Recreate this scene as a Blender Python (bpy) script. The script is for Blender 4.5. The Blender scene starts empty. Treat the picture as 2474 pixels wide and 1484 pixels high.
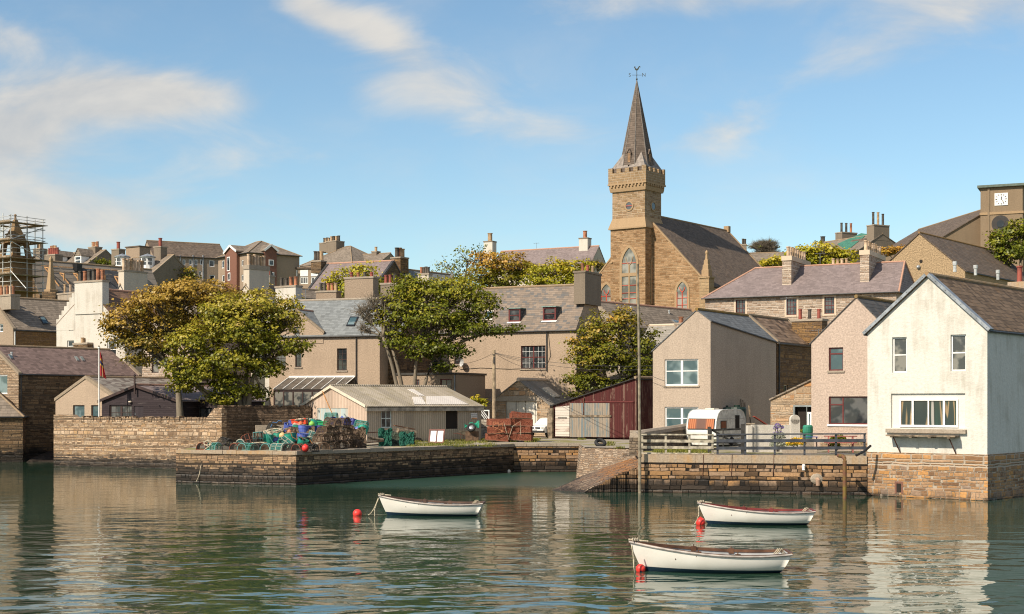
import bpy, math, random
import numpy as np
from mathutils import Vector, Matrix, Euler

R = random.Random(7)
rad = math.radians
scene = bpy.context.scene
col = scene.collection

# ---------------------------------------------------------------- survey
# Distances were surveyed from the photograph: (u, v) are photo positions,
# F the focal length, VH the horizon and H the eye height above the water.
F, UC, VH, H = 3435.0, 1236.5, 974.0, 4.44
def X(u, Y): return (u - UC) / F * Y
def Z(v, Y): return H + (VH - v) / F * Y
def P(u, v, Y): return Vector((X(u, Y), Y, Z(v, Y)))
def Yz(v, z=0.0): return F * (H - z) / (v - VH)
def G(u, v, z=0.0):
    Y = Yz(v, z); return Vector((X(u, Y), Y, z))
def ray_plane(u, v, p0, n):
    d = Vector(((u - UC) / F, 1.0, (VH - v) / F)); c = Vector((0, 0, H))
    t = (Vector(p0) - c).dot(n) / d.dot(n)
    return c + d * t

def hill(x, y):
    t = (y - 118.0) / 87.0
    t = max(0.0, min(1.0, t))
    return 1.86 + 17.0 * t + (0.6 * math.sin(x * .05) + .4 * math.sin(y * .07 + x * .03)) * t

# ---------------------------------------------------------------- objects
def tag(o, label=None, cat=None, group=None, kind=None):
    if label: o['label'] = label
    if cat: o['category'] = cat
    if group: o['group'] = group
    if kind: o['kind'] = kind
    return o
def empty(name, loc=(0, 0, 0), rz=0.0, label=None, cat=None, group=None):
    o = bpy.data.objects.new(name, None); col.objects.link(o)
    o.location = loc; o.rotation_euler = (0, 0, rz); o.empty_display_size = .3
    return tag(o, label, cat, group)
def copy_tree(o, parent=None):
    c = o.copy(); col.objects.link(c)
    if parent: c.parent = parent
    for ch in list(o.children): copy_tree(ch, c)
    return c

class MB:
    def __init__(s): s.v = []; s.f = []; s.m = []; s.t = []
    def poly(s, pts, m=0, t=0.0):
        b = len(s.v); s.v += [tuple(p) for p in pts]; s.f.append(tuple(range(b, b + len(pts)))); s.m.append(m); s.t.append(t)
        return s
    def hexa(s, p, m=0, t=0.0, faces=(0, 1, 2, 3, 4, 5)):
        # p: 4 bottom (ccw seen from above) + 4 top
        b = len(s.v); s.v += [tuple(q) for q in p]
        fs = ((3, 2, 1, 0), (4, 5, 6, 7), (0, 1, 5, 4), (1, 2, 6, 5), (2, 3, 7, 6), (3, 0, 4, 7))
        for i in faces:
            s.f.append(tuple(b + k for k in fs[i])); s.m.append(m); s.t.append(t)
        return s
    def box(s, x0, x1, y0, y1, z0, z1, m=0, M=None, t=0.0):
        p = [Vector(q) for q in ((x0, y0, z0), (x1, y0, z0), (x1, y1, z0), (x0, y1, z0), (x0, y0, z1), (x1, y0, z1), (x1, y1, z1), (x0, y1, z1))]
        if M is not None: p = [M @ q for q in p]
        return s.hexa(p, m, t)
    def beam(s, a, b, w, h=None, m=0, up=(0, 0, 1)):
        a = Vector(a); b = Vector(b); h = h or w
        d = (b - a).normalized(); up = Vector(up)
        if abs(d.dot(up)) > .98: up = Vector((0, 1, 0))
        x = d.cross(up).normalized() * (w / 2); z = x.cross(d).normalized() * (h / 2)
        return s.hexa([a - x - z, a + x - z, b + x - z, b - x - z, a - x + z, a + x + z, b + x + z, b - x + z], m)
    def tube(s, pts, r, n=6, m=0, cap=True, t=0.0):
        pts = [Vector(p) for p in pts]; k = len(pts)
        rs = r if isinstance(r, (list, tuple)) else [r] * k
        b = len(s.v); ref = Vector((0, 0, 1))
        for i, p in enumerate(pts):
            d = (pts[min(i + 1, k - 1)] - pts[max(i - 1, 0)])
            d = d.normalized() if d.length > 1e-9 else Vector((0, 0, 1))
            rr = ref if abs(d.dot(ref)) < .95 else Vector((1, 0, 0))
            x = d.cross(rr).normalized(); y = d.cross(x)
            for j in range(n):
                a = 2 * math.pi * j / n
                s.v.append(tuple(p + (x * math.cos(a) + y * math.sin(a)) * rs[i]))
        for i in range(k - 1):
            for j in range(n):
                j2 = (j + 1) % n
                s.f.append((b + i * n + j, b + i * n + j2, b + (i + 1) * n + j2, b + (i + 1) * n + j)); s.m.append(m); s.t.append(t)
        if cap:
            s.f.append(tuple(b + j for j in range(n))[::-1]); s.m.append(m); s.t.append(t)
            s.f.append(tuple(b + (k - 1) * n + j for j in range(n))); s.m.append(m); s.t.append(t)
        return s
    def lathe(s, prof, c=(0, 0, 0), n=16, m=0, M=None, cap=True, t=0.0):
        b = len(s.v); c = Vector(c)
        for r, z in prof:
            for j in range(n):
                a = 2 * math.pi * j / n
                p = Vector((r * math.cos(a), r * math.sin(a), z))
                if M is not None: p = M @ p
                s.v.append(tuple(p + c))
        for i in range(len(prof) - 1):
            for j in range(n):
                j2 = (j + 1) % n
                s.f.append((b + i * n + j, b + i * n + j2, b + (i + 1) * n + j2, b + (i + 1) * n + j)); s.m.append(m); s.t.append(t)
        if cap:
            s.f.append(tuple(b + j for j in range(n))[::-1]); s.m.append(m); s.t.append(t)
            e = b + (len(prof) - 1) * n
            s.f.append(tuple(e + j for j in range(n))); s.m.append(m); s.t.append(t)
        return s
    def ball(s, c, r, n=14, k=8, m=0, sq=1.0, t=0.0):
        pr = [(max(.001, r * math.sin(math.pi * i / k)), -r * sq * math.cos(math.pi * i / k)) for i in range(k + 1)]
        return s.lathe(pr, c, n, m, cap=False, t=t)
    def xf(s, M, i0=0):
        for i in range(i0, len(s.v)): s.v[i] = tuple(M @ Vector(s.v[i]))
        return s
    def build(s, name, mats, parent=None, smooth=False, loc=None, tint=False, bevel=0, autosmooth=None):
        me = bpy.data.meshes.new(name)
        me.from_pydata(s.v, [], s.f)
        mats = mats if isinstance(mats, (list, tuple)) else [mats]
        for mt in mats: me.materials.append(mt)
        if len(mats) > 1: me.polygons.foreach_set('material_index', s.m)
        if smooth: me.polygons.foreach_set('use_smooth', [True] * len(s.f))
        uvl = me.uv_layers.new(name='UVMap'); data = [0.0] * (len(me.loops) * 2)
        zup = Vector((0, 0, 1)); li = 0
        for p in me.polygons:
            n = p.normal
            if abs(n.z) > .985 or n.length < .5: t, b = Vector((1, 0, 0)), Vector((0, 1, 0))
            else:
                t = zup.cross(n).normalized(); b = n.cross(t)
            for vi in p.vertices:
                q = me.vertices[vi].co
                data[li] = q.dot(t); data[li + 1] = q.dot(b); li += 2
        uvl.data.foreach_set('uv', data)
        if tint:
            at = me.attributes.new('tint', 'FLOAT', 'FACE'); at.data.foreach_set('value', s.t)
        me.update()
        o = bpy.data.objects.new(name, me); col.objects.link(o)
        if parent: o.parent = parent
        if loc is not None: o.location = loc
        if bevel:
            md = o.modifiers.new('bev', 'BEVEL'); md.width = bevel; md.segments = 2; md.limit_method = 'ANGLE'
        return o

def smoothstep(a, b, x):
    t = max(0, min(1, (x - a) / (b - a))); return t * t * (3 - 2 * t)

# ---------------------------------------------------------------- node helpers
def nd(nt, typ, ins=None, **at):
    n = nt.nodes.new(typ)
    for k, v in at.items(): setattr(n, k, v)
    for k, v in (ins or {}).items():
        so = n.inputs[k]
        if isinstance(v, bpy.types.NodeSocket): nt.links.new(v, so)
        else: so.default_value = v
    return n
def mt(nt, op, a, b=0.0, c=0.0, clamp=False):
    n = nt.nodes.new('ShaderNodeMath'); n.operation = op; n.use_clamp = clamp
    for i, v in enumerate((a, b, c)):
        if isinstance(v, bpy.types.NodeSocket): nt.links.new(v, n.inputs[i])
        else: n.inputs[i].default_value = v
    return n.outputs[0]
def c4(c): return tuple(c) + (1.0,) if len(c) == 3 else tuple(c)
def mixc(nt, f, a, b, blend='MIX'):
    n = nt.nodes.new('ShaderNodeMix'); n.data_type = 'RGBA'; n.blend_type = blend
    for i, v in ((0, f), (6, a), (7, b)):
        if isinstance(v, bpy.types.NodeSocket): nt.links.new(v, n.inputs[i])
        else: n.inputs[i].default_value = v if i == 0 else c4(v)
    return n.outputs[2]
def mr(nt, v, a, b, c=0.0, d=1.0, smooth=True):
    n = nt.nodes.new('ShaderNodeMapRange'); n.interpolation_type = 'SMOOTHSTEP' if smooth else 'LINEAR'
    nt.links.new(v, n.inputs[0])
    for i, x in enumerate((a, b, c, d)): n.inputs[i + 1].default_value = x
    return n.outputs[0]
def ramp(nt, v, stops, const=False):
    n = nt.nodes.new('ShaderNodeValToRGB'); cr = n.color_ramp
    if const: cr.interpolation = 'CONSTANT'
    while len(cr.elements) < len(stops): cr.elements.new(.5)
    for e, (p, c) in zip(cr.elements, stops): e.position = p; e.color = c4(c)
    nt.links.new(v, n.inputs[0]); return n.outputs[0]
def noise(nt, vec, scale, detail=3.0, rough=.55, out=0, dist=0.0):
    n = nt.nodes.new('ShaderNodeTexNoise'); n.inputs['Scale'].default_value = scale
    n.inputs['Detail'].default_value = detail; n.inputs['Roughness'].default_value = rough; n.inputs['Distortion'].default_value = dist
    if vec is not None: nt.links.new(vec, n.inputs['Vector'])
    return n.outputs[out]
def vscale(nt, vec, s):
    n = nt.nodes.new('ShaderNodeVectorMath'); n.operation = 'MULTIPLY'; nt.links.new(vec, n.inputs[0]); n.inputs[1].default_value = s
    return n.outputs[0]
MATS = {}
def newmat(name):
    m = bpy.data.materials.new(name); m.use_nodes = True; nt = m.node_tree
    b = nt.nodes['Principled BSDF']; MATS[name] = m
    return m, nt, b
def coords(nt):
    tc = nt.nodes.new('ShaderNodeTexCoord'); g = nt.nodes.new('ShaderNodeNewGeometry')
    return tc.outputs['UV'], tc.outputs['Object'], g.outputs['Position']
def lk(nt, a, b): nt.links.new(a, b)
def bump(nt, bs, h, dist, strength=1.0):
    n = nd(nt, 'ShaderNodeBump', {'Height': h, 'Distance': dist, 'Strength': strength}); lk(nt, n.outputs[0], bs.inputs['Normal']); return n

def masonry_group():
    g = bpy.data.node_groups.new('coursed_masonry', 'ShaderNodeTree')
    it = g.interface
    it.new_socket('Vector', in_out='INPUT', socket_type='NodeSocketVector')
    for nm, dv in (('RowH', .2), ('Width', .5), ('Warp', .05), ('RowVar', .3), ('WidthVar', .5), ('Stagger', 0.0)):
        so = it.new_socket(nm, in_out='INPUT', socket_type='NodeSocketFloat'); so.default_value = dv
    for nm in ('Rand', 'Edge', 'FracY', 'Rand2'):
        it.new_socket(nm, in_out='OUTPUT', socket_type='NodeSocketFloat')
    i = g.nodes.new('NodeGroupInput'); o = g.nodes.new('NodeGroupOutput')
    vec, rh, w, warp, rv, wv, sg = [i.outputs[k] for k in range(7)]
    nz = g.nodes.new('ShaderNodeTexNoise'); nz.inputs['Scale'].default_value = 1.7; nz.inputs['Detail'].default_value = 3; lk(g, vec, nz.inputs['Vector'])
    sx = g.nodes.new('ShaderNodeSeparateXYZ'); lk(g, vec, sx.inputs[0])
    sn = g.nodes.new('ShaderNodeSeparateColor'); lk(g, nz.outputs[1], sn.inputs[0])
    x = mt(g, 'ADD', sx.outputs[0], mt(g, 'MULTIPLY', mt(g, 'SUBTRACT', sn.outputs[0], .5), mt(g, 'MULTIPLY', warp, 2.0)))
    y = mt(g, 'ADD', sx.outputs[1], mt(g, 'MULTIPLY', mt(g, 'SUBTRACT', sn.outputs[1], .5), warp))
    y0 = mt(g, 'DIVIDE', y, rh)
    n1 = nd(g, 'ShaderNodeTexNoise', {'W': mt(g, 'MULTIPLY', y0, .71), 'Scale': 1.0, 'Detail': 1.0}, noise_dimensions='1D')
    y1 = mt(g, 'ADD', y0, mt(g, 'MULTIPLY', mt(g, 'SUBTRACT', n1.outputs[0], .5), mt(g, 'MULTIPLY', rv, 4.0)))
    r = mt(g, 'FLOOR', y1); fy = mt(g, 'SUBTRACT', y1, r)
    wn = nd(g, 'ShaderNodeTexWhiteNoise', {'W': r}, noise_dimensions='1D'); wr = wn.outputs[0]
    fac = mt(g, 'ADD', 1.0, mt(g, 'MULTIPLY', mt(g, 'SUBTRACT', wr, .5), wv))
    x1 = mt(g, 'MULTIPLY', mt(g, 'DIVIDE', x, w), fac)
    x1 = mt(g, 'ADD', x1, mt(g, 'MULTIPLY', wr, mt(g, 'MULTIPLY', wv, 37.0)))
    x1 = mt(g, 'ADD', x1, mt(g, 'MULTIPLY', r, sg))
    cv = g.nodes.new('ShaderNodeCombineXYZ'); lk(g, mt(g, 'MULTIPLY', x1, .6), cv.inputs[0]); lk(g, mt(g, 'MULTIPLY', r, 5.37), cv.inputs[1])
    n2 = nd(g, 'ShaderNodeTexNoise', {'Vector': cv.outputs[0], 'Scale': 1.0, 'Detail': 1.0})
    x1 = mt(g, 'ADD', x1, mt(g, 'MULTIPLY', mt(g, 'SUBTRACT', n2.outputs[0], .5), mt(g, 'MULTIPLY', wv, 2.6)))
    c = mt(g, 'FLOOR', x1); fx = mt(g, 'SUBTRACT', x1, c)
    cc = g.nodes.new('ShaderNodeCombineXYZ'); lk(g, c, cc.inputs[0]); lk(g, r, cc.inputs[1])
    w2 = nd(g, 'ShaderNodeTexWhiteNoise', {'Vector': cc.outputs[0]}, noise_dimensions='2D')
    s2 = g.nodes.new('ShaderNodeSeparateColor'); lk(g, w2.outputs[1], s2.inputs[0])
    dx = mt(g, 'MULTIPLY', mt(g, 'MINIMUM', fx, mt(g, 'SUBTRACT', 1.0, fx)), w)
    dy = mt(g, 'MULTIPLY', mt(g, 'MINIMUM', fy, mt(g, 'SUBTRACT', 1.0, fy)), rh)
    for so, k in ((w2.outputs[0], 0), (mt(g, 'MINIMUM', dx, dy), 1), (fy, 2), (s2.outputs[1], 3)): lk(g, so, o.inputs[k])
    return g
MG = masonry_group()
def masonry(nt, vec, rh, w, warp=.05, rv=.3, wv=.5, sg=0.0):
    n = nt.nodes.new('ShaderNodeGroup'); n.node_tree = MG
    lk(nt, vec, n.inputs[0])
    for i, v in enumerate((rh, w, warp, rv, wv, sg)): n.inputs[i + 1].default_value = v
    return n.outputs

# ---------------------------------------------------------------- materials
def plain(name, c, rough=.6, metal=0.0, var=.15, scale=3.0, spec=.4, c2=None):
    if name in MATS: return MATS[name]
    m, nt, b = newmat(name); uv, ob, po = coords(nt)
    n = noise(nt, ob, scale, 4)
    k = mr(nt, n, .3, .7)
    d = c2 or tuple(x * (1 - var * 2) for x in c)
    lk(nt, mixc(nt, k, d, tuple(min(1, x * (1 + var * .5)) for x in c) if not c2 else c), b.inputs['Base Color'])
    b.inputs['Roughness'].default_value = rough; b.inputs['Metallic'].default_value = metal; b.inputs['Specular IOR Level'].default_value = spec
    return m
def harl(name, c, speck=.25, stain=.25, stain_c=None, scale=22.0, bumpd=.02):
    if name in MATS: return MATS[name]
    m, nt, b = newmat(name); uv, ob, po = coords(nt)
    n1 = noise(nt, uv, scale, 2, .7)
    k = mr(nt, n1, .3, .72, 1 - speck, 1 + speck * .55, False)
    cc = nd(nt, 'ShaderNodeCombineColor', {0: k, 1: k, 2: k}).outputs[0]
    base = mixc(nt, 1.0, c, cc, 'MULTIPLY')
    big = noise(nt, uv, .45, 5, .6); st = noise(nt, vscale(nt, uv, (2.2, .28, 1)), 1.0, 5, .65)
    sc = stain_c or tuple(x * .62 for x in c)
    f = mt(nt, 'MULTIPLY', mr(nt, mt(nt, 'MULTIPLY', mt(nt, 'ADD', big, st), .5), .46, .66), stain, clamp=True)
    base = mixc(nt, f, base, sc)
    lk(nt, base, b.inputs['Base Color']); b.inputs['Roughness'].default_value = .92; b.inputs['Specular IOR Level'].default_value = .15
    bump(nt, b, n1, bumpd, .6)
    return m
def vor_stones(nt, uv, rh, w, warp):
    """random rubble: flattened irregular stones, small ones wedged between large ones"""
    nz = noise(nt, uv, 1.6, 3, .6, out=1)
    off = nt.nodes.new('ShaderNodeVectorMath'); off.operation = 'SUBTRACT'; lk(nt, nz, off.inputs[0]); off.inputs[1].default_value = (.5, .5, .5)
    ad = nt.nodes.new('ShaderNodeVectorMath'); ad.operation = 'ADD'; lk(nt, uv, ad.inputs[0]); lk(nt, vscale(nt, off.outputs[0], (warp * 2, warp * 1.2, 0)), ad.inputs[1])
    res = []
    for k in (1.0, .58):
        v = vscale(nt, ad.outputs[0], (1 / (w * k), 1 / (rh * k), 0))
        a = nd(nt, 'ShaderNodeTexVoronoi', {'Vector': v, 'Scale': 1.0, 'Randomness': .82}, feature='F1', voronoi_dimensions='2D'); e = nd(nt, 'ShaderNodeTexVoronoi', {'Vector': v, 'Scale': 1.0, 'Randomness': .82}, feature='DISTANCE_TO_EDGE', voronoi_dimensions='2D')
        s = nd(nt, 'ShaderNodeSeparateColor', {0: a.outputs['Color']}); res.append((s.outputs[0], mt(nt, 'MULTIPLY', e.outputs['Distance'], rh * k), s.outputs[1]))
    pick = mr(nt, noise(nt, uv, 1.1, 2, .5), .49, .53)
    f = lambda i: mt(nt, 'ADD', mt(nt, 'MULTIPLY', res[0][i], mt(nt, 'SUBTRACT', 1.0, pick)), mt(nt, 'MULTIPLY', res[1][i], pick))
    return f(0), f(1), None, f(2)
def rubble(name, cols, mortar, rh=.17, w=.42, tide=None, mw=.012, warp=.06, lichen=0.0, soft=.02, rv=.3, wv=.6, pale=0.0, lichen_c=(.55, .22, .03), vor=False):
    if name in MATS: return MATS[name]
    m, nt, b = newmat(name); uv, ob, po = coords(nt)
    rnd, edge, fy, r2 = vor_stones(nt, uv, rh, w, warp) if vor else masonry(nt, uv, rh, w, warp, rv, wv)[:4]
    stops = [(i / max(1, len(cols) - 1), c) for i, c in enumerate(cols)]
    c = ramp(nt, rnd, stops)
    nz = noise(nt, uv, 9.0, 4, .65); k = mr(nt, nz, .25, .75, .62, 1.3, False)
    c = mixc(nt, 1.0, c, nd(nt, 'ShaderNodeCombineColor', {0: k, 1: k, 2: k}).outputs[0], 'MULTIPLY')
    big = noise(nt, uv, .33, 4, .6)
    c = mixc(nt, mr(nt, big, .38, .72, 0, .35), c, tuple(x * .5 for x in cols[0]))
    if pale:
        pz = noise(nt, uv, 3.2, 5, .7)
        c = mixc(nt, mr(nt, pz, .56, .72, 0, pale), c, (.55, .5, .43))
    if lichen:
        lz = noise(nt, uv, 1.3, 5, .7)
        c = mixc(nt, mr(nt, lz, .56, .74, 0, lichen), c, lichen_c)
    ed = mt(nt, 'ADD', edge, mt(nt, 'MULTIPLY', mt(nt, 'SUBTRACT', nz, .5), mw))
    mm = mr(nt, ed, mw * .6, mw * 1.7 + .004)
    c = mixc(nt, mm, mortar, c)
    rough = .88
    if tide is not None:
        sz = nd(nt, 'ShaderNodeSeparateXYZ', {0: po}).outputs[2]
        wz = mt(nt, 'ADD', sz, mt(nt, 'MULTIPLY', mt(nt, 'SUBTRACT', noise(nt, uv, .8, 5, .65), .5), 1.3))
        wz = mt(nt, 'ADD', wz, mt(nt, 'MULTIPLY', mt(nt, 'SUBTRACT', r2, .5), .35))
        f = mr(nt, wz, tide + .22, tide - .3, 0, .93)
        c = mixc(nt, f, c, ramp(nt, rnd, [(0, (.008, .007, .006)), (.75, (.022, .018, .015)), (1, (.06, .045, .035))]))
        rf = mr(nt, f, 0, 1, .88, .5); lk(nt, rf, b.inputs['Roughness'])
    else: b.inputs['Roughness'].default_value = rough
    lk(nt, c, b.inputs['Base Color']); b.inputs['Specular IOR Level'].default_value = .25
    h = mt(nt, 'ADD', mr(nt, edge, 0, soft * 2), mt(nt, 'MULTIPLY', nz, .5))
    h = mt(nt, 'ADD', h, mt(nt, 'MULTIPLY', r2, .5))
    bump(nt, b, h, .035, .9)
    return m
def slate(name, c, var=.35, rh=.22, w=.3, lichen=0.0, lichen_c=(.42, .2, .05), dirt=.3, c2=None, wv=.25, line=.55):
    if name in MATS: return MATS[name]
    m, nt, b = newmat(name); uv, ob, po = coords(nt)
    rnd, edge, fy, r2 = masonry(nt, uv, rh, w, .015, .05, wv, .5)[:4]
    d = c2 or tuple(x * (1 - var) for x in c)
    cc = ramp(nt, rnd, [(0, d), (.5, c), (1, tuple(min(1, x * (1 + var * .8)) for x in c))])
    nz = noise(nt, uv, 5.0, 4, .6); big = noise(nt, uv, .4, 5, .6)
    cc = mixc(nt, mr(nt, big, .4, .7, 0, dirt), cc, tuple(x * .55 for x in c))
    cc = mixc(nt, mr(nt, nz, .55, .8, 0, .35), cc, tuple(min(1, x * 1.7) for x in c))
    if lichen:
        lz = noise(nt, uv, 1.1, 6, .75)
        cc = mixc(nt, mr(nt, lz, .52, .72, 0, lichen), cc, lichen_c)
    ln = mr(nt, fy, 0.0, .16, line, 1.0); vl = mr(nt, edge, 0.0, .014, .75, 1.0)
    k = mt(nt, 'MULTIPLY', ln, vl)
    cc = mixc(nt, 1.0, cc, nd(nt, 'ShaderNodeCombineColor', {0: k, 1: k, 2: k}).outputs[0], 'MULTIPLY')
    lk(nt, cc, b.inputs['Base Color']); b.inputs['Roughness'].default_value = .8; b.inputs['Specular IOR Level'].default_value = .18
    h = mt(nt, 'ADD', mt(nt, 'SUBTRACT', 1.0, fy), mt(nt, 'MULTIPLY', r2, .6))
    bump(nt, b, h, .025, .8)
    return m
def boards(name, c, bare, peel=.5, w=.12, vertical=True, c2=None):
    if name in MATS: return MATS[name]
    m, nt, b = newmat(name); uv, ob, po = coords(nt)
    sx = nd(nt, 'ShaderNodeSeparateXYZ', {0: uv}); a = sx.outputs[0 if vertical else 1]
    q = mt(nt, 'DIVIDE', a, w); i = mt(nt, 'FLOOR', q); f = mt(nt, 'SUBTRACT', q, i)
    rn = nd(nt, 'ShaderNodeTexWhiteNoise', {'W': i}, noise_dimensions='1D').outputs[0]
    gr = noise(nt, vscale(nt, uv, (14, 1.2, 1) if vertical else (1.2, 14, 1)), 1.0, 5, .7)
    pl = noise(nt, vscale(nt, uv, (5, .9, 1) if vertical else (.9, 5, 1)), 1.0, 6, .75)
    k = mt(nt, 'ADD', pl, mt(nt, 'MULTIPLY', mt(nt, 'SUBTRACT', rn, .5), .25))
    paint = mixc(nt, rn, c, c2 or tuple(x * .75 for x in c))
    cc = mixc(nt, mr(nt, k, .62 - peel * .3, .74 - peel * .3), paint, mixc(nt, gr, tuple(x * .55 for x in bare), bare))
    ln = mr(nt, mt(nt, 'MINIMUM', f, mt(nt, 'SUBTRACT', 1.0, f)), 0, .09, .3, 1)
    cc = mixc(nt, 1.0, cc, nd(nt, 'ShaderNodeCombineColor', {0: ln, 1: ln, 2: ln}).outputs[0], 'MULTIPLY')
    lk(nt, cc, b.inputs['Base Color']); b.inputs['Roughness'].default_value = .8; b.inputs['Specular IOR Level'].default_value = .2
    bump(nt, b, mt(nt, 'ADD', ln, mt(nt, 'MULTIPLY', gr, .3)), .012, .8)
    return m
def corrugated(name, c, rust=(.3, .14, .06), ru=.3, lam=.11, dark=.55, patch=None):
    if name in MATS: return MATS[name]
    m, nt, b = newmat(name); uv, ob, po = coords(nt)
    sx = nd(nt, 'ShaderNodeSeparateXYZ', {0: uv})
    s = mt(nt, 'SINE', mt(nt, 'MULTIPLY', sx.outputs[0], 2 * math.pi / lam))
    n = noise(nt, uv, 1.2, 6, .7); st = noise(nt, vscale(nt, uv, (3, .3, 1)), 1.0, 5, .7)
    sheet = nd(nt, 'ShaderNodeTexWhiteNoise', {'W': mt(nt, 'FLOOR', mt(nt, 'DIVIDE', sx.outputs[0], .8))}, noise_dimensions='1D').outputs[0]
    cc = mixc(nt, sheet, tuple(x * .8 for x in c), tuple(min(1, x * 1.1) for x in c))
    cc = mixc(nt, mr(nt, mt(nt, 'MULTIPLY', mt(nt, 'ADD', n, st), .5), .45, .66, 0, ru), cc, rust)
    fine = noise(nt, uv, 11, 4, .8)
    cc = mixc(nt, mr(nt, fine, .5, .75, 0, dark), cc, tuple(x * .35 for x in c))
    k = mr(nt, s, -1, .2, .72, 1.0)
    cc = mixc(nt, 1.0, cc, nd(nt, 'ShaderNodeCombineColor', {0: k, 1: k, 2: k}).outputs[0], 'MULTIPLY')
    lk(nt, cc, b.inputs['Base Color']); b.inputs['Roughness'].default_value = .75; b.inputs['Specular IOR Level'].default_value = .25
    bump(nt, b, mt(nt, 'MULTIPLY', s, .5), .03, .8)
    return m
def glass(name, c=(.02, .024, .028), c2=(.09, .09, .09), rough=.06, sc=1.3):
    if name in MATS: return MATS[name]
    m, nt, b = newmat(name); uv, ob, po = coords(nt)
    n = noise(nt, po, sc, 2)
    lk(nt, mixc(nt, mr(nt, n, .45, .6), c, c2), b.inputs['Base Color'])
    b.inputs['Roughness'].default_value = rough; b.inputs['Specular IOR Level'].default_value = .7
    nn = noise(nt, po, .9, 1); bump(nt, b, nn, .03, .5)
    return m

HPINK = harl('harl_pink', (.43, .345, .272), .26, .4, scale=11)
HPALE = harl('harl_pale_pink', (.49, .385, .315), .3, .3, scale=10)
HTAN = harl('harl_tan', (.42, .318, .232), .3, .45, scale=11)
HTAN2 = harl('harl_tan_dark', (.34, .258, .188), .34, .38, scale=11)
HOCH = harl('harl_ochre', (.40, .285, .17), .6, .25, scale=9)
HGREY = harl('harl_grey', (.23, .185, .14), .25, .45, scale=14)
HBROWN = harl('harl_brown', (.26, .19, .125), .28, .3, scale=12)
HWHITE = harl('white_render', (.63, .60, .54), .1, .75, (.40, .365, .30), scale=7, bumpd=.03)
HWHITE2 = harl('off_white_render', (.58, .54, .475), .14, .5, (.32, .28, .22), scale=12)
HCREAM = harl('cream_render', (.55, .48, .39), .15, .3, scale=12)
CONC = harl('concrete', (.36, .30, .235), .25, .5, (.2, .16, .12), scale=10)
CONCO = harl('concrete_lichen', (.38, .30, .22), .25, .6, (.45, .24, .07), scale=9)
BRICK = harl('red_brick', (.215, .105, .075), .2, .2, scale=14)
ORANGE_STONES = [(.08, .05, .03), (.24, .14, .075), (.36, .2, .085), (.40, .235, .12), (.32, .22, .15), (.50, .27, .11)]
SQUAY = rubble('quay_rubble', ORANGE_STONES, (.018, .013, .01), .21, .52, tide=.72, mw=.016, rv=.7, wv=1.1, warp=.11)
SPIER = rubble('pier_rubble', [(.13, .09, .06), (.27, .18, .11), (.42, .28, .17), (.35, .2, .11), (.5, .34, .2)], (.05, .036, .025), .15, .42, tide=.98, mw=.012, lichen=.35, lichen_c=(.5, .3, .07), rv=.7, wv=1.1, warp=.11)
SWALL = rubble('garden_wall_rubble', [(.22, .14, .085), (.40, .27, .17), (.56, .42, .29), (.46, .28, .15), (.62, .46, .32), (.54, .34, .17)], (.17, .12, .08), .105, .34, tide=.72, mw=.010, warp=.13, lichen=.25, pale=.5, rv=.8, wv=1.2)
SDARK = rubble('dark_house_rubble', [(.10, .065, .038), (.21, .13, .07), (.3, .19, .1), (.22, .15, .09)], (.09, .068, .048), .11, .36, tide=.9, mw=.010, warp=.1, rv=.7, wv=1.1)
SHOUSE = rubble('white_house_base', [(.2, .11, .06), (.38, .22, .11), (.44, .28, .17), (.54, .27, .09), (.28, .2, .15)], (.40, .33, .255), .15, .40, tide=.05, mw=.02, warp=.13, rv=.8, wv=1.2)
SCHURCH = rubble('church_sandstone', [(.225, .125, .06), (.35, .21, .108), (.43, .275, .155), (.30, .18, .092)], (.38, .275, .17), .19, .5, mw=.01, warp=.02)
SPALE = rubble('pale_rubble', [(.27, .18, .125), (.4, .3, .22), (.48, .38, .3), (.36, .25, .17)], (.5, .42, .34), .16, .42, mw=.018, warp=.06)
SOLD = rubble('old_brown_rubble', [(.12, .065, .03), (.22, .125, .05), (.29, .17, .07), (.18, .115, .07)], (.13, .09, .06), .12, .34, mw=.012, warp=.13, rv=.8, wv=1.2)
SGAR = rubble('garage_rubble', [(.24, .16, .1), (.42, .3, .19), (.5, .37, .25), (.44, .22, .09)], (.38, .3, .22), .15, .42, mw=.016, warp=.13, rv=.8, wv=1.2)
DRESSED = harl('dressed_stone', (.37, .255, .15), .16, .25, scale=7)
CREAMST = harl('cream_margin', (.6, .48, .36), .08, .15, scale=8)
SL_PUR = slate('purple_slate', (.17, .118, .105), .3, .24, .3, dirt=.2)
SL_PUR2 = slate('violet_slate', (.225, .178, .17), .18, .2, .28, dirt=.25)
SL_GREY = slate('grey_slate', (.205, .215, .215), .22, .23, .32, dirt=.2)
SL_DARK = slate('dark_slate', (.085, .085, .09), .3, .25, .34)
SL_DARK2 = slate('dark_ribbed_tile', (.085, .082, .08), .2, .33, .35, lichen=.25, line=.3)
SL_TILE = slate('grey_tile', (.225, .182, .142), .25, .30, .3, line=.18, dirt=.35)
SL_MIX = slate('mixed_slate', (.215, .168, .132), .32, .21, .34, dirt=.35, c2=(.13, .13, .13))
SL_FLAG = slate('flagstone_roof', (.185, .125, .085), .55, .3, .6, lichen=.3, line=.25, wv=.5)
SL_WHITE = slate('brown_lichen_tile', (.145, .10, .066), .4, .29, .28, lichen=.55, lichen_c=(.22, .125, .055), line=.12)
SL_CH = slate('church_slate', (.135, .102, .078), .3, .21, .34, lichen=.15, dirt=.25)
SL_REP = slate('felt_repair', (.24, .205, .17), .1, .9, 3.0, dirt=.4)
SL_PATT = slate('patterned_slate', (.21, .185, .16), .5, .26, .42, dirt=.25, c2=(.11, .08, .07))
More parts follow.
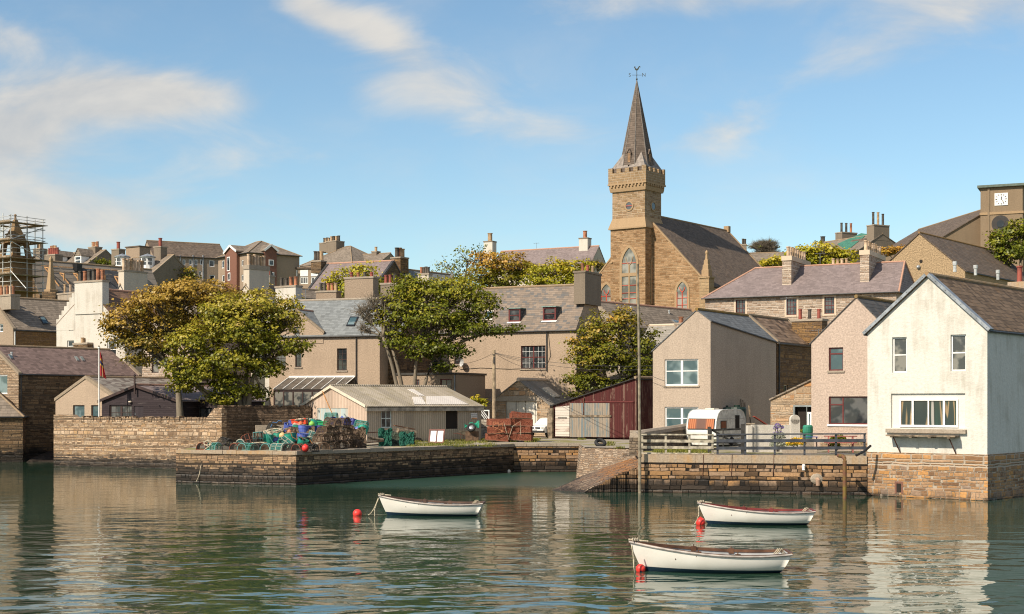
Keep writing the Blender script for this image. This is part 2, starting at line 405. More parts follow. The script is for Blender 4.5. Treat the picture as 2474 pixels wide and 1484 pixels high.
SL_RED = slate('russet_tile', (.2, .12, .08), .25, .3, .32, line=.2)
RIDGE = harl('ridge_stone', (.3, .225, .15), .25, .35, (.36, .17, .05), scale=6)
RIDGE2 = harl('ridge_terracotta', (.47, .27, .19), .2, .3, scale=6)
LEAD = plain('lead', (.32, .34, .36), .45, .3, .2)
SKEW = harl('skew_stone', (.3, .235, .17), .2, .35, (.17, .15, .11), scale=6)
POT = [plain('pot_terracotta', (.42, .17, .085), .7, 0, .3, 2, .4), plain('pot_buff', (.45, .30, .17), .7, 0, .25, 2), plain('pot_red', (.3, .075, .05), .6, 0, .2, 2), plain('pot_dark', (.09, .075, .06), .7, 0, .3, 2), plain('pot_cream', (.6, .43, .29), .7, 0, .2, 2)]
WHITEP = plain('white_paint', (.8, .79, .76), .45, 0, .04)
CREAMP = plain('cream_paint', (.68, .6, .48), .5, 0, .1)
OXP = plain('oxblood_paint', (.14, .028, .025), .5, 0, .15)
OXR = plain('church_red_paint', (.62, .085, .045), .5, 0, .1)
BROWNP = plain('brown_paint', (.055, .03, .025), .5, 0, .2)
BLACKP = plain('black_paint', (.018, .018, .02), .45, 0, .2)
GREYP = plain('slate_blue_paint', (.05, .055, .068), .6, 0, .25)
DARKIN = plain('dark_interior', (.022, .016, .012), .9, 0, .1)
GUTTER = plain('gutter_iron', (.05, .048, .047), .5, 0, .2)
STEEL = plain('galvanised_steel', (.4, .41, .42), .4, .6, .2)
GL = glass('window_glass')
GLSKY = glass('window_glass_pale', (.05, .09, .10), (.16, .22, .23), .04, .8)
GLCURT = glass('window_glass_curtain', (.05, .055, .055), (.2, .19, .165), .12, 1.6)
WOOD = plain('weathered_wood', (.25, .19, .13), .85, 0, .35, 4)
WOODB = plain('brown_wood', (.15, .09, .055), .8, 0, .3, 4)
WOODO = plain('new_pine', (.55, .3, .13), .7, 0, .2, 4)
RUST = plain('rusted_iron', (.12, .05, .032), .8, .1, .35, 5)

# ---------------------------------------------------------------- camera, light, sky
cam = bpy.data.cameras.new('camera'); cam.lens = 50; cam.sensor_width = 36; cam.sensor_fit = 'HORIZONTAL'
cam.shift_y = (VH - 742.0) / 2473.0; cam.clip_end = 6000; cam.clip_start = .1
co = bpy.data.objects.new('camera', cam); col.objects.link(co); co.location = (0, 0, H); co.rotation_euler = (rad(90), 0, 0)
scene.camera = co
SUNV = Vector((-.56, -.51, .65)).normalized()
sl = bpy.data.lights.new('sun', 'SUN'); sl.energy = 5.0; sl.angle = rad(.55); sl.color = (1.0, .89, .73)
so = bpy.data.objects.new('sun', sl); col.objects.link(so)
so.rotation_euler = SUNV.to_track_quat('Z', 'Y').to_euler(); so.location = (-40, 0, 60)
w = bpy.data.worlds.new('World'); scene.world = w; w.use_nodes = True
nt = w.node_tree
for n in list(nt.nodes): nt.nodes.remove(n)
sky = nd(nt, 'ShaderNodeTexSky', sky_type='NISHITA', sun_disc=False, sun_elevation=math.asin(SUNV.z), sun_rotation=math.atan2(SUNV.x, SUNV.y) % (2 * math.pi))
sky.altitude = 0; sky.air_density = 1.0; sky.dust_density = .4; sky.ozone_density = 2.0
tc = nt.nodes.new('ShaderNodeTexCoord'); sp = nd(nt, 'ShaderNodeSeparateXYZ', {0: tc.outputs['Generated']})
dy = mt(nt, 'ADD', mt(nt, 'ABSOLUTE', sp.outputs[1]), .04)
cx = mt(nt, 'DIVIDE', sp.outputs[0], dy); cz = mt(nt, 'DIVIDE', sp.outputs[2], dy)
pv = nd(nt, 'ShaderNodeCombineXYZ', {0: mt(nt, 'MULTIPLY', cx, 1.0), 1: mt(nt, 'MULTIPLY', cz, 2.2)}).outputs[0]
fb = noise(nt, pv, 9.0, 9, .6, dist=.5); fb2 = noise(nt, pv, 3.2, 5, .6, dist=.3)
def blob(u, v, ru, rv, amp, rot=0.0):
    x0 = (u - UC) / F; z0 = (VH - v) / F
    a = mt(nt, 'SUBTRACT', cx, x0); b = mt(nt, 'SUBTRACT', cz, z0)
    ca, sa = math.cos(rot), math.sin(rot)
    a2 = mt(nt, 'ADD', mt(nt, 'MULTIPLY', a, ca), mt(nt, 'MULTIPLY', b, sa)); b2 = mt(nt, 'SUBTRACT', mt(nt, 'MULTIPLY', b, ca), mt(nt, 'MULTIPLY', a, sa))
    q = mt(nt, 'ADD', mt(nt, 'POWER', mt(nt, 'DIVIDE', a2, ru / F), 2.0), mt(nt, 'POWER', mt(nt, 'DIVIDE', b2, rv / F), 2.0))
    return mt(nt, 'MULTIPLY', mt(nt, 'EXPONENT', mt(nt, 'MULTIPLY', q, -1.0)), amp)
acc = None
for a in ((250, 262, 260, 85, 1.15), (480, 265, 220, 55, .6), (60, 360, 150, 70, 1.05), (170, 500, 330, 95, .75), (330, 570, 420, 60, .5), (760, 55, 100, 46, .85, -.5), (920, 110, 130, 50, .85, -.4), (1060, 245, 230, 85, .7, -.15), (40, 130, 180, 50, .55), (1620, 30, 420, 60, .72, .05), (2360, 40, 330, 90, .85), (1720, 345, 130, 60, .60, .3), (2040, 170, 200, 70, .5, .3), (1330, 345, 170, 40, .45), (-300, 350, 300, 300, .8), (700, 400, 240, 40, .25)):
    bl = blob(*a); acc = bl if acc is None else mt(nt, 'ADD', acc, bl)
wis = mr(nt, mt(nt, 'ADD', mt(nt, 'MULTIPLY', fb, .65), mt(nt, 'MULTIPLY', fb2, .45)), .36, .70)
dens = mt(nt, 'ADD', acc, mt(nt, 'ADD', mt(nt, 'MULTIPLY', mt(nt, 'SUBTRACT', fb, .5), 1.7), mt(nt, 'MULTIPLY', mt(nt, 'SUBTRACT', fb2, .5), 1.0)))
mask = mt(nt, 'MULTIPLY', mr(nt, dens, .08, 1.15), .88)
far = mt(nt, 'MULTIPLY', mr(nt, sp.outputs[1], .25, -.35), mr(nt, fb2, .40, .60))  # unseen clouds behind the camera, added for a warm bright fill
mask = mt(nt, 'MAXIMUM', mask, mt(nt, 'MULTIPLY', far, .9))
thin = mt(nt, 'MULTIPLY', mr(nt, mt(nt, 'ADD', mt(nt, 'MULTIPLY', fb2, .6), mt(nt, 'MULTIPLY', fb, .4)), .42, .72), .24)
mask = mt(nt, 'MAXIMUM', mask, thin)
skyc = mixc(nt, 1.0, sky.outputs[0], (.93, 1.03, 1.0), 'MULTIPLY')
bg1 = nd(nt, 'ShaderNodeBackground', {0: skyc, 1: .116})
ccol = mixc(nt, wis, (.66, .66, .66), (.95, .89, .80))
bg2 = nd(nt, 'ShaderNodeBackground', {0: ccol, 1: .70})
mx = nd(nt, 'ShaderNodeMixShader', {0: mask, 1: bg1.outputs[0], 2: bg2.outputs[0]})
out = nt.nodes.new('ShaderNodeOutputWorld'); lk(nt, mx.outputs[0], out.inputs[0])
scene.view_settings.view_transform = 'Standard'; scene.view_settings.look = 'None'; scene.view_settings.exposure = 0.30
scene.render.film_transparent = False
scene.cycles.filter_width = 1.1
# ---------------------------------------------------------------- the setting
def struct(o): o['kind'] = 'structure'; return o
# water
m, nt, b = newmat('harbour_water'); uv, ob, po = coords(nt)
sy = nd(nt, 'ShaderNodeSeparateXYZ', {0: po})
pn = noise(nt, po, .045, 3, .6)
calm = mt(nt, 'MULTIPLY', mr(nt, sy.outputs[0], -12.5, -7.0), mr(nt, mt(nt, 'ADD', sy.outputs[1], mt(nt, 'MULTIPLY', pn, 8.0)), 74.0, 82.0))
near = mr(nt, mt(nt, 'ADD', sy.outputs[1], mt(nt, 'MULTIPLY', mt(nt, 'SUBTRACT', pn, .5), 34.0)), 33.0, 58.0, 1.0, .20)
w1 = noise(nt, vscale(nt, po, (.55, .80, 1)), .85, 2, .45, dist=.3)
w2 = noise(nt, vscale(nt, po, (.8, 1.25, 1)), 2.6, 2, .5)
w3 = noise(nt, vscale(nt, po, (1, 1.15, 1)), 9.0, 2, .5)
h = mt(nt, 'MULTIPLY', w1, mt(nt, 'MULTIPLY', near, .105))
h = mt(nt, 'ADD', h, mt(nt, 'MULTIPLY', w2, mt(nt, 'ADD', .0042, mt(nt, 'MULTIPLY', near, .001))))
h = mt(nt, 'ADD', h, mt(nt, 'MULTIPLY', w3, mt(nt, 'ADD', .0006, mt(nt, 'MULTIPLY', calm, .004))))
lk(nt, mixc(nt, mr(nt, pn, .35, .7), (.020, .046, .024), (.026, .064, .046)), b.inputs['Base Color'])
lk(nt, mt(nt, 'ADD', .025, mt(nt, 'MULTIPLY', calm, .27)), b.inputs['Roughness']); b.inputs['IOR'].default_value = 1.42; b.inputs['Specular IOR Level'].default_value = .5
bump(nt, b, h, 1.0, 1.0)
mb = MB(); mb.poly([(-900, -500, 0), (900, -500, 0), (900, 160, 0), (-900, 160, 0)])
struct(mb.build('water', m))

# ground materials
mg, nt, b = newmat('yard_ground'); uv, ob, po = coords(nt)
n1 = noise(nt, po, .35, 5, .7); n2 = noise(nt, po, 4.0, 5, .7)
c = mixc(nt, n2, (.24, .205, .165), (.36, .31, .25))
gr = mixc(nt, noise(nt, po, 2.2, 4, .7), (.10, .11, .025), (.30, .25, .07))
sx = nd(nt, 'ShaderNodeSeparateXYZ', {0: po})
lk(nt, mixc(nt, mr(nt, mt(nt, 'ADD', n1, mt(nt, 'MULTIPLY', n2, .25)), .60, .72), c, gr), b.inputs['Base Color']); b.inputs['Roughness'].default_value = .95
bump(nt, b, n2, .03, .7)
mh, nt, b = newmat('hillside_grass'); uv, ob, po = coords(nt)
lk(nt, mixc(nt, noise(nt, po, .4, 6, .7), (.05, .075, .015), (.16, .16, .04)), b.inputs['Base Color']); b.inputs['Roughness'].default_value = .95

QZ = 1.80
A_ = G(425, 1166); B_ = G(715, 1172.5); C_ = G(1240, 1141); D_ = G(1402, 1140.5)
E_ = G(1546, 1190); F_ = Vector((17.05, 68.3, 0)); Gc = G(2384.5, 1210)
WL = Vector((-32.55, 101.0, 0)); WR = Vector((-19.4, 95.0, 0))
edge = [(-140, 122), (-37.0, 122), (-32.3, 119), (-32.2, 101.3), (WR.x - .2, WR.y + .1), (A_.x + .05, A_.y + .3), (B_.x - .1, B_.y + .3), (C_.x, C_.y + .2), (4.32, 92.2), (4.33, 85.2), (7.12, 83.05), (7.2, 75.5), (7.25, 71.3), (F_.x, F_.y + .3), (24, 80), (60, 80), (140, 110)]
mb = MB()
for i in range(len(edge) - 1):
    (x0, y0), (x1, y1) = edge[i], edge[i + 1]
    mb.poly([(x0, y0, QZ), (x1, y1, QZ), (x1, max(y1, 126), QZ), (x0, max(y0, 126), QZ)])
struct(mb.build('yard', mg))
mb = MB(); xs = [-260 + 10 * i for i in range(53)]; ys = [118 + 6 * i for i in range(16)] + [240, 300, 420, 700]
for j in range(len(ys) - 1):
    for i in range(len(xs) - 1):
        q = [(xs[i], ys[j]), (xs[i + 1], ys[j]), (xs[i + 1], ys[j + 1]), (xs[i], ys[j + 1])]
        mb.poly([(x, y, hill(x, y) - (.25 if y < 119 else 0)) for x, y in q])
struct(mb.build('hillside', mh, smooth=True))

def wallblock(name, label, cat, pts, th, z0, z1, mat, side=1, cope=None, parent=None, ztops=None):
    """wall along a polyline pts (xy) of thickness th to one side"""
    mb = MB(); n = len(pts); zt = ztops or [z1] * n
    for i in range(n - 1):
        a = Vector(pts[i][:2]); c = Vector(pts[i + 1][:2]); d = (c - a).normalized(); nrm = Vector((-d.y, d.x)) * th * side
        p = [a, c, c + nrm, a + nrm]
        if side < 0: p = [a + nrm, c + nrm, c, a]; zz = [zt[i], zt[i + 1], zt[i + 1], zt[i]]
        else: zz = [zt[i], zt[i + 1], zt[i + 1], zt[i]]
        mb.hexa([(q.x, q.y, z0) for q in p] + [(q.x, q.y, z) for q, z in zip(p, zz)])
    o = mb.build(name, mat, parent)
    if label: tag(o, label, cat)
    return o
def coping(parent, a, c, th, z, h, seg, mat, over=.05, side=1, name='coping', rough=.02, zend=None):
    a = Vector(a[:2]); c = Vector(c[:2]); d = (c - a); L = d.length; d.normalize(); nr = Vector((-d.y, d.x)) * side
    mb = MB(); s = 0.0
    while s < L - .01:
        l = min(L - s, seg * R.uniform(.7, 1.35))
        if L - s - l < .15: l = L - s
        g = .008; p0 = a + d * (s + g); p1 = a + d * (s + l - g); o1 = -nr * (over + R.uniform(-rough, rough)); o2 = nr * (th + R.uniform(-rough, rough))
        zz = z + ((zend - z) * (s / L) if zend is not None else 0); t = zz + h + R.uniform(-rough, rough)
        q = [p0 + o1, p1 + o1, p1 + o2, p0 + o2]
        if side < 0: q = q[::-1]
        mb.hexa([(x.x, x.y, zz + .003) for x in q] + [(x.x, x.y, t + R.uniform(-rough, rough) * .5) for x in q]); s += l
    return mb.build(name, mat, parent)

# the pier with its lit front and shaded basin side
pier = empty('stone_pier', (B_.x, B_.y, 0), 0, 'rough stone pier in the middle, heaped with creels and tubs', 'pier')
def local(o, pts): return [Vector((p[0] - o.location.x, p[1] - o.location.y, 0)) for p in pts]
back = (-19.6, 94.6)
pp = local(pier, [(A_.x - .1, 94.5), A_, B_, C_])
wallblock('pier_wall', None, None, pp, .8, -1.2, QZ - .16, SPIER, 1, parent=pier)
coping(pier, pp[1], pp[2], .8, QZ - .16, .20, 1.1, CONCO)
coping(pier, pp[2], pp[3], .8, QZ - .16, .20, 1.5, CONC)
bw = empty('basin_quay_wall', (C_.x, C_.y, 0), 0, 'dark stone quay wall at the back of the little basin below the paved yard', 'quay wall')
pp = local(bw, [(C_.x + .02, C_.y + .05), (D_.x, D_.y)])
wallblock('wall_face', None, None, pp, .8, -1.2, QZ - .14, SQUAY, 1, parent=bw)
coping(bw, pp[0], pp[1], .8, QZ - .14, .18, .9, CONC)
# right hand quay wall
rq = empty('garden_quay_wall', (E_.x, E_.y, 0), 0, 'orange stone quay wall with concrete coping under the garden fence', 'quay wall')
pp = local(rq, [E_, F_])
wallblock('wall_face', None, None, pp, .7, -1.2, 1.50, SQUAY, 1, parent=rq)
mb = MB(); a, c = pp; d = (c - a).normalized(); nr = Vector((-d.y, d.x, 0))
for i in range(4):
    p0 = a + d * ((c - a).length * i / 4 + .004); p1 = a + d * ((c - a).length * (i + 1) / 4 - .004)
    q = [p0 - nr * .03, p1 - nr * .03, p1 + nr * .72, p0 + nr * .72]
    mb.hexa([(x.x, x.y, 1.503) for x in q] + [(x.x, x.y, 1.90) for x in q])
mb.build('coping', CONCO, rq)
# end wall of the quay at the slip
wallblock('slip_side_wall', 'short stone retaining wall beside the boat slip by the tall mast pole', 'quay wall', [(E_.x + .1, E_.y + .72), (7.1, 82.4)], .5, -1.0, 1.79, SQUAY, -1)
mb = MB()
rv = [[Vector((3.75, 84.1, -.3)).lerp(Vector((7.25, 81.4, 1.0)), t), Vector((4.25, 85.4, 1.80)).lerp(Vector((7.2, 83.2, 1.81)), t)] for t in [i / 12 for i in range(13)]]
for i in range(12): mb.poly([rv[i][0], rv[i + 1][0], rv[i + 1][1], rv[i][1]])
mb.poly([(3.75, 84.1, -1), rv[0][0], rv[0][1], (4.35, 92.3, 1.79), (4.35, 92.3, -1)])
tag(mb.build('revetment', rubble('revetment_rubble', [(.22, .15, .1), (.33, .24, .165), (.38, .3, .22), (.3, .19, .11)], (.15, .11, .08), .13, .4, mw=.012, warp=.15, lichen=.4)), 'sloping pale rubble revetment between the basin and the orange boat slip', 'retaining wall')

# the slip
m, nt, b = newmat('slip_stone'); uv, ob, po = coords(nt)
rnd, ed, fy, r2 = masonry(nt, ob, .16, .5, .25, .3, .7)[:4]
sz = nd(nt, 'ShaderNodeSeparateXYZ', {0: po}).outputs[2]
c = ramp(nt, rnd, [(0, (.15, .10, .07)), (.6, (.25, .165, .11)), (1, (.34, .25, .17))])
lz = noise(nt, po, .9, 6, .75)
zz = mt(nt, 'ADD', sz, mt(nt, 'MULTIPLY', mt(nt, 'SUBTRACT', lz, .5), 1.6))
c = mixc(nt, mt(nt, 'MULTIPLY', mt(nt, 'MULTIPLY', mr(nt, zz, .5, .9), mr(nt, zz, 1.6, 1.15)), mr(nt, noise(nt, po, 2.3, 5, .7), .35, .6)), c, (.46, .19, .05))
c = mixc(nt, mr(nt, zz, .35, .05), c, (.05, .033, .022))
c = mixc(nt, mr(nt, ed, .004, .02, .6, 0), c, (.04, .03, .02))
lk(nt, c, b.inputs['Base Color']); b.inputs['Roughness'].default_value = .8
bump(nt, b, mt(nt, 'ADD', noise(nt, po, 5, 5, .7), mr(nt, ed, 0, .05)), .12, 1.0)
SLIPM = m
lo = [(3.5, 70.6, -.05), (1.75, 72.5, -.08), (2.9, 78.5, -.06), (3.75, 84.2, -.04)]
hi = [(6.3, 71.1, 1.25), (6.6, 74.0, 1.33), (6.9, 78.0, 1.36), (7.2, 81.5, 1.38)]
mb = MB(); NS, NT = 10, 24
def lerp3(pl, t):
    k = min(int(t * 3), 2); f = t * 3 - k; return Vector(pl[k]).lerp(Vector(pl[k + 1]), f)
grid = []
for j in range(NT + 1):
    row = []
    for i in range(NS + 1):
        p = lerp3(lo, j / NT).lerp(lerp3(hi, j / NT), i / NS)
        bulge = .05 * math.sin(math.pi * i / NS); p.z += bulge + R.uniform(-.03, .03) * (0 < i < NS); row.append(p)
    grid.append(row)
for j in range(NT):
    for i in range(NS): mb.poly([grid[j][i], grid[j][i + 1], grid[j + 1][i + 1], grid[j + 1][i]])
g0 = grid[0]
sl_o = mb.build('boat_slip', SLIPM); tag(sl_o, 'sloping stone boat slip with orange lichen running down into the water', 'slipway')
mb = MB()   # edge stones set on end along the slip's near side
for i in range(NS * 3):
    t = i / (NS * 3); p = g0[0].lerp(g0[-1], t); q = g0[0].lerp(g0[-1], t + 1 / (NS * 3) - .004)
    h = p.z + .1 * math.sin(math.pi * t) + R.uniform(-.03, .08)
    mb.box(p.x + .01, q.x, p.y - .18 + R.uniform(-.05, .04), p.y + .12, -1, h)
mb.build('edge_stones', SQUAY, sl_o)

# left garden wall with upright cope stones
gw = empty('garden_wall', (WR.x, WR.y, 0), 0, 'long rubble sea wall on the left topped with upright cope stones', 'wall')
a = WL - Vector((WR.x, WR.y, 0)); c = Vector((0, 0, 0)); d = (c - a).normalized(); nr = Vector((-d.y, d.x, 0)); L = (c - a).length
mb = MB()
prof = [(0, 3.62), (.11, 3.62), (.16, 3.2), (.9, 3.2), (.935, 3.75), (.96, 4.1), (1, 4.12)]
for (t0, z0), (t1, z1) in zip(prof[:-1], prof[1:]):
    p0 = a + d * L * t0; p1 = a + d * L * t1; q = [p0, p1, p1 + nr * .55, p0 + nr * .55]
    mb.hexa([(x.x, x.y, -1.2) for x in q] + [(x.x, x.y, z) for x, z in zip(q, (z0, z1, z1, z0))])
mb.build('wall_body', SWALL, gw)
mb = MB(); s = .17 * L
while s < .9 * L:
    l = R.uniform(.07, .2); p0 = a + d * s; p1 = a + d * (s + l - .012); o = R.uniform(-.03, .04)
    q = [p0 - nr * (.02 - o), p1 - nr * (.02 - o), p1 + nr * .56, p0 + nr * .56]
    z = R.uniform(.19, .33)
    mb.hexa([(x.x, x.y, 3.195) for x in q] + [(x.x, x.y, 3.2 + z + R.uniform(-.03, .03)) for x in q]); s += l
mb.build('cope_stones', SWALL, gw)
SWALLD = rubble('shaded_return_rubble', [(.09, .06, .04), (.15, .1, .065), (.22, .15, .1), (.13, .085, .055)], (.05, .036, .025), .11, .35, mw=.009, warp=.09, pale=.2)  # darker copy of the sea wall stone; tree shade put into the colour
rw = empty('return_wall', (WR.x, WR.y, 1.8), 0, 'shaded tall rubble wall returning behind the creels under the trees', 'wall')
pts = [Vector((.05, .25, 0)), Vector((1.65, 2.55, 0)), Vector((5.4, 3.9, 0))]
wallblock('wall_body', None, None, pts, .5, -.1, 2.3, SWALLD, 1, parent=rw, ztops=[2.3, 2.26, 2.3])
mb = MB()
for p0, p1 in ((pts[0], pts[1]), (pts[1], pts[2])):
    dd = (p1 - p0).normalized(); n2 = Vector((-dd.y, dd.x, 0)); s = 0; LL = (p1 - p0).length
    while s < LL:
        l = R.uniform(.09, .22); e = p0 + dd * s; f = p0 + dd * min(LL, s + l - .01); q = [e - n2 * .03, f - n2 * .03, f + n2 * .53, e + n2 * .53]; z = R.uniform(.08, .2)
        mb.hexa([(x.x, x.y, 2.255) for x in q] + [(x.x, x.y, 2.3 + z) for x in q]); s += l
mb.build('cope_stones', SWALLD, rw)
cbw = wallblock('block_wall', 'low grey concrete block wall with flat top behind the creel heap', 'wall', [(-17.3, 96.1), (-13.9, 97.3)], .25, 1.75, 2.95, CONC, 1)

# ---------------------------------------------------------------- house builder
def clip_poly(poly, rect):
    x0, z0, x1, z1 = rect
    def cl(pts, ax, val, keep_gt):
        out = []
        for i in range(len(pts)):
            p, q = pts[i], pts[(i + 1) % len(pts)]
            ip = (p[ax] >= val) if keep_gt else (p[ax] <= val); iq = (q[ax] >= val) if keep_gt else (q[ax] <= val)
            if ip: out.append(p)
            if ip != iq:
                t = (val - p[ax]) / (q[ax] - p[ax]); out.append(tuple(p[k] + (q[k] - p[k]) * t for k in range(2)))
        return out
    for ax, val, g in ((0, x0, True), (0, x1, False), (1, z0, True), (1, z1, False)):
        poly = cl(poly, ax, val, g)
        if len(poly) < 3: return []
    return poly
def holed(mb, poly, holes, fn, dep, inward):
    xs = sorted(set([min(p[0] for p in poly), max(p[0] for p in poly)] + [h[0] for h in holes] + [h[2] for h in holes]))
    zs = sorted(set([min(p[1] for p in poly), max(p[1] for p in poly)] + [h[1] for h in holes] + [h[3] for h in holes]))
    for i in range(len(xs) - 1):
        for j in range(len(zs) - 1):
            cx_, cz_ = (xs[i] + xs[i + 1]) / 2, (zs[j] + zs[j + 1]) / 2
            if any(h[0] < cx_ < h[2] and h[1] < cz_ < h[3] for h in holes): continue
            pg = clip_poly(poly, (xs[i], zs[j], xs[i + 1], zs[j + 1]))
            if pg: mb.poly([fn(x, z, 0) for x, z in pg])
    for h in holes:
        x0, z0, x1, z1 = h
        for (a, b2, c2, d2) in (((x0, z0), (x0, z1), None, None), ((x1, z1), (x1, z0), None, None), ((x0, z1), (x1, z1), None, None), ((x1, z0), (x0, z0), None, None)):
            mb.poly([fn(a[0], a[1], 0), fn(a[0], a[1], dep), fn(b2[0], b2[1], dep), fn(b2[0], b2[1], 0)])

class House:
    def __init__(s, name, label, cat, uL, uR, YR, yaw, d, zb, wall, roof, A=None, eL=None, eR=None, orient='gable', ridge=None, wins=(), ov=.12, og=.08, th=.1, skew=None, gut=True, ridge_mat=None, plinth=None, back=None, hip=(0, 0), group=None, noroof=False, w=None, capr=.11):
        th_ = rad(yaw); s.th = th_; c_, s_ = math.cos(th_), math.sin(th_)
        RX = X(uR, YR)
        if w is None:
            UL = (uL - UC) / F; w = (RX - UL * YR) / (c_ - UL * s_)
        s.w, s.d = w, d
        s.L = Vector((RX - w * c_, YR - w * s_, 0)); s.Rc = Vector((RX, YR, 0))
        if zb > 2.4: zb = min(zb, hill(RX, YR) - .8)
        s.root = empty(name, (s.L.x, s.L.y, zb), th_, label, cat, group)
        s.f = Vector((c_, s_, 0)); s.b = Vector((-s_, c_, 0)); s.zb = zb
        s.M = Matrix.Translation((s.L.x, s.L.y, zb)) @ Matrix.Rotation(th_, 4, 'Z'); s.Mi = s.M.inverted()
        s.orient = orient; s.roofm = roof
        if orient == 'gable':
            x, z = s.loc('F', *A)
            zL = Z(eL, s.L.y) - zb if eL is not None else None
            zR = Z(eR, YR) - zb if eR is not None else zL
            if zL is None: zL = zR
            s.prof = [(0, zL), (x, z), (w, zR)]
            bp = back or s.prof
            if back and callable(back): bp = back(s)
            s.bprof = bp
            s.ax, s.zr = x, z
        elif orient in ('eaves', 'hip', 'flat', 'mono'):
            ze = Z(eR, YR) - zb; s.ze = ze
            mid = s.Rc + s.b * d / 2; s.zr = Z(ridge, mid.y) - zb if ridge else ze
        s.wall = wall
        mb = MB(); hF = []; hR = []
        s.wl = []
        for wn in wins:
            face = wn[0]; x0, z1 = s.loc(face, wn[1], wn[2]); x1, z0 = s.loc(face, wn[3], wn[4])
            (hF if face == 'F' else hR).append((x0, z0, x1, z1)); s.wl.append((face, (x0, z0, x1, z1), wn[5] if len(wn) > 5 else {}))
        fF = lambda x, z, dp: (x, dp, z); fR = lambda y, z, dp: (w - dp, y, z)
        dep = .14
        if orient == 'gable':
            p = s.prof; q = s.bprof
            holed(mb, [(0, 0), (w, 0), (w, p[2][1]), p[1], (0, p[0][1])], hF, fF, dep, 1)
            if back is None: holed(mb, [(0, 0), (d, 0), (d, p[2][1]), (0, p[2][1])], hR, fR, dep, 1)
            else: mb.poly([(w, 0, 0), (q[2][0], d, 0), (q[2][0], d, q[2][1]), (w, 0, p[2][1])])
            mb.poly([(q[2][0], d, 0), (q[0][0], d, 0), (q[0][0], d, q[0][1]), (q[1][0], d, q[1][1]), (q[2][0], d, q[2][1])])
            mb.poly([(q[0][0], d, 0), (0, 0, 0), (0, 0, p[0][1]), (q[0][0], d, q[0][1])])
        else:
            ze, zr = s.ze, s.zr
            holed(mb, [(0, 0), (w, 0), (w, ze), (0, ze)], hF, fF, dep, 1)
            zbk = zr if orient == 'mono' else ze
            if orient == 'eaves': pr = [(0, 0), (d, 0), (d, ze), (d / 2, zr), (0, ze)]
            elif orient == 'mono': pr = [(0, 0), (d, 0), (d, zr), (0, ze)]
            else: pr = [(0, 0), (d, 0), (d, ze), (0, ze)]
            holed(mb, pr, hR, fR, dep, 1)
            mb.poly([(0, y, z) for y, z in pr][::-1])
            mb.poly([(w, d, 0), (0, d, 0), (0, d, zbk), (w, d, zbk)])
        s.wallo = mb.build('wall', wall, s.root)
        if plinth:
            pz, pm = plinth; pb = MB(); pb.box(-.03, w + .03, -.03, d, -3.2, pz); pb.build('stone_base', pm, s.root)
        for face, r, st in s.wl: s.window(face, r, st)
        if not noroof: s.mkroof(ov, og, th, skew, gut, ridge_mat or RIDGE, hip, capr)
    def loc(s, face, u, v, k=0.0):
        if face == 'F': q = s.Mi @ ray_plane(u, v, s.L + s.b * k, s.b); return q.x, q.z
        if face == 'R': q = s.Mi @ ray_plane(u, v, s.Rc, s.f); return q.y, q.z
    def fn(s, face):
        w = s.w
        return (lambda x, z, dp: Vector((x, dp, z))) if face == 'F' else (lambda y, z, dp: Vector((w - dp, y, z)))
    def bx(s, mb, face, x0, x1, d0, d1, z0, z1, m=0):
        w = s.w
        if face == 'F': mb.box(x0, x1, d0, d1, z0, z1, m)
        else: mb.box(w - d1, w - d0, x0, x1, z0, z1, m)
    def window(s, face, r, st):
        x0, z0, x1, z1 = r; fr = st.get('fr', WHITEP); fw = st.get('fw', .07); bw_ = st.get('bw', .03); dep = st.get('dep', .09)
        name = st.get('name', 'window'); mb = MB(); e = .003
        if st.get('solid'):
            s.bx(mb, face, x0 + e, x1 - e, dep, dep + .05, z0 + e, z1 - e)
            nbd = st.get('planks', 0)
            o = mb.build(name, fr, s.root)
            if st.get('handle'):
                hb = MB(); s.bx(hb, face, x0 + (x1 - x0) * .12, x0 + (x1 - x0) * .16, dep - .05, dep - .002, (z0 + z1) / 2 - .08, (z0 + z1) / 2 + .08); hb.build('handle', STEEL, o)
        else:
            s.bx(mb, face, x0 + e, x1 - e, dep, dep + .05, z0 + e, z0 + fw); s.bx(mb, face, x0 + e, x1 - e, dep, dep + .05, z1 - fw, z1 - e)
            s.bx(mb, face, x0 + e, x0 + fw, dep, dep + .05, z0 + fw, z1 - fw); s.bx(mb, face, x1 - fw, x1 - e, dep, dep + .05, z0 + fw, z1 - fw)
            for t, wd in st.get('vb', ()):
                c_ = x0 + (x1 - x0) * t; s.bx(mb, face, c_ - wd / 2, c_ + wd / 2, dep + .006, dep + .046, z0 + fw, z1 - fw)
            for t, wd in st.get('hb', ()):
                c_ = z0 + (z1 - z0) * t; s.bx(mb, face, x0 + fw, x1 - fw, dep + .003, dep + .048, c_ - wd / 2, c_ + wd / 2)
            o = mb.build(name, fr, s.root)
            pm = MB(); f = s.fn(face)
            pm.poly([f(x0 + fw * .6, z0 + fw * .6, dep + .03), f(x1 - fw * .6, z0 + fw * .6, dep + .03), f(x1 - fw * .6, z1 - fw * .6, dep + .03), f(x0 + fw * .6, z1 - fw * .6, dep + .03)])
            pm.build('pane', st.get('gl', GL), o)
        if st.get('sill'):
            sb = MB(); s.bx(sb, face, x0 - .08, x1 + .08, -.07, dep, z0 - .11, z0 - .002); sb.build('sill', st['sill'], o)
        if st.get('sur'):
            sb = MB(); q = st.get('sw', .16); s.bx(sb, face, x0 - q, x0, -.025, .05, z0 - q, z1 + q); s.bx(sb, face, x1, x1 + q, -.025, .05, z0 - q, z1 + q)
            s.bx(sb, face, x0 + .001, x1 - .001, -.022, .05, z1, z1 + q - .002); s.bx(sb, face, x0 + .001, x1 - .001, -.05, .05, z0 - q, z0); sb.build('window_surround', st['sur'], o)
        return o
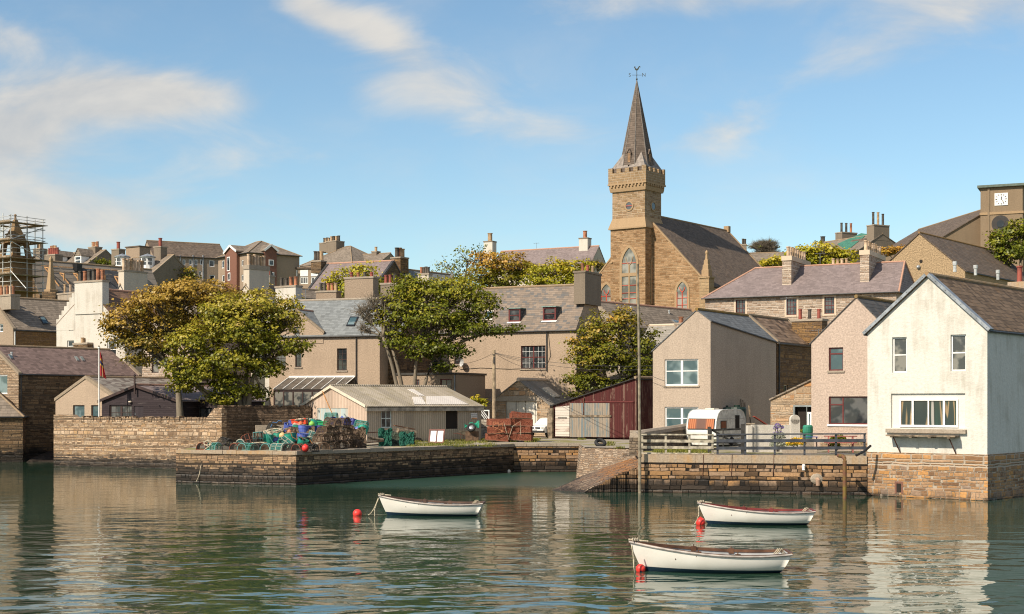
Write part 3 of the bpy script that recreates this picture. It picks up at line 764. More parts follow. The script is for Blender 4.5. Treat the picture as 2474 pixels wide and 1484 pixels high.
    def slab(s, mb, p, t):
        p = [Vector(q) for q in p]; mb.hexa([q + Vector((0, 0, .006)) for q in p] + [q + Vector((0, 0, t)) for q in p])
    def mkroof(s, ov, og, th, skew, gut, rm, hip, capr):
        w, d = s.w, s.d; mb = MB(); rb = MB(); gb = MB(); sk = []
        if s.orient == 'gable':
            p, q = s.prof, s.bprof
            def ext(a, b2, o):   # eave point extended down slope
                dx, dz = a[0] - b2[0], a[1] - b2[1]; l = math.hypot(dx, dz); return (a[0] + dx / l * o, a[1] + dz / l * o)
            aL, aR = ext(p[0], p[1], ov), ext(p[2], p[1], ov); bL, bR = ext(q[0], q[1], ov), ext(q[2], q[1], ov)
            y0, y1 = -og, d + og
            s.slab(mb, [(aL[0], y0, aL[1]), (p[1][0], y0, p[1][1]), (q[1][0], y1, q[1][1]), (bL[0], y1, bL[1])], th)
            s.slab(mb, [(p[1][0], y0, p[1][1]), (aR[0], y0, aR[1]), (bR[0], y1, bR[1]), (q[1][0], y1, q[1][1])], th)
            rb.tube([(p[1][0], y0 - .01, p[1][1] + th), (q[1][0], y1, q[1][1] + th)], capr, 8)
            if gut:
                gb.tube([(aR[0] + .03, y0, aR[1] + .01), (bR[0] + .03, y1, bR[1] + .01)], .06, 6); gb.tube([(aL[0] - .03, y0, aL[1] + .01), (bL[0] - .03, y1, bL[1] + .01)], .06, 6)
            if skew:
                for (a, t_, yy) in ((p, 0, -.06), (q, 1, d - .24)):
                    for k in (0, 2):
                        e = ext(a[k], a[1], ov + .02); m0 = a[1]
                        pts = [(e[0], yy, e[1] + th * .6), (m0[0], yy, m0[1] + th * .6), (m0[0], yy + .3, m0[1] + th * .6), (e[0], yy + .3, e[1] + th * .6)]
                        if k == 2: pts = [pts[1], pts[0], pts[3], pts[2]]
                        sk.append(MB().hexa([Vector(x) - Vector((0, 0, .1)) for x in pts] + [Vector(x) + Vector((0, 0, .14)) for x in pts]))
        elif s.orient == 'eaves':
            ze, zr = s.ze, s.zr; sl_ = (zr - ze) / (d / 2); x0, x1 = -og, w + og
            s.slab(mb, [(x0, -ov, ze - ov * sl_), (x1, -ov, ze - ov * sl_), (x1, d / 2, zr), (x0, d / 2, zr)], th)
            s.slab(mb, [(x0, d / 2, zr), (x1, d / 2, zr), (x1, d + ov, ze - ov * sl_), (x0, d + ov, ze - ov * sl_)], th)
            rb.tube([(x0, d / 2, zr + th), (x1, d / 2, zr + th)], capr, 8)
            if gut: gb.tube([(x0, -ov - .05, ze - ov * sl_), (x1, -ov - .05, ze - ov * sl_)], .06, 6)
            if skew:
                for xx in (-.06, w - .24):
                    for k in (0, 1):
                        ya, yb = (-ov, d / 2) if k == 0 else (d / 2, d + ov); za, zb_ = (ze - ov * sl_, zr) if k == 0 else (zr, ze - ov * sl_)
                        pts = [(xx, ya, za), (xx + .3, ya, za), (xx + .3, yb, zb_), (xx, yb, zb_)]
                        sk.append(MB().hexa([Vector(x) - Vector((0, 0, .08)) for x in pts] + [Vector(x) + Vector((0, 0, .2)) for x in pts]))
        elif s.orient == 'hip':
            ze, zr = s.ze, s.zr; h0, h1 = hip; o = ov
            c0, c1, c2, c3 = (-o, -o, ze), (w + o, -o, ze), (w + o, d + o, ze), (-o, d + o, ze); r0, r1 = (h0, d / 2, zr), (w - h1, d / 2, zr)
            mb.poly([c0, c1, r1, r0] if h0 + h1 < w - .01 else [c0, c1, r1]); mb.poly([c1, c2, r1]); mb.poly([c2, c3, r0, r1] if h0 + h1 < w - .01 else [c2, c3, r0]); mb.poly([c3, c0, r0])
            mb.poly([c3, c2, c1, c0]); up = Vector((0, 0, .01))
            for a, b2 in ((c0, r0), (c1, r1), (c2, r1), (c3, r0), (r0, r1)):
                if (Vector(a) - Vector(b2)).length > .05: rb.tube([Vector(a) + up, Vector(b2) + up], capr * .8, 6)
            if gut: gb.tube([(-o, -o - .05, ze), (w + o, -o - .05, ze)], .06, 6); gb.tube([(w + o + .05, -o, ze), (w + o + .05, d + o, ze)], .06, 6)
        elif s.orient == 'flat':
            mb.box(-ov, w + ov, -ov, d + ov, s.ze + .005, s.ze + .005 + th)
        elif s.orient == 'mono':
            ze, zr = s.ze, s.zr; sl_ = (zr - ze) / d
            s.slab(mb, [(-og, -ov, ze - ov * sl_), (w + og, -ov, ze - ov * sl_), (w + og, d, zr), (-og, d, zr)], th)
            if gut: gb.tube([(-og, -ov - .05, ze - ov * sl_), (w + og, -ov - .05, ze - ov * sl_)], .06, 6)
        s.roofo = mb.build('roof', s.roofm, s.root)
        if rb.v: rb.build('ridge_tiles', rm, s.roofo, smooth=False)
        for k_ in sk: k_.build('skew_coping', skew, s.roofo)
        if gb.v: gb.build('gutter', GUTTER, s.roofo)
    def chim(s, y, u0, u1, vtop, wy, pots=3, pm=0, pdir='x', ph=.55, mat=None, vb=None, pr=.13, cap=.16, capm=None, name='chimney'):
        x0, z1 = s.loc('F', u0, vtop, y); x1, _ = s.loc('F', u1, vtop, y)
        z0 = s.loc('F', u0, vb, y)[1] if vb else z1 - 2.6
        mb = MB(); mb.box(x0, x1, y, y + wy, max(.2, z0), z1 - cap)
        o = mb.build(name, mat or s.wall, s.root)
        cb = MB(); cb.box(x0 - .06, x1 + .06, y - .06, y + wy + .06, z1 - cap + .002, z1); cb.build('chimney_cap', capm or CONC, o)
        for i in range(pots):
            t = (i + .5) / pots; k = pm[i % len(pm)] if isinstance(pm, (list, tuple)) else pm
            px, py = ((x0 + .08 + (x1 - x0 - .16) * t, y + wy / 2) if pdir == 'x' else ((x0 + x1) / 2, y + .1 + (wy - .2) * t))
            h_ = ph * R.uniform(.92, 1.06); pb = MB()
            pb.lathe([(pr * 1.08, 0), (pr * 1.08, .06), (pr * .92, .08), (pr * .88, h_ - .1), (pr * 1.08, h_ - .09), (pr * 1.08, h_), (pr * .78, h_), (pr * .78, h_ - .15)], (px, py, z1 + .001), 10)
            pb.build('chimney_pot', POT[k], o, smooth=False)
        return o
    def slope_pt(s, u, v, side='R', k=.0):
        if s.orient == 'gable':
            p = s.prof; a, b2 = (p[1], p[2]) if side == 'R' else (p[0], p[1])
            n = Vector((-(b2[1] - a[1]), 0, b2[0] - a[0])).normalized(); p0 = Vector((a[0], 0, a[1]))
        else:
            n = Vector((0, -(s.zr - s.ze), s.d / 2)).normalized(); p0 = Vector((0, 0, s.ze))
        n3 = s.M.to_3x3() @ n; w0 = s.M @ (p0 + n * k)
        return s.Mi @ ray_plane(u, v, w0, n3), n
    def skylight(s, quad, side='R', fr=STEEL, th=.1, name='skylight', gl=None, k=.13, fw=.12):
        pts = [s.slope_pt(u, v, side, th + .02)[0] for u, v in quad]; n = s.slope_pt(quad[0][0], quad[0][1], side)[1]
        c_ = sum(pts, Vector()) / 4
        mb = MB(); mb.hexa([p - n * .06 for p in pts] + [p + n * .05 for p in pts]); o = mb.build(name, fr, s.root)
        pb = MB(); q = [c_ + (p - c_) * (1 - fw * 2) + n * .056 for p in pts]; pb.poly(q); pb.build('pane', gl or GLSKY, o)
    def vent(s, u, v, side='R', h=.35, r=.07, mat=None):
        p, n = s.slope_pt(u, v, side, .1); mb = MB(); mb.tube([p - Vector((0, 0, .1)), p + Vector((0, 0, h * .6)), p + Vector((0, 0, h * .62)), p + Vector((0, 0, h))], [r, r, r * 1.35, r * 1.35], 8)
        mb.build('roof_vent', mat or plain('vent_grey', (.5, .52, .52), .5), s.root)
    def aerial(s, x, y, z, h=1.1):
        mb = MB(); mb.tube([(x, y, z), (x, y, z + h)], .022, 4); mb.tube([(x - .45, y, z + h - .06), (x + .45, y, z + h - .06)], .016, 4)
        for k in range(5): mb.tube([(x - .4 + .2 * k, y - .22, z + h - .06), (x - .4 + .2 * k, y + .22, z + h - .06)], .011, 4)
        mb.build('tv_aerial', STEEL, s.root)
    def downpipe(s, u, v0, v1, face='F', mat=None, r=.05):
        x, z0 = s.loc(face, u, v0); _, z1 = s.loc(face, u, v1); f = s.fn(face); mb = MB(); mb.tube([f(x, z0, -.07), f(x, z1, -.07)], r, 6)
        mb.build('downpipe', mat or GUTTER, s.root)
# ---------------------------------------------------------------- near houses, right side
def sash(fr=WHITEP, **k):
    d = dict(fr=fr, hb=[(.5, .055)], fw=.07); d.update(k); return d
def bars(nx, ny, fr, bw=.03, mid=None, **k):
    d = dict(fr=fr, vb=[(i / nx, bw) for i in range(1, nx)], hb=[(i / ny, bw if not (mid and i * 2 == ny) else .055) for i in range(1, ny)]); d.update(k); return d

R3 = House('white_house', 'white rendered gable house on a stone base in the water at the right edge', 'house', 2095, 2384.5, 64.6, -40, 17, 2.1, HWHITE, SL_WHITE,
           A=(2241, 668), eL=806, eR=797, plinth=(.0, SHOUSE), ov=.1, og=.12, th=.1, gut=True, ridge_mat=harl('ridge_lichen', (.3, .22, .14), .25, .7, (.42, .19, .04), scale=5),
           wins=[('F', 2154.8, 815.3, 2189.7, 900.4, sash(gl=GLCURT, fw=.07, dep=.1)), ('F', 2295.7, 809, 2333, 896.3, sash(gl=GLCURT, dep=.1)),
                 ('F', 2152, 951.2, 2331, 1035.8, dict(solid=True, fr=harl('panel_render', (.66, .635, .58), .05, .3, scale=7), dep=.1, name='window_panel'))])
# picture window set in the white panel
x0, z1 = R3.loc('F', 2171.6, 964.6); x1, z0 = R3.loc('F', 2312.5, 1033)
mb = MB(); t = .07; dp = (.03, .095)
for a0, a1, c0, c1 in ((x0, x1, z0, z0 + .1), (x0, x1, z1 - t, z1), (x0, x0 + t, z0 + .1, z1 - t), (x1 - t, x1, z0 + .1, z1 - t)): mb.box(a0, a1, dp[0], dp[1], c0, c1)
for q, wd in ((.23, .1), (.5, .06), (.765, .1)): mb.box(x0 + (x1 - x0) * q - wd / 2, x0 + (x1 - x0) * q + wd / 2, dp[0] + .002, dp[1], z0 + .1, z1 - t)
pw = mb.build('picture_window', WHITEP, R3.root)
mb = MB(); mb.poly([(x0 + .03, .085, z0 + .03), (x1 - .03, .085, z0 + .03), (x1 - .03, .085, z1 - .03), (x0 + .03, .085, z1 - .03)])
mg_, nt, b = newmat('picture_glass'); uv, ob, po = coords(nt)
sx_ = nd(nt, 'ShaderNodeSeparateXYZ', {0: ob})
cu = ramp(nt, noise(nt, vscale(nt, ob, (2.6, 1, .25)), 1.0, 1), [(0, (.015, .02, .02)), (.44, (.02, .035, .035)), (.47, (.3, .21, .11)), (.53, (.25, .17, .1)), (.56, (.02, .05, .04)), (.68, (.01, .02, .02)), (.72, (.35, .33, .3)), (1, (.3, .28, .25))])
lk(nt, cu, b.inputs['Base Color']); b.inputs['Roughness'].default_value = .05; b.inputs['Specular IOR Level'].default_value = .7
mb.build('pane', mg_, pw)
mb = MB(); xa, za = R3.loc('F', 2142, 1035.5); xb, zb_ = R3.loc('F', 2335, 1044.5); mb.box(xa, xb, -.16, .09, za - .19, za - .002); mb.build('sill', CONC, pw)
mb = MB(); xa, za = R3.loc('F', 2146, 1050, -.3); xb, _ = R3.loc('F', 2314, 1050, -.3)
for k in range(3): mb.box(xa, xb + R.uniform(-.03, .03), -.62 + .2 * k, -.62 + .2 * k + .185, za - .07, za)
for q in (.08, .36, .63, .9): mb.box(xa + (xb - xa) * q - .07, xa + (xb - xa) * q + .07, -.6, -.03, za - .13, za - .072)
sh = mb.build('plank_shelf', WOOD, R3.root)
for q in (.1, .9):
    mb = MB(); xx = xa + (xb - xa) * q; mb.tube([(xx, -.5, za - .13), (xx + .12, -.03, za - .85)], .028, 6); mb.build('iron_bracket', RUST, sh)
# hanging skews in lead
mb = MB(); p = R3.prof
for a, b2 in ((p[0], p[1]), (p[1], p[2])):
    d = Vector((b2[0] - a[0], 0, b2[1] - a[1])); l = d.length; d /= l; n = Vector((-d.z, 0, d.x)); n = n if n.z > 0 else -n
    A3 = Vector((a[0], 0, a[1])) - (d * .12 if a[1] < b2[1] else Vector()); B3 = Vector((b2[0], 0, b2[1])) + (d * .12 if b2[1] < a[1] else Vector())
    q = [A3 + Vector((0, -.17, 0)), B3 + Vector((0, -.17, 0)), B3 + Vector((0, .25, 0)), A3 + Vector((0, .25, 0))]
    mb.hexa([x + n * .02 for x in q] + [x + n * .17 for x in q])
    for k in range(12): c = A3.lerp(B3, (k + .5) / 12) + n * .1; mb.ball(c + Vector((0, -.18, 0)), .02, 6, 4)
mb.build('lead_verge', LEAD, R3.roofo)
R3.chim(13.0, 2437, 2490, 682, 1.3, 2, 2, 'x', .95, HWHITE2, vb=735, capm=CONCO, cap=.42, pr=.16)
mb = MB(); a = R3.loc('F', 2166, 1168); b2 = R3.loc('F', 2177.5, 1190); mb.box(a[0], b2[0], -.036, .1, b2[1], a[1]); mb.build('drain_hole', DARKIN, R3.root)
mb = MB(); mb.box(a[0] - .09, a[0], -.045, .1, b2[1] - .05, a[1] + .1); mb.box(b2[0], b2[0] + .09, -.045, .1, b2[1] - .05, a[1] + .1); mb.box(a[0] + .001, b2[0] - .001, -.044, .1, a[1], a[1] + .1); mb.build('brick_frame', BRICK, R3.root)

R2 = House('pale_pink_house', 'pale pink harled gable house between the garage and the white house', 'house', 1959.5, 2176, 78.0, -36, 11, 1.8, HPALE, SL_DARK2, A=(2068.3, 720), eL=829, eR=828, ov=.06, og=.05, th=.08,
           ridge_mat=harl('ridge_lichen2', (.2, .14, .07), .3, .6, (.35, .2, .04), scale=5),
           wins=[('F', 2001.5, 840, 2036.2, 895.4, dict(fr=OXP, hb=[(.73, .08)], fw=.07, sill=CONC, gl=GLSKY)), ('F', 2001.5, 958, 2125, 1026, dict(fr=OXP, vb=[(.27, .07)], fw=.07, gl=GL, sill=WHITEP))])
x0, z1 = R2.loc('F', 2001.5, 958); x1, z0 = R2.loc('F', 2125, 1026); mb = MB(); mb.box(x0 + .07, x0 + (x1 - x0) * .27, .093, .135, z0 + (z1 - z0) * .68, z0 + (z1 - z0) * .73); mb.build('transom', OXP, R2.root)

def backR1(s):
    q = s.prof
    return [(0.0, q[0][1] - .2), (q[1][0], q[1][1]), (s.w + 1.15, Z(827, 96.2) - s.zb)]
R1 = House('pink_house', 'pinkish tan harled house with a lopsided gable behind the caravan', 'house', 1576.8, 1716, 90.0, -33, 7.9, 1.75, HPINK, slate('blue_grey_slate', (.14, .145, .15), .2, .25, .34), A=(1683, 750), eL=848, eR=775.5, back=backR1, ov=.05, og=.05, th=.07,
           ridge_mat=harl('ridge_moss', (.2, .14, .06), .3, .6, (.4, .2, .03), scale=5),
           wins=[('F', 1605, 868.5, 1686.5, 931.5, dict(fr=WHITEP, vb=[(.5, .16)], hb=[(.55, .06)], fw=.09, sill=CONC, gl=GLSKY)), ('F', 1605, 983, 1686.5, 1046, dict(fr=WHITEP, vb=[(.5, .16)], hb=[(.55, .06)], fw=.09, sill=CONC, gl=GLSKY))])
R1b = House('old_stone_house', 'old brown rubble house with a flagstone roof behind the pink house', 'house', 1700, 1877, 96.35, -33, 7.2, 1.7, SOLD, SL_FLAG, A=(1806, 765), eL=850, eR=828, ov=.1, og=-.02, th=.12, skew=SKEW,
            wins=[('R', 1893, 930, 1903, 965, dict(fr=CREAMP, hb=[(.5, .05)], fw=.06))])
R1b.chim(5.6, 1912, 1985, 772, 1.1, 3, [2, 3, 2], 'x', .75, SOLD, vb=830, pr=.14)
R1b.downpipe(1880, 1040, 830, 'R')
GR = House('stone_garage', 'small lean-to stone garage with an open dark doorway beside the pale pink house', 'outbuilding', 1861, 1968, 82.5, -36, 6, 1.8, SGAR, SL_TILE, A=(1966, 917), eL=967, eR=918, ov=.06, og=.1, gut=False,
           wins=[('F', 1916, 979, 1960, 1048, dict(solid=True, fr=DARKIN, dep=.3, name='doorway'))])
x0, z1 = GR.loc('F', 1916, 979); x1, z0 = GR.loc('F', 1960, 1048)
mb = MB(); g_ = plain('garage_frame', (.22, .25, .25), .6); mb.box(x0, x0 + .09, -.02, .12, z0, z1); mb.box(x0 + .09, x1, -.02, .12, z1 - .1, z1); mb.box(x0 + (x1 - x0) * .72, x0 + (x1 - x0) * .75, .0, .1, z0, z1 - .1); mb.build('door_frame', g_, GR.root)
mb = MB(); xx = x0 + (x1 - x0) * .76; mb.box(xx, x1, .02, .08, z0, z0 + .08); mb.box(xx, xx + .1, .02, .08, z0 + .08, z1 - .5); mb.box(x1 - .1, x1, .02, .08, z0 + .08, z1 - .5); mb.box(xx, x1, .02, .08, z1 - .5, z1 - .4)
dd = mb.build('glazed_door', WHITEP, GR.root); mb = MB(); mb.poly([(xx + .05, .06, z0 + .05), (x1 - .05, .06, z0 + .05), (x1 - .05, .06, z1 - .45), (xx + .05, .06, z1 - .45)]); mb.build('pane', GLSKY, dd)

# ---------------------------------------------------------------- middle houses
PW = dict(fr=OXP)
T2 = House('tan_house', 'long tan harled house with two oxblood dormers and a massive end chimney', 'house', 950, 1392, 114, -26, 6.0, 1.8, HTAN, SL_MIX, orient='eaves', eR=794, ridge=690, ov=.12, og=.02, th=.1,
           wins=[('F', 1258, 836, 1317.5, 890.5, dict(fr=OXP, vb=[(.5, .1)], hb=[(.5, .06)], fw=.07, sill=CONC)), ('F', 1097, 850, 1116, 880, bars(2, 4, BROWNP, sill=CONC)), ('F', 1040, 855, 1066, 890, bars(2, 2, BROWNP, sill=CONC))])
x0, z1 = T2.loc('F', 1258, 836); x1, z0 = T2.loc('F', 1317.5, 890.5); mb = MB()
for k in range(2):
    for i in (1, 2): c = x0 + (x1 - x0) * (.5 * k + .03 + .155 * i); mb.box(c - .011, c + .011, .1, .13, z0 + .07, z1 - .07)
for q in (.25, .75): c = z0 + (z1 - z0) * q; mb.box(x0 + .07, x1 - .07, .102, .128, c - .011, c + .011)
mb.build('glazing_bars', WHITEP, T2.root)
T2.chim(1.1, 1386, 1413, 655, 3.4, 3, [0, 2, 1], 'y', .6, HGREY, vb=735, capm=HGREY)
# chimney flank haunch on the gable
mb = MB(); w_ = T2.w; mb.poly([(w_ + .012, 0, T2.ze), (w_ + .012, 6.0, T2.ze), (w_ + .012, 4.3, T2.zr + .4), (w_ + .012, 1.2, T2.zr + .4)]); 
def dormer(Hs, u0, v0, u1, v1, fr, roofc=LEAD):
    a, n = Hs.slope_pt(u0, v1, 'R', .1); b_, _ = Hs.slope_pt(u1, v1, 'R', .1)
    y = a.y; q = Hs.Mi @ ray_plane(u1, v0, Hs.M @ Vector((0, y, 0)), Hs.b); z1 = q.z; x0, x1, z0 = a.x, b_.x, a.z
    sl_ = (Hs.zr - Hs.ze) / (Hs.d / 2); yb = y + (z1 - z0) / sl_ + .1; t = .12
    mb = MB(); mb.box(x0, x1, y, y + .09, z0, z0 + t); mb.box(x0, x1, y, y + .09, z1 - t, z1); mb.box(x0, x0 + t, y, y + .09, z0 + t, z1 - t); mb.box(x1 - t, x1, y, y + .09, z0 + t, z1 - t); mb.box(x0 + t, x1 - t, y + .01, y + .08, (z0 + z1) / 2 - .03, (z0 + z1) / 2 + .03)
    o = mb.build('dormer', fr, Hs.root)
    mb = MB(); mb.poly([(x0 + .08, y + .06, z0 + .08), (x1 - .08, y + .06, z0 + .08), (x1 - .08, y + .06, z1 - .08), (x0 + .08, y + .06, z1 - .08)]); mb.build('pane', GL, o)
    mb = MB()
    for xx in (x0 + .002, x1 - .062): mb.hexa([(xx, y + .09, z0 - .05), (xx + .06, y + .09, z0 - .05), (xx + .06, yb, z1 - .1), (xx, yb, z1 - .1), (xx, y + .09, z1), (xx + .06, y + .09, z1), (xx + .06, yb, z1), (xx, yb, z1)])
    mb.build('dormer_cheeks', SL_DARK, o)
    mb = MB(); mb.box(x0 - .08, x1 + .08, y - .1, yb, z1 + .002, z1 + .07); mb.build('dormer_roof', roofc, o)
    mb = MB(); mb.hexa([(x0 - .1, y - .12, z0 - .12), (x1 + .1, y - .12, z0 - .12), (x1 + .1, y + .0, z0 - .03), (x0 - .1, y, z0 - .03), (x0 - .1, y - .12, z0 - .08), (x1 + .1, y - .12, z0 - .08), (x1 + .1, y, z0 + .0), (x0 - .1, y, z0 + .0)]); mb.build('dormer_sill', WHITEP, o)
VERD = plain('verdigris', (.22, .34, .3), .6, 0, .2)
dormer(T2, 1228, 745.5, 1256, 778, OXP, VERD); dormer(T2, 1311, 741.5, 1342, 775, OXP, VERD)
T2.skylight([(1176, 751), (1193, 751), (1189, 774), (1167, 774)], fr=CREAMP)
T2.downpipe(1321, 897, 797); 
mb = MB(); x, z = T2.loc('F', 1122, 878); mb.lathe([(.02, 0), (.2, .03), (.32, .1)], (0, 0, 0), 14, M=Matrix.Rotation(rad(75), 4, 'X') @ Matrix.Rotation(rad(-30), 4, 'Y'), cap=False); mb.xf(Matrix.Translation((x, -.35, z))); mb.tube([(x, -.3, z), (x + .25, -.02, z - .12)], .025, 5); mb.build('satellite_dish', plain('dish_grey', (.45, .45, .44), .5), T2.root)
T1 = House('tan_slate_house', 'tan harled house with blue grey slates and a wallhead gable behind the big tree', 'house', 650, 917, 113, -20, 8.0, 1.8, HTAN, SL_GREY, orient='eaves', eR=809, ridge=723, ov=.12, og=.03, th=.1, ridge_mat=CONC,
           wins=[('F', 814, 842, 837.6, 895, bars(2, 4, BROWNP, mid=True, sill=CONC)), ('F', 713, 843, 728, 887, bars(2, 2, BROWNP, sill=CONC)), ('F', 664, 845, 690, 888, bars(2, 2, BROWNP, sill=CONC))])
# wallhead gable
xl, zl = T1.loc('F', 654, 803, -.04); xr, zr = T1.loc('F', 780.7, 803, -.04); xa, za = T1.loc('F', 717, 750, -.04)
mb = MB(); hx0, hz1 = T1.loc('F', 711, 790, -.04); hx1, hz0 = T1.loc('F', 723, 818, -.04)
holed(mb, [(xl, T1.ze - .6), (xr, T1.ze - .6), (xr, zr), (xa, za), (xl, zl)], [(hx0, hz0, hx1, hz1)], lambda x, z, dp: (x, -.04 + dp, z), .14, 1)
wg = mb.build('wallhead_gable', HTAN, T1.root)
mb = MB(); mb.box(hx0, hx1, .05, .09, hz0, hz0 + .06); mb.box(hx0, hx1, .05, .09, hz1 - .06, hz1); mb.box(hx0, hx0 + .06, .05, .09, hz0 + .06, hz1 - .06); mb.box(hx1 - .06, hx1, .05, .09, hz0 + .06, hz1 - .06); mb.box(hx0 + .06, hx1 - .06, .052, .088, (hz0 + hz1) / 2 - .03, (hz0 + hz1) / 2 + .03)
o = mb.build('window', BROWNP, T1.root); mb = MB(); mb.poly([(hx0, .08, hz0), (hx1, .08, hz0), (hx1, .08, hz1), (hx0, .08, hz1)]); mb.build('pane', GL, o)
sl_ = (T1.zr - T1.ze) / 4.0; mb = MB(); ya = (za - T1.ze) / sl_
T1.slab(mb, [(xl - .1, -.1, zl - .12), (xa, -.1, za), (xa, ya, za), (xl - .1, .1, zl - .12)], .09)
T1.slab(mb, [(xa, -.1, za), (xr + .1, -.1, zr - .12), (xr + .1, .1, zr - .12), (xa, ya, za)], .09)
o = mb.build('gable_roof', SL_GREY, T1.root); mb = MB(); mb.tube([(xa, -.12, za + .09), (xa, ya, za + .09)], .09, 6); mb.build('ridge_tiles', RIDGE2, o)
mb = MB()
for q, s_ in ((xl - .1, -1), (xr + .1, 1)): mb.hexa([(q, -.13, zl - .2), (xa, -.13, za - .08), (xa, .12, za - .08), (q, .12, zl - .2), (q, -.13, zl), (xa, -.13, za + .13), (xa, .12, za + .13), (q, .12, zl)])
mb.build('skew_coping', SKEW, o)
T1.skylight([(949 - 0, 0)] and [(846, 766), (866, 766), (856, 788), (836, 788)], fr=BLACKP)
T1.downpipe(861, 960, 815)
T1s = House('dark_stone_annex', 'dark rubble stone side building between the two tan houses', 'house', 905, 956, 114.2, -26, 6, 1.8, SDARK, SL_GREY, orient='eaves', eR=815, ridge=760, gut=False)
# glazed lean-to on the tan slate house
yl = -2.6; x0, zt = T1.loc('F', 698, 913, -.02); x1, _ = T1.loc('F', 857, 914, -.02); xa, zl = T1.loc('F', 662, 941.5, yl); xb = xa + (x1 - x0)
cons = empty('glazed_porch', T1.M @ Vector((xa, yl, 0)), T1.th, 'brown framed glazed lean-to porch with clear sheet roof against the tan house', 'porch')
WW = x1 - x0; sh_ = x0 - xa
PLAST = plain('porch_sheet', (.105, .09, .075), .35, 0, .25, 2)
mb = MB(); mb.hexa([(0, -.1, zl), (WW, -.1, zl), (WW, -yl, zt), (0, -yl, zt), (0, -.1, zl + .04), (WW, -.1, zl + .04), (WW, -yl, zt + .04), (0, -yl, zt + .04)]); mb.xf(Matrix(((1, sh_ / 2.6, 0, 0), (0, 1, 0, 0), (0, 0, 1, 0), (0, 0, 0, 1))))
rf = mb.build('roof_sheet', PLAST, cons); mb = MB()
for i in range(8): t = WW * i / 7; mb.beam((t, -.12, zl + .06), (t + sh_, -yl, zt + .06), .05, .04)
mb.beam((sh_, -yl - .02, zt + .08), (WW + sh_, -yl - .02, zt + .08), .1, .14); mb.build('glazing_bars', WHITEP, rf)
mb = MB()
for i in range(8): t = WW * i / 7; mb.box(t - .05, t + .05, -.02, .06, 0, zl)
mb.box(0, WW, -.021, .061, zl - .16, zl - .002); mb.box(0, WW, -.015, .05, .5, .6)
o = mb.build('porch_frame', BROWNP, cons); mb = MB(); mb.poly([(0, .02, .0), (WW, .02, .0), (WW, .02, zl - .1), (0, .02, zl - .1)]); mb.build('pane', GLCURT, o)
T3 = House('flat_roof_extension', 'low flat roofed tan extension with dark fascia behind the corrugated shed', 'extension', 953.4, 1101.5, 111.5, -26, 5, 1.8, HTAN2, plain('fascia_dark', (.05, .045, .04), .6), orient='flat', eR=905, ov=.1, th=.16, gut=False,
           wins=[('F', 1062.8, 915.8, 1090.7, 950, bars(2, 2, OXP, dep=.1)), ('F', 1000, 917, 1013, 945, bars(2, 2, OXP))])
T3.downpipe(1099, 960, 906, 'F', LEAD)
GG = House('gable_garage', 'old rubble stone garage with wide white doors behind the red creel stack', 'garage', 1176.6, 1327.5, 110.2, -34, 10, 1.85, SGAR, corrugated('asbestos_sheet', (.29, .26, .225), (.2, .16, .11), .4, .18, .5), A=(1253, 919.5), eL=979, eR=979, ov=.1, og=.1, th=.08, gut=False, ridge_mat=CREAMST, capr=.16,
           wins=[('F', 1220, 970, 1296.8, 1046, dict(solid=True, fr=boards('white_boards', (.72, .67, .58), (.5, .42, .33), .1, .9), dep=.12, name='garage_door', handle=1))])
x0, z1 = GG.loc('F', 1197, 958); x1, z0 = GG.loc('F', 1304, 969.5); mb = MB(); mb.box(x0, x1, -.03, .1, z0, z1); mb.build('concrete_lintel', CONC, GG.root)
GG.skylight([(1309, 938), (1324, 936), (1353, 959), (1339, 960)], fr=CREAMP, gl=CREAMP, k=.1); GG.skylight([(1352, 935), (1366, 935), (1392, 957), (1380, 957)], fr=CREAMP, gl=CREAMP)
mb = MB(); mb.lathe([(.16, 0), (.16, .06), (.13, .08), (.13, .5), (.16, .5), (.16, .58)], (GG.ax, 9.2, GG.zr + .1), 10); mb.build('chimney_pot', POT[4], GG.root)
LS = House('low_outhouse', 'low sheet roofed outhouse between the corrugated shed and the garage', 'outbuilding', 1108, 1200, 114.5, -34, 3, 1.8, CREAMP, corrugated('dark_sheet', (.2, .175, .15), ru=.2), orient='mono', eR=978, ridge=955, gut=False)
# red timber shed
RB = boards('red_boards', (.085, .021, .02), (.22, .13, .10), .33, .14, True, (.06, .017, .016))
RS = House('red_timber_shed', 'tall red painted timber shed with peeling boards beside the pink house', 'shed', 1335, 1537, 102.3, -34, 7, 1.9, RB, plain('tarred_felt', (.025, .023, .022), .8), A=(1536.5, 915), eL=981, eR=915.5, ov=.12, og=.15, th=.09, gut=False)
def panel(Hs, u0, v0, u1, v1, mat, name, pr=.04, v0b=None):
    x0, z1 = Hs.loc('F', u0, v0, -pr); x1, z0 = Hs.loc('F', u1, v1, -pr); z1b = Hs.loc('F', u1, v0b or v0, -pr)[1]
    mb = MB(); mb.hexa([(x0, -pr, z0), (x1, -pr, z0), (x1, -.003, z0), (x0, -.003, z0), (x0, -pr, z1), (x1, -pr, z1b), (x1, -.003, z1b), (x0, -.003, z1)]); return mb.build(name, mat, Hs.root)
panel(RS, 1341, 984, 1375, 1054.5, boards('white_planks', (.60, .545, .48), (.36, .22, .18), .12, .2, False, (.54, .48, .42)), 'white_panel', .05, 980)
panel(RS, 1347, 1008.5, 1369, 1011.5, DARKIN, 'slot', .056)
GB = boards('bare_boards', (.16, .2, .215), (.38, .31, .24), .75, .14, True, (.2, .17, .13))
panel(RS, 1376, 974, 1409.5, 1056.5, GB, 'timber_door', .06); panel(RS, 1410, 974, 1472, 1056.5, GB, 'timber_door', .07)
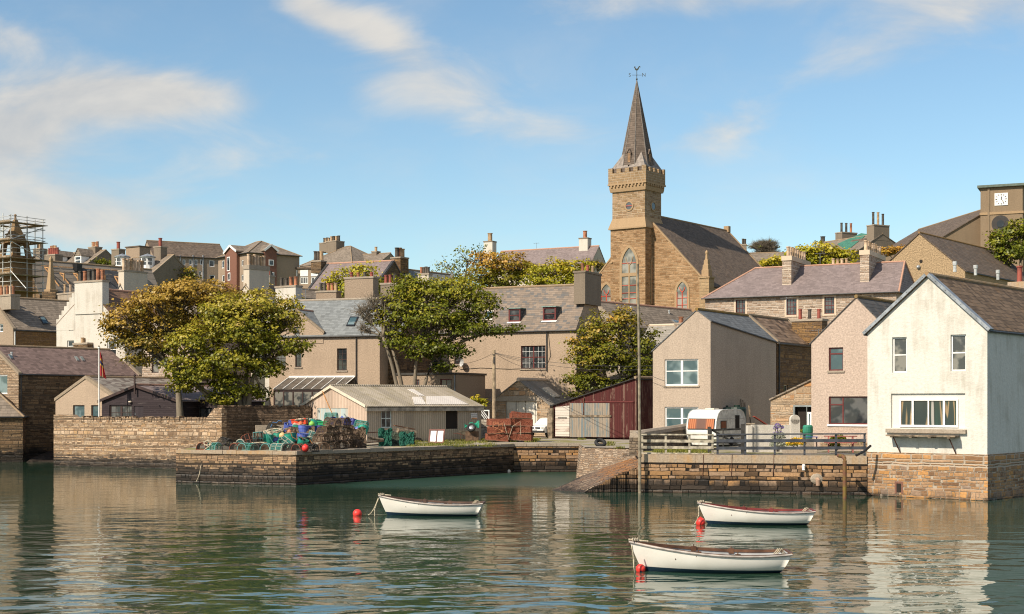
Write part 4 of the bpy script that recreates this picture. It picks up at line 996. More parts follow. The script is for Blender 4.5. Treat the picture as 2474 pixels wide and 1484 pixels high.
panel(RS, 1374, 1003, 1476, 1008, WOOD, 'cross_bar', .12); panel(RS, 1408, 962, 1410.5, 1003, RUST, 'hanger', .1); panel(RS, 1412, 969.5, 1530, 972.5, OXP, 'door_rail', .1)
panel(RS, 1472.5, 974, 1530, 1056.5, RB, 'red_door', .05)
p0 = G(1329, 1056, 1.9); mb = MB(); mb.box(-.22, .22, -.12, .12, -.1, 2.2); gp = mb.build('gate_post', WOOD, None); gp.location = (p0.x, p0.y - .2, 1.85); gp.rotation_euler = (0, rad(1), rad(-34)); tag(gp, 'thick weathered timber post at the left end of the red shed', 'post')
mb = MB(); mb.tube([(0, 0, 0), (0, 0, 1.75)], .035, 8); mb.ball((0, 0, 1.78), .06, 8, 6); wp = mb.build('white_pole', WHITEP); wp.location = G(1529.5, 1049, 1.95); wp.location.z = 2.25; tag(wp, 'short white pole standing on the low wall before the red shed', 'pole')

# corrugated shed on the pier
CW = corrugated('cream_corrugated', (.56, .43, .34), (.3, .15, .08), .25, .17, .3); CG = corrugated('grey_corrugated', (.46, .39, .30), (.3, .22, .15), .3, .17, .35)  # grey side sheet lightened; its paler colour stands in for grazing sun
CR = corrugated('shed_roof_sheet', (.47, .40, .31), (.26, .21, .10), .7, .19, .85)
CS = House('corrugated_shed', 'long low corrugated iron shed with pale gable behind the creel heap', 'shed', 722, 885.5, 94.5, -47, 10.2, 1.8, CW, CR, A=(800.5, 934), eL=985, eR=981.5, ov=.2, og=.1, th=.06, gut=False, ridge_mat=CR,
           wins=[('F', 765.5, 986, 840, 1040, dict(solid=True, fr=boards('flaking_blue_boards', (.42, .5, .5), (.6, .57, .5), .55, .13), dep=.03, name='boarded_door')),
                 ('R', 920, 990, 946, 1034, dict(fr=plain('pale_blue_paint', (.55, .62, .6), .6), vb=[(.5, .05)], hb=[(.52, .07)], fw=.08, dep=.04)), ('R', 1076.5, 988, 1106, 1036, dict(solid=True, fr=DARKIN, dep=.1, name='doorway'))])
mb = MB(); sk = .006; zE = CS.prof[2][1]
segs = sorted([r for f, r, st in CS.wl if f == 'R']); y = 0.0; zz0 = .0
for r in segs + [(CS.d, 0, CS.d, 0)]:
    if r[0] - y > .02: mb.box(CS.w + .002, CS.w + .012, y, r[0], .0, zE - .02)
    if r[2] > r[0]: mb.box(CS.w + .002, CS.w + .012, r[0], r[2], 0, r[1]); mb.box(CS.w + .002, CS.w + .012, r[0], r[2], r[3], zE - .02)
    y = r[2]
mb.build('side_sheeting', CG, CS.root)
mb = MB(); mb.box(CS.w + .013, CS.w + .2, -.12, CS.d + .1, zE - .34, zE - .1); mb.build('eaves_board', plain('eaves_board_paint', (.4, .35, .28), .7, 0, .25, 2), CS.root)
mb = MB(); p = CS.prof
for a, b2 in ((p[0], p[1]), (p[1], p[2])): mb.hexa([(a[0], -.14, a[1] - .1), (b2[0], -.14, b2[1] - .1), (b2[0], -.09, b2[1] - .1), (a[0], -.09, a[1] - .1), (a[0], -.14, a[1] + .1), (b2[0], -.14, b2[1] + .1), (b2[0], -.09, b2[1] + .1), (a[0], -.09, a[1] + .1)])
mb.build('bargeboard', CREAMP, CS.root)
CRW = corrugated('white_clear_sheet', (.72, .66, .6), (.5, .4, .3), .2, .19, .1)
def sheet(q, nm, mat, k=.075):
    pts = [CS.slope_pt(u, v, 'R', k)[0] for u, v in q]; mb = MB(); n = CS.slope_pt(q[0][0], q[0][1])[1]
    mb.hexa([p_ - n * .01 for p_ in pts] + [p_ + n * .012 for p_ in pts]); mb.build(nm, mat, CS.root)
sheet([(1030, 977), (1132, 977), (1092, 957), (1028, 958)], 'pale_roof_sheet', CRW); sheet([(1012, 956), (1026, 956.5), (998, 940), (984, 941)], 'pale_roof_sheet', CRW); sheet([(1000, 977), (1029, 977), (1018, 959), (995, 959)], 'pale_roof_sheet', CRW, .08)
sg = MB(); x, z1 = CS.loc('R', 1137, 998); x2, z0 = CS.loc('R', 1151.5, 1012); sg.box(CS.w + .02, CS.w + .05, x, x2, z0, z1); sgo = sg.build('wall_sign', WHITEP, CS.root)
def text(body, size, parent, M, mat, name='lettering'):
    cu = bpy.data.curves.new(name, 'FONT'); cu.body = body; cu.size = size; cu.align_x = 'CENTER'; cu.align_y = 'CENTER'; cu.extrude = .002
    o = bpy.data.objects.new(name, cu); col.objects.link(o); bpy.context.view_layer.update()
    me = bpy.data.meshes.new_from_object(o); bpy.data.objects.remove(o); o = bpy.data.objects.new(name, me); col.objects.link(o)
    me.materials.clear(); me.materials.append(mat); o.parent = parent; o.matrix_local = M; return o
Mt = Matrix.Translation((CS.w + .054, (x + x2) / 2, z0 + (z1 - z0) * .72)) @ Matrix.Rotation(rad(90), 4, 'Z') @ Matrix.Rotation(rad(90), 4, 'X')
text('NO DOG', .13, sgo, Mt, GREYP); text('FOULING', .12, sgo, Matrix.Translation((0, 0, -(z1 - z0) * .3)) @ Mt, GREYP)
mb = MB(); mb.box(CS.w + .051, CS.w + .055, x + .02, x2 - .02, z0 + .01, z0 + (z1 - z0) * .2); mb.build('orange_strip', plain('sign_orange', (.65, .25, .05), .6), sgo)
lw = empty('lattice_wall', (0, 0, 0), 0, 'pale block wall topped with diagonal white slats beside the corrugated shed', 'wall')
a = Vector((X(1151, 106.2), 106.2, 1.8)); b2 = Vector((X(1181, 105.6), 105.6, 1.8)); d = b2 - a; d.z = 0; L = d.length; lw.location = a; lw.rotation_euler = (0, 0, math.atan2(d.y, d.x))
mb = MB(); mb.box(0, L, 0, .2, 0, 1.45); mb.build('block_base', rubble('block_courses', [(.3, .26, .21), (.42, .37, .31)], (.25, .21, .17), .2, .4, warp=.01, rv=0, wv=.1), lw)
mb = MB(); mb.box(0, L, .02, .1, 2.05, 2.13); mb.box(0, .07, .02, .1, 1.45, 2.05); mb.box(L - .07, L, .02, .1, 1.45, 2.05)
for i in range(-3, 6): x = L * i / 6; mb.beam((max(.02, x + .35 * 0), .06, 2.05), (min(L, x + .5), .06, 1.47), .05, .04) if x > 0 and x + .5 < L + .1 else None
mb.build('slat_panel', WHITEP, lw)

# ---------------------------------------------------------------- left side
L1 = House('waterside_stone_house', 'dark stone house with a purple slate roof standing in the water at the left edge', 'house', -90, 45, 110, -38, 11.5, -1.0, SDARK, SL_PUR, A=(-20, 838), eL=905, eR=905, ov=.05, og=.02, skew=SKEW, wins=[('F', -6, 906, 18, 952, dict(fr=WHITEP, fw=.1, gl=GLSKY, dep=.06))])
L1.chim(10.2, 177, 211, 829, 1.1, 4, [1, 1, 3, 1], 'y', .45, SDARK, vb=870)
L1.vent(28, 859.5, 'R', .3); L1.vent(228, 868, 'R', .3) if False else None
for u, v in ((24, 862), (184, 867), (197, 867)): L1.skylight([(u - 5, v - 5), (u + 1, v - 5), (u + 8, v + 5), (u + 2, v + 5)])
L1.downpipe(50, 1090, 906, 'R', BLACKP)
mat_sun = rubble('lit_house_rubble', [(.2, .13, .08), (.34, .24, .15), (.42, .31, .21), (.28, .18, .11)], (.25, .19, .14), .12, .36, tide=.9, mw=.01)  # paler copy of the house rubble, with sunlight put into its colour
mb = MB(); p = L1.prof; holed(mb, [(0, 0), (L1.w, 0), (L1.w, p[2][1] - .05), (p[1][0], p[1][1] - .05), (0, p[0][1] - .05)], [r for f, r, st in L1.wl], lambda x, z, dp: (x, -.012 + dp * .08, z), .14, 1); mb.build('sunlit_gable_facing', mat_sun, L1.root)
L1b = House('waterside_lean_to', 'low stone annex with a brown pantile hipped roof at the foot of the stone house', 'outbuilding', -230, 55, 107, 15, 5, -1.0, SDARK, SL_TILE, orient='hip', eR=1008, ridge=930, hip=(2.5, 2.6), ov=.1)
M1 = House('brown_roof_house', 'tan gabled house with a brown tiled roof and brick side at the far left', 'house', -75, 32, 128, -40, 11, 2.5, HTAN2, SL_TILE, A=(-22, 719), eL=797, eR=797, ov=.08, og=.0, skew=SKEW, wins=[('F', -3, 783, 7.5, 802, sash(fw=.09)), ('F', 2, 839, 18, 862, bars(2, 2, WHITEP, fw=.09)), ('R', 121, 829, 136, 862, bars(3, 2, CREAMP, fw=.08, sur=CREAMST))])
mb = MB(); mb.box(M1.w + .003, M1.w + .03, .25, M1.d, 0, M1.prof[2][1] - .12); mb.build('brick_side', rubble('orange_brick_rubble', [(.25, .13, .05), (.34, .19, .08), (.28, .16, .09)], (.18, .12, .07), .11, .3, mw=.008), M1.root)
M1.skylight([(94, 765), (106, 765), (118, 783), (104, 783)], fr=GUTTER); M1.downpipe(35, 845, 800, 'R', WHITEP)
M1.chim(.1, -12, 26, 714, .9, 5, [0, 4], 'x', .8, CONC, vb=750); M1.chim(8.6, 139, 182, 709, .9, 3, [1, 4, 4], 'x', .85, CONC, vb=745)
M2 = House('tall_white_house', 'tall off-white harled house with a wide streaked chimney left of the big tree', 'house', 136.3, 302.5, 120, -30, 7, 2.5, HWHITE2, SL_RED, A=(215, 698), eL=785, eR=800, ov=.03, og=.02, th=.07, gut=False, ridge_mat=RIDGE2,
           wins=[('F', 166, 783, 177.5, 799, dict(fr=WHITEP, fw=.06)), ('F', 162, 823, 178.5, 850, sash(fw=.08)), ('F', 258.5, 823, 280, 866, sash(fw=.08, sill=CONC))])
M2.chim(-.09, 180, 247, 680, .75, 6, [3, 0, 3, 3, 0, 0], 'x', .95, HWHITE2, vb=760, pr=.19, capm=CONC)
x0, _ = M2.loc('F', 180, 700); mb = MB()
xl, zl = M2.loc('F', 136.3, 785)
for k in range(7): t0 = xl + (x0 - xl) * k / 7; t1 = xl + (x0 - xl) * (k + 1) / 7; zt = zl + (M2.zr - zl) * (k + 1) / 7 * .86; mb.box(t0, t1, -.012, .35, zl - .5, zt + .12)
mb.build('crow_steps', HWHITE2, M2.root)
S1 = House('rubble_house', 'pinkish rubble house with a brown window half hidden by the big tree', 'house', 343, 480, 112, -25, 7, 1.9, SPALE, SL_TILE, orient='eaves', eR=800, ridge=735, wins=[('F', 366, 858, 383, 901, sash(BROWNP, fw=.08, gl=GLCURT))])
L2 = House('tan_gable_shed', 'low tan harled cottage with patterned stone slates behind the sea wall', 'cottage', 134, 284, 104, -36, 10.5, 1.8, HTAN, SL_PATT, A=(207, 914), eL=967, eR=966, ov=.08, og=.02, skew=SKEW, gut=False,
           wins=[('F', 176, 979, 204, 1012, sash(BROWNP, hb=[], fw=.06, gl=GLSKY)), ('F', 220, 979, 240, 1012, sash(BROWNP, hb=[], fw=.06, gl=GLSKY))])
DK = boards('dark_cladding', (.045, .033, .036), (.1, .08, .08), .1, .15, False)
L3 = House('dark_timber_hut', 'dark stained timber hut with a finial and small glazed doors behind the sea wall', 'hut', 246, 434, 101, -28, 9.5, 1.8, DK, SL_PUR2, A=(330.5, 934), eL=968, eR=969, ov=.25, og=.15, ridge_mat=RIDGE2, gut=False,
           wins=[('F', 264, 979, 318, 1015, bars(4, 2, BROWNP, fw=.09, vb=[(.5, .18), (.25, .03), (.75, .03)])), ('F', 323, 981, 346, 1020, dict(solid=True, fr=boards('dark_door', (.05, .04, .045), (.08, .07, .07), .1, .12), dep=.05, name='door', handle=1))])
mb = MB(); p = L3.prof
for a, b2 in ((p[0], p[1]), (p[1], p[2])):
    dx = .25 if a is p[0] else 0; a = (a[0] - dx, a[1] - dx * .45); e = .25 if b2 is p[2] else 0; b2 = (b2[0] + e, b2[1] - e * .45)
    mb.hexa([(a[0], -.2, a[1] - .06), (b2[0], -.2, b2[1] - .06), (b2[0], -.153, b2[1] - .06), (a[0], -.153, a[1] - .06), (a[0], -.2, a[1] + .14), (b2[0], -.2, b2[1] + .14), (b2[0], -.153, b2[1] + .14), (a[0], -.153, a[1] + .14)])
mb.build('bargeboard', BROWNP, L3.root); mb = MB(); mb.box(L3.ax - .06, L3.ax + .06, -.26, -.2, L3.zr - .55, L3.zr + .75); mb.ball((L3.ax, -.23, L3.zr + .8), .09, 8, 6); mb.build('finial', BROWNP, L3.root)
mb = MB(); x, z = L3.loc('F', 314, 971, -.1); mb.ball((x, -.1, z), .13, 10, 6, sq=.6); mb.build('bulkhead_light', CREAMP, L3.root)
HB = House('dark_hut_wing', 'dark verandah wing of the timber hut behind the tree trunk', 'hut', 436, 520, 102, -28, 4, 1.8, DK, SL_PUR2, orient='mono', eR=965, ridge=935, ov=.2, gut=False, wins=[('F', 452, 985, 512, 1010, bars(4, 1, BLACKP))])

# ---------------------------------------------------------------- chimneyed houses behind the trees
def back(name, label, *a, **k): return House(name, label, 'house', *a, **k)
S2 = back('cream_chimney_house', 'house with a tall cream chimney and six buff pots above the brown tree', 278, 303, 138, -35, 9, 7, HCREAM, SL_DARK, A=(291, 690), eL=712, eR=712, ov=.05, gut=False)
S2.chim(-.02, 286, 299.5, 653, 2.9, 6, [4, 4, 1, 4, 4, 1], 'y', 1.15, HCREAM, vb=715, pr=.18)
S3 = back('grey_roof_house', 'house with a square pale chimney of tall buff pots between the two left tree crowns', 575, 612, 133, -40, 9, 6, HCREAM, SL_TILE, A=(594, 690), eL=712, eR=712, ov=.05, gut=False)
S3.chim(-.02, 588, 602, 641, 2.4, 6, [4, 1, 4, 4, 1, 4], 'y', 1.0, HCREAM, vb=705, pr=.17, cap=.42)
S3.chim(8.3, 641, 651, 666, .7, 2, [2, 3], 'x', .5, CONC, vb=695)
S4 = back('white_chimney_house', 'house with a broad white chimney carrying one dark and two orange pots', 640, 735, 122, -35, 8, 4, HWHITE2, SL_DARK2, A=(692, 727), eL=765, eR=765, ov=.05, gut=False, ridge_mat=RIDGE2)
S4.chim(-.02, 665, 714, 692, .8, 4, [3, 3, 0, 0], 'x', .75, HWHITE2, vb=750, pr=.16)
S5 = back('grey_chimney_house', 'house with two broad grey harled chimneys just behind the blue slate roof', 740, 905, 120, -20, 7, 3.5, HTAN2, SL_DARK, orient='eaves', eR=790, ridge=735, gut=False)
S5.chim(3.0, 763, 812, 703, .9, 5, [3, 3, 0, 0, 1], 'x', .7, HTAN2, vb=760, pr=.15); S5.chim(3.0, 832, 901, 670, 1.1, 4, [2, 0, 3, 2], 'x', .45, HTAN2, vb=760, pr=.15)
S6 = back('red_pot_house', 'house whose stubby chimney carries two tall red pots left of the central tree', 900, 985, 118, -22, 6, 3.5, HGREY, SL_DARK, orient='eaves', eR=780, ridge=728, gut=False)
S6.chim(2.5, 919, 955, 684, .9, 3, [2, 2, 3], 'x', .75, HGREY, vb=750, pr=.16)
S7 = back('hidden_gable_house', 'house with a small pale chimney showing above the central tree crown', 985, 1060, 135, -22, 6, 7, HCREAM, SL_GREY, orient='eaves', eR=725, ridge=700, gut=False)
S7.chim(2.5, 1009, 1035, 661, .8, 4, [0, 3, 3, 3], 'x', .65, HCREAM, vb=715, pr=.15)
M5 = back('long_grey_roof_house', 'long grey slate roof with terracotta ridge running below the church', 1385, 1500, 124, -40, 15, 5, CONC, SL_TILE, A=(1443, 731), eL=790, eR=790, ov=.05, gut=False, ridge_mat=RIDGE2)
M5.skylight([(1621, 772), (1636, 772), (1651, 783), (1634, 783)], fr=CREAMP) if False else None
M5.vent(1524, 748, 'R', .3); M5.vent(1616, 757, 'R', .3)
M5.skylight([(1622, 773), (1634, 775), (1649, 783), (1637, 784)], fr=LEAD)
M6 = back('pale_slate_outhouse', 'small house with pale stone slates and a single red pot before the church window', 1535, 1632, 112, -28, 6, 3, CONC, slate('pale_stone_slate', (.3, .27, .23), .18, .27, .36, dirt=.2), orient='eaves', eR=850, ridge=787, ov=.1, gut=False, ridge_mat=CREAMST)
M6.chim(2.4, 1630, 1651, 780, .8, 1, [0], 'x', .5, SPALE, vb=820, pr=.2)

mb = MB(); rs_ = random.Random(3)
for j in range(7):
    for i in range(5):
        f = lambda i, j: Vector((-36.5 + i * .85 + j * .22, 104.5 + j * 1.9, -.25 + j * .22 + rs_.uniform(-.08, .08) + .1 * (i % 2)))
        rs_.seed(i * 17 + j * 31); 
g_ = [[Vector((-36.6 + i * .86 + j * .1, 103.5 + j * 2.1, -.35 + j * .24 + random.Random(i * 17 + j * 31).uniform(-.16, .16))) for i in range(6)] for j in range(8)]
for j in range(7):
    for i in range(5): mb.poly([g_[j][i], g_[j][i + 1], g_[j + 1][i + 1], g_[j + 1][i]])
o = mb.build('weedy_slip', SDARK); tag(o, 'dark weedy stone slip between the waterside house and the sea wall', 'slipway')
WIRE0 = plain('wall_cable_black', (.04, .035, .03), .6)
# ---------------------------------------------------------------- houses up the hill
def WN(u0, v0, u1, v1, face='F', **k): return (face, u0, v0, u1, v1, dict(dict(fr=WHITEP, fw=.12, dep=.06), **k))
B13 = back('long_stone_house', 'long pale rubble house with violet slate hipped roof and two broad chimneys', 1703, 2165, 116.6, -27, 8.5, 3, SPALE, SL_PUR2, orient='hip', eR=706.5, ridge=632, hip=(3.2, 0.2), ov=.25, ridge_mat=RIDGE2,
           wins=[('F', 1777, 725, 1800, 764, bars(3, 4, OXP, mid=True, sur=CREAMST, fw=.06)), ('F', 1899.5, 722, 1924, 761, bars(3, 4, OXP, mid=True, sur=CREAMST, fw=.06)), ('F', 1991, 718, 2015, 758, bars(3, 4, OXP, mid=True, sur=CREAMST, fw=.06)), ('F', 2086, 715, 2105, 750, bars(3, 4, OXP, mid=True, sur=CREAMST, fw=.06))])
for u0, u1, vt in ((1889, 1911, 619), (2077, 2099, 605)): B13.chim(1.4, u0, u1, vt, 6.0, 8, [4, 4, 1], 'y', .85, SPALE, vb=vt + 80, capm=CREAMST, cap=.4, pr=.17)
B13.chim(6.8, 2003, 2050, 640, .6, 4, [4, 1], 'x', .55, SPALE, vb=665, pr=.15)
B14 = back('ochre_gable_house', 'large ochre harled gable house with a dark ribbed roof behind the white house', 2109, 2331, 138, -38, 22, 6, HOCH, slate('brown_ribbed_tile', (.13, .098, .075), .22, .33, .4, lichen=.25, line=.3), A=(2220.5, 565), eL=669, eR=655, ov=.15, og=.1, th=.12, ridge_mat=harl('ridge_orange', (.3, .18, .08), .3, .5, (.35, .2, .07), scale=5),
           wins=[('R', 2404, 690, 2412, 722, dict(fr=BROWNP)), ('R', 2418, 692, 2426, 724, dict(fr=BROWNP))])
for u, v in ((2306, 655), (2356, 663), (2410, 674)): B14.vent(u, v, 'R', .9, .16)
mb = MB(); x, z = B14.loc('F', 2219, 645.5); mb.ball((x, -.1, z), .2, 10, 6); mb.build('wall_lamp', LEAD, B14.root)
mb = MB(); x, z = B14.loc('F', 2224.5, 631.5); mb.lathe([(.16, 0), (.16, .05)], (0, 0, 0), 12, M=Matrix.Rotation(rad(90), 4, 'X')); mb.xf(Matrix.Translation((x, .0, z))); mb.build('round_vent', DARKIN, B14.root)
# clock tower church
B12 = House('clock_tower_church', 'brown harled church with a square clock tower at the upper right edge', 'church', 2262, 2520, 178, 6, 24, 14, HBROWN, SL_CH, A=(2400, 500), eL=582, eR=582, ov=.2, og=.15, noroof=False, gut=False)
tx0, tz = B12.loc('F', 2368, 455, -1.2); tx1, _ = B12.loc('F', 2460, 455, -1.2)
mb = MB(); mb.box(tx0, tx1, -1.2, 4.2, 0, tz); tw = mb.build('clock_tower', HBROWN, B12.root)
mb = MB(); mb.box(tx0 - .35, tx1 + .5, -1.6, 4.6, tz + .003, tz + .3); mb.build('flat_cap', plain('copper_cap', (.12, .15, .12), .6), tw)
_, z5 = B12.loc('F', 2400, 517, -1.2); mb = MB(); mb.box(tx0 - .1, tx1 + .1, -1.3, 4.3, z5 - .2, z5 + .1); mb.build('string_course', DRESSED, tw)
xm, _ = B12.loc('F', 2386, 500, -1.2); mb = MB(); mb.box(xm - .12, xm + .12, -1.32, -1.2, 0, tz - .01); mb.build('pilaster', HBROWN, tw)
cx0, cz1 = B12.loc('F', 2399.5, 470, -1.25); cx1, cz0 = B12.loc('F', 2428.5, 500, -1.25)
mb = MB(); mb.box(cx0, cx1, -1.28, -1.2, cz0, cz1); ck = mb.build('clock_face', WHITEP, tw)
mb = MB(); c0 = Vector(((cx0 + cx1) / 2, 0, (cz0 + cz1) / 2)); rr = (cx1 - cx0) / 2 * .86
for i in range(12):
    a = math.pi * 2 * i / 12; d = Vector((math.sin(a), 0, math.cos(a))); k = .68 if i % 3 == 0 else .76
    mb.beam(c0 + d * rr * k + Vector((0, -1.287, 0)), c0 + d * rr + Vector((0, -1.287, 0)), .1 if i % 3 == 0 else .08, .012, up=(0, 1, 0))
mb.build('hour_marks', BLACKP, ck)
for ang, ln, wd, nm in ((12.5, .5, .09, 'hour_hand'), (145, .78, .06, 'minute_hand')):
    a = rad(ang); d = Vector((math.sin(a), 0, math.cos(a))); mb = MB(); mb.beam(c0 - d * rr * .12 + Vector((0, -1.292, 0)), c0 + d * rr * ln + Vector((0, -1.292, 0)), wd, .01, up=(0, 1, 0)); mb.build(nm, BLACKP, ck)
x, z = B12.loc('F', 2412, 544, -1.2); mb = MB(); Mx = Matrix.Rotation(rad(90), 4, 'X')
mb.lathe([(1.05, 0), (1.05, .04), (.9, .04)], (x, -1.2, z), 28, M=Mx, cap=True); o = mb.build('round_window', plain('round_dark', (.04, .033, .03), .6), tw)
mb = MB(); mb.lathe([(.45, .06), (.45, .09)], (x, -1.2, z), 20, M=Mx); mb.build('pane', GL, o)
mb = MB()
tw.matrix_local = Matrix.Translation((tx0, -1.2, 0)) @ Matrix.Rotation(rad(-30), 4, 'Z') @ Matrix.Translation((-tx0, 1.2, 0))
# far houses right
B11 = back('green_tarp_house', 'grey house on the skyline with a green tarpaulin on its roof and tall pots', 2060, 2180, 215, 28, 13, 22, HGREY, SL_TILE, A=(2131, 566), eL=614, eR=600, ov=.1, gut=False)
B11.chim(-.02, 2111, 2148, 542, 1.6, 3, [3, 1, 3], 'x', 1.9, HGREY, vb=580, pr=.2); B11.chim(10.5, 2034, 2070, 560, 1.6, 3, [3, 3, 0], 'x', 1.6, HGREY, vb=590, pr=.2)
def slope_panel(Hs, quad, nm, mat, side='L', k=.13, t=.03):
    pts = [Hs.slope_pt(u, v, side, k)[0] for u, v in quad]; n = Hs.slope_pt(quad[0][0], quad[0][1], side)[1]; mb = MB(); mb.hexa([p for p in pts] + [p + n * t for p in pts]); return mb.build(nm, mat, Hs.root)
slope_panel(B11, [(2022, 590), (2046, 606), (2095, 566), (2080, 564)], 'tarpaulin', plain('green_tarp', (.06, .19, .13), .6))
def bxdormer(Hs, u0, v0, u1, v1, dep, y, roof, win=True, pitch=.5, wallm=WHITEP):
    """small gabled dormer standing at local depth y"""
    x0, z1 = Hs.loc('F', u0, v0, y); x1, z0 = Hs.loc('F', u1, v1, y); mb = MB(); mb.box(x0, x1, y, y + dep, z0 - .4, z1); o = mb.build('dormer', wallm, Hs.root)
    mb = MB(); xm = (x0 + x1) / 2; za = z1 + (x1 - x0) * pitch
    mb.poly([(x0, y - .003, z1), (x1, y - .003, z1), (xm, y - .003, za)]); mb.hexa([(x0 - .12, y - .1, z1), (xm, y - .1, za), (xm, y + dep + 1.5, za), (x0 - .12, y + dep + 1.5, z1), (x0 - .12, y - .1, z1 + .1), (xm, y - .1, za + .1), (xm, y + dep + 1.5, za + .1), (x0 - .12, y + dep + 1.5, z1 + .1)])
    mb.hexa([(xm, y - .1, za), (x1 + .12, y - .1, z1), (x1 + .12, y + dep + 1.5, z1), (xm, y + dep + 1.5, za), (xm, y - .1, za + .1), (x1 + .12, y - .1, z1 + .1), (x1 + .12, y + dep + 1.5, z1 + .1), (xm, y + dep + 1.5, za + .1)]); mb.build('dormer_roof', roof, o)
    if win:
        pb = MB(); t = (x1 - x0) * .14; zm = (z0 + z1) / 2
        for a, b2 in ((z0 + t * .5, zm - t * .3), (zm + t * .3, z1 - t * .6)): pb.poly([(x0 + t, y - .012, a), (x1 - t, y - .012, a), (x1 - t, y - .012, b2), (x0 + t, y - .012, b2)])
        pb.build('pane', GL, o)
bxdormer(B11, 2087, 585, 2101, 606, 1.8, 2.0, SL_CH)
B10 = back('ridge_end_house', 'far grey roofed house with a double chimney pot just right of the church roof', 1780, 1905, 228, -10, 8, 22, HGREY, SL_TILE, orient='eaves', eR=640, ridge=612, gut=False)
B10.chim(3.2, 1790.5, 1803, 590, 1.3, 2, [3, 3], 'x', .95, HGREY, vb=620, pr=.2)
B10b = back('lone_stack_house', 'distant house on the right skyline showing one stout chimney behind the green tree', 1955, 2030, 232, -10, 8, 22, HGREY, SL_TILE, orient='eaves', eR=660, ridge=632, gut=False)
B10b.chim(3.2, 1979, 1996, 589, 1.3, 1, [3], 'x', 1.3, HGREY, vb=640, pr=.4)
# centre skyline
B9 = back('purple_ridge_house', 'long purple roofed house on the skyline with two white end chimneys', 1180, 1418, 205, -28, 8, 21, HCREAM, SL_PUR2, orient='eaves', eR=655, ridge=596, gut=False, ridge_mat=RIDGE2)
B9.chim(3.3, 1168, 1189, 583, 1.3, 1, [1], 'x', 1.3, HWHITE2, vb=640, pr=.38, capm=HGREY); B9.chim(3.3, 1398, 1419, 575, 1.3, 1, [0], 'x', 1.0, HWHITE2, vb=650, pr=.32, capm=HGREY)
B9.skylight([(1281, 641), (1294, 641), (1291, 652), (1277, 652)], fr=BLACKP); B9.skylight([(1378, 640), (1391, 640), (1389, 650), (1375, 650)], fr=BLACKP)
B8 = back('stone_gable_house', 'dark stone gabled house with a broad chimney and grey slate roof in the centre', 905, 984, 168, -36, 10.5, 14, SOLD, SL_GREY, A=(955, 650), eL=690, eR=690, ov=.05, gut=False, skew=SKEW)
B8.chim(-.02, 944, 967, 622, 1.5, 5, [3, 0, 1, 1, 1], 'y', 1.1, SOLD, vb=660, pr=.26)
B7 = back('violet_roof_house', 'house with a violet slate roof and dark stone chimney left of the round green tree', 742, 905, 162, -24, 9, 13, SDARK, SL_PUR2, orient='eaves', eR=697, ridge=632, skew=GUTTER, gut=False, ridge_mat=RIDGE2)
B7.chim(3.6, 751, 775, 630, 1.2, 3, [3, 3, 1], 'x', 1.1, SDARK, vb=660, pr=.25)
B6 = back('hipped_house', 'pale roofed hipped house on the skyline with twin block chimneys', 724, 850, 225, -35, 11, 22, HTAN2, SL_TILE, orient='hip', eR=634, ridge=590, hip=(5.2, 5.2), gut=False)
B6.chim(5.6, 771, 787, 587, 2, 4, [3, 1], 'x', .9, HGREY, vb=610, pr=.22); B6.chim(4.2, 787, 812, 583, 2, 4, [1, 3], 'x', .9, HGREY, vb=612, pr=.24)
B6b = back('skyline_wing_house', 'low grey roofed wing on the skyline with one small end chimney', 838, 914, 226, -28, 7, 22, HTAN2, SL_TILE, orient='eaves', eR=637, ridge=613, gut=False)
B6b.chim(3.0, 897, 909, 607, 1.2, 1, [1], 'x', .7, HGREY, vb=625, pr=.24)
B5 = House('white_panel_building', 'low flat roofed building with white panels over its windows on the hill', 'building', 694, 772, 207, -12, 8, 21, HTAN2, SL_CH, orient='flat', eR=649, th=.25, gut=False, ov=.2,
           wins=[WN(699, 669, 718, 686, vb=[(.4, .1)]), WN(725, 669, 744, 686, vb=[(.35, .1), (.7, .1)]), WN(751, 669, 768, 686, vb=[(.5, .1)])])
mb = MB()
for u0, u1 in ((699, 718), (725, 744), (751, 768)):
    x0, z1 = B5.loc('F', u0, 653); x1, z0 = B5.loc('F', u1, 667.5); mb = MB(); mb.box(x0, x1, -.03, .1, z0, z1); mb.build('white_panel', WHITEP, B5.root)
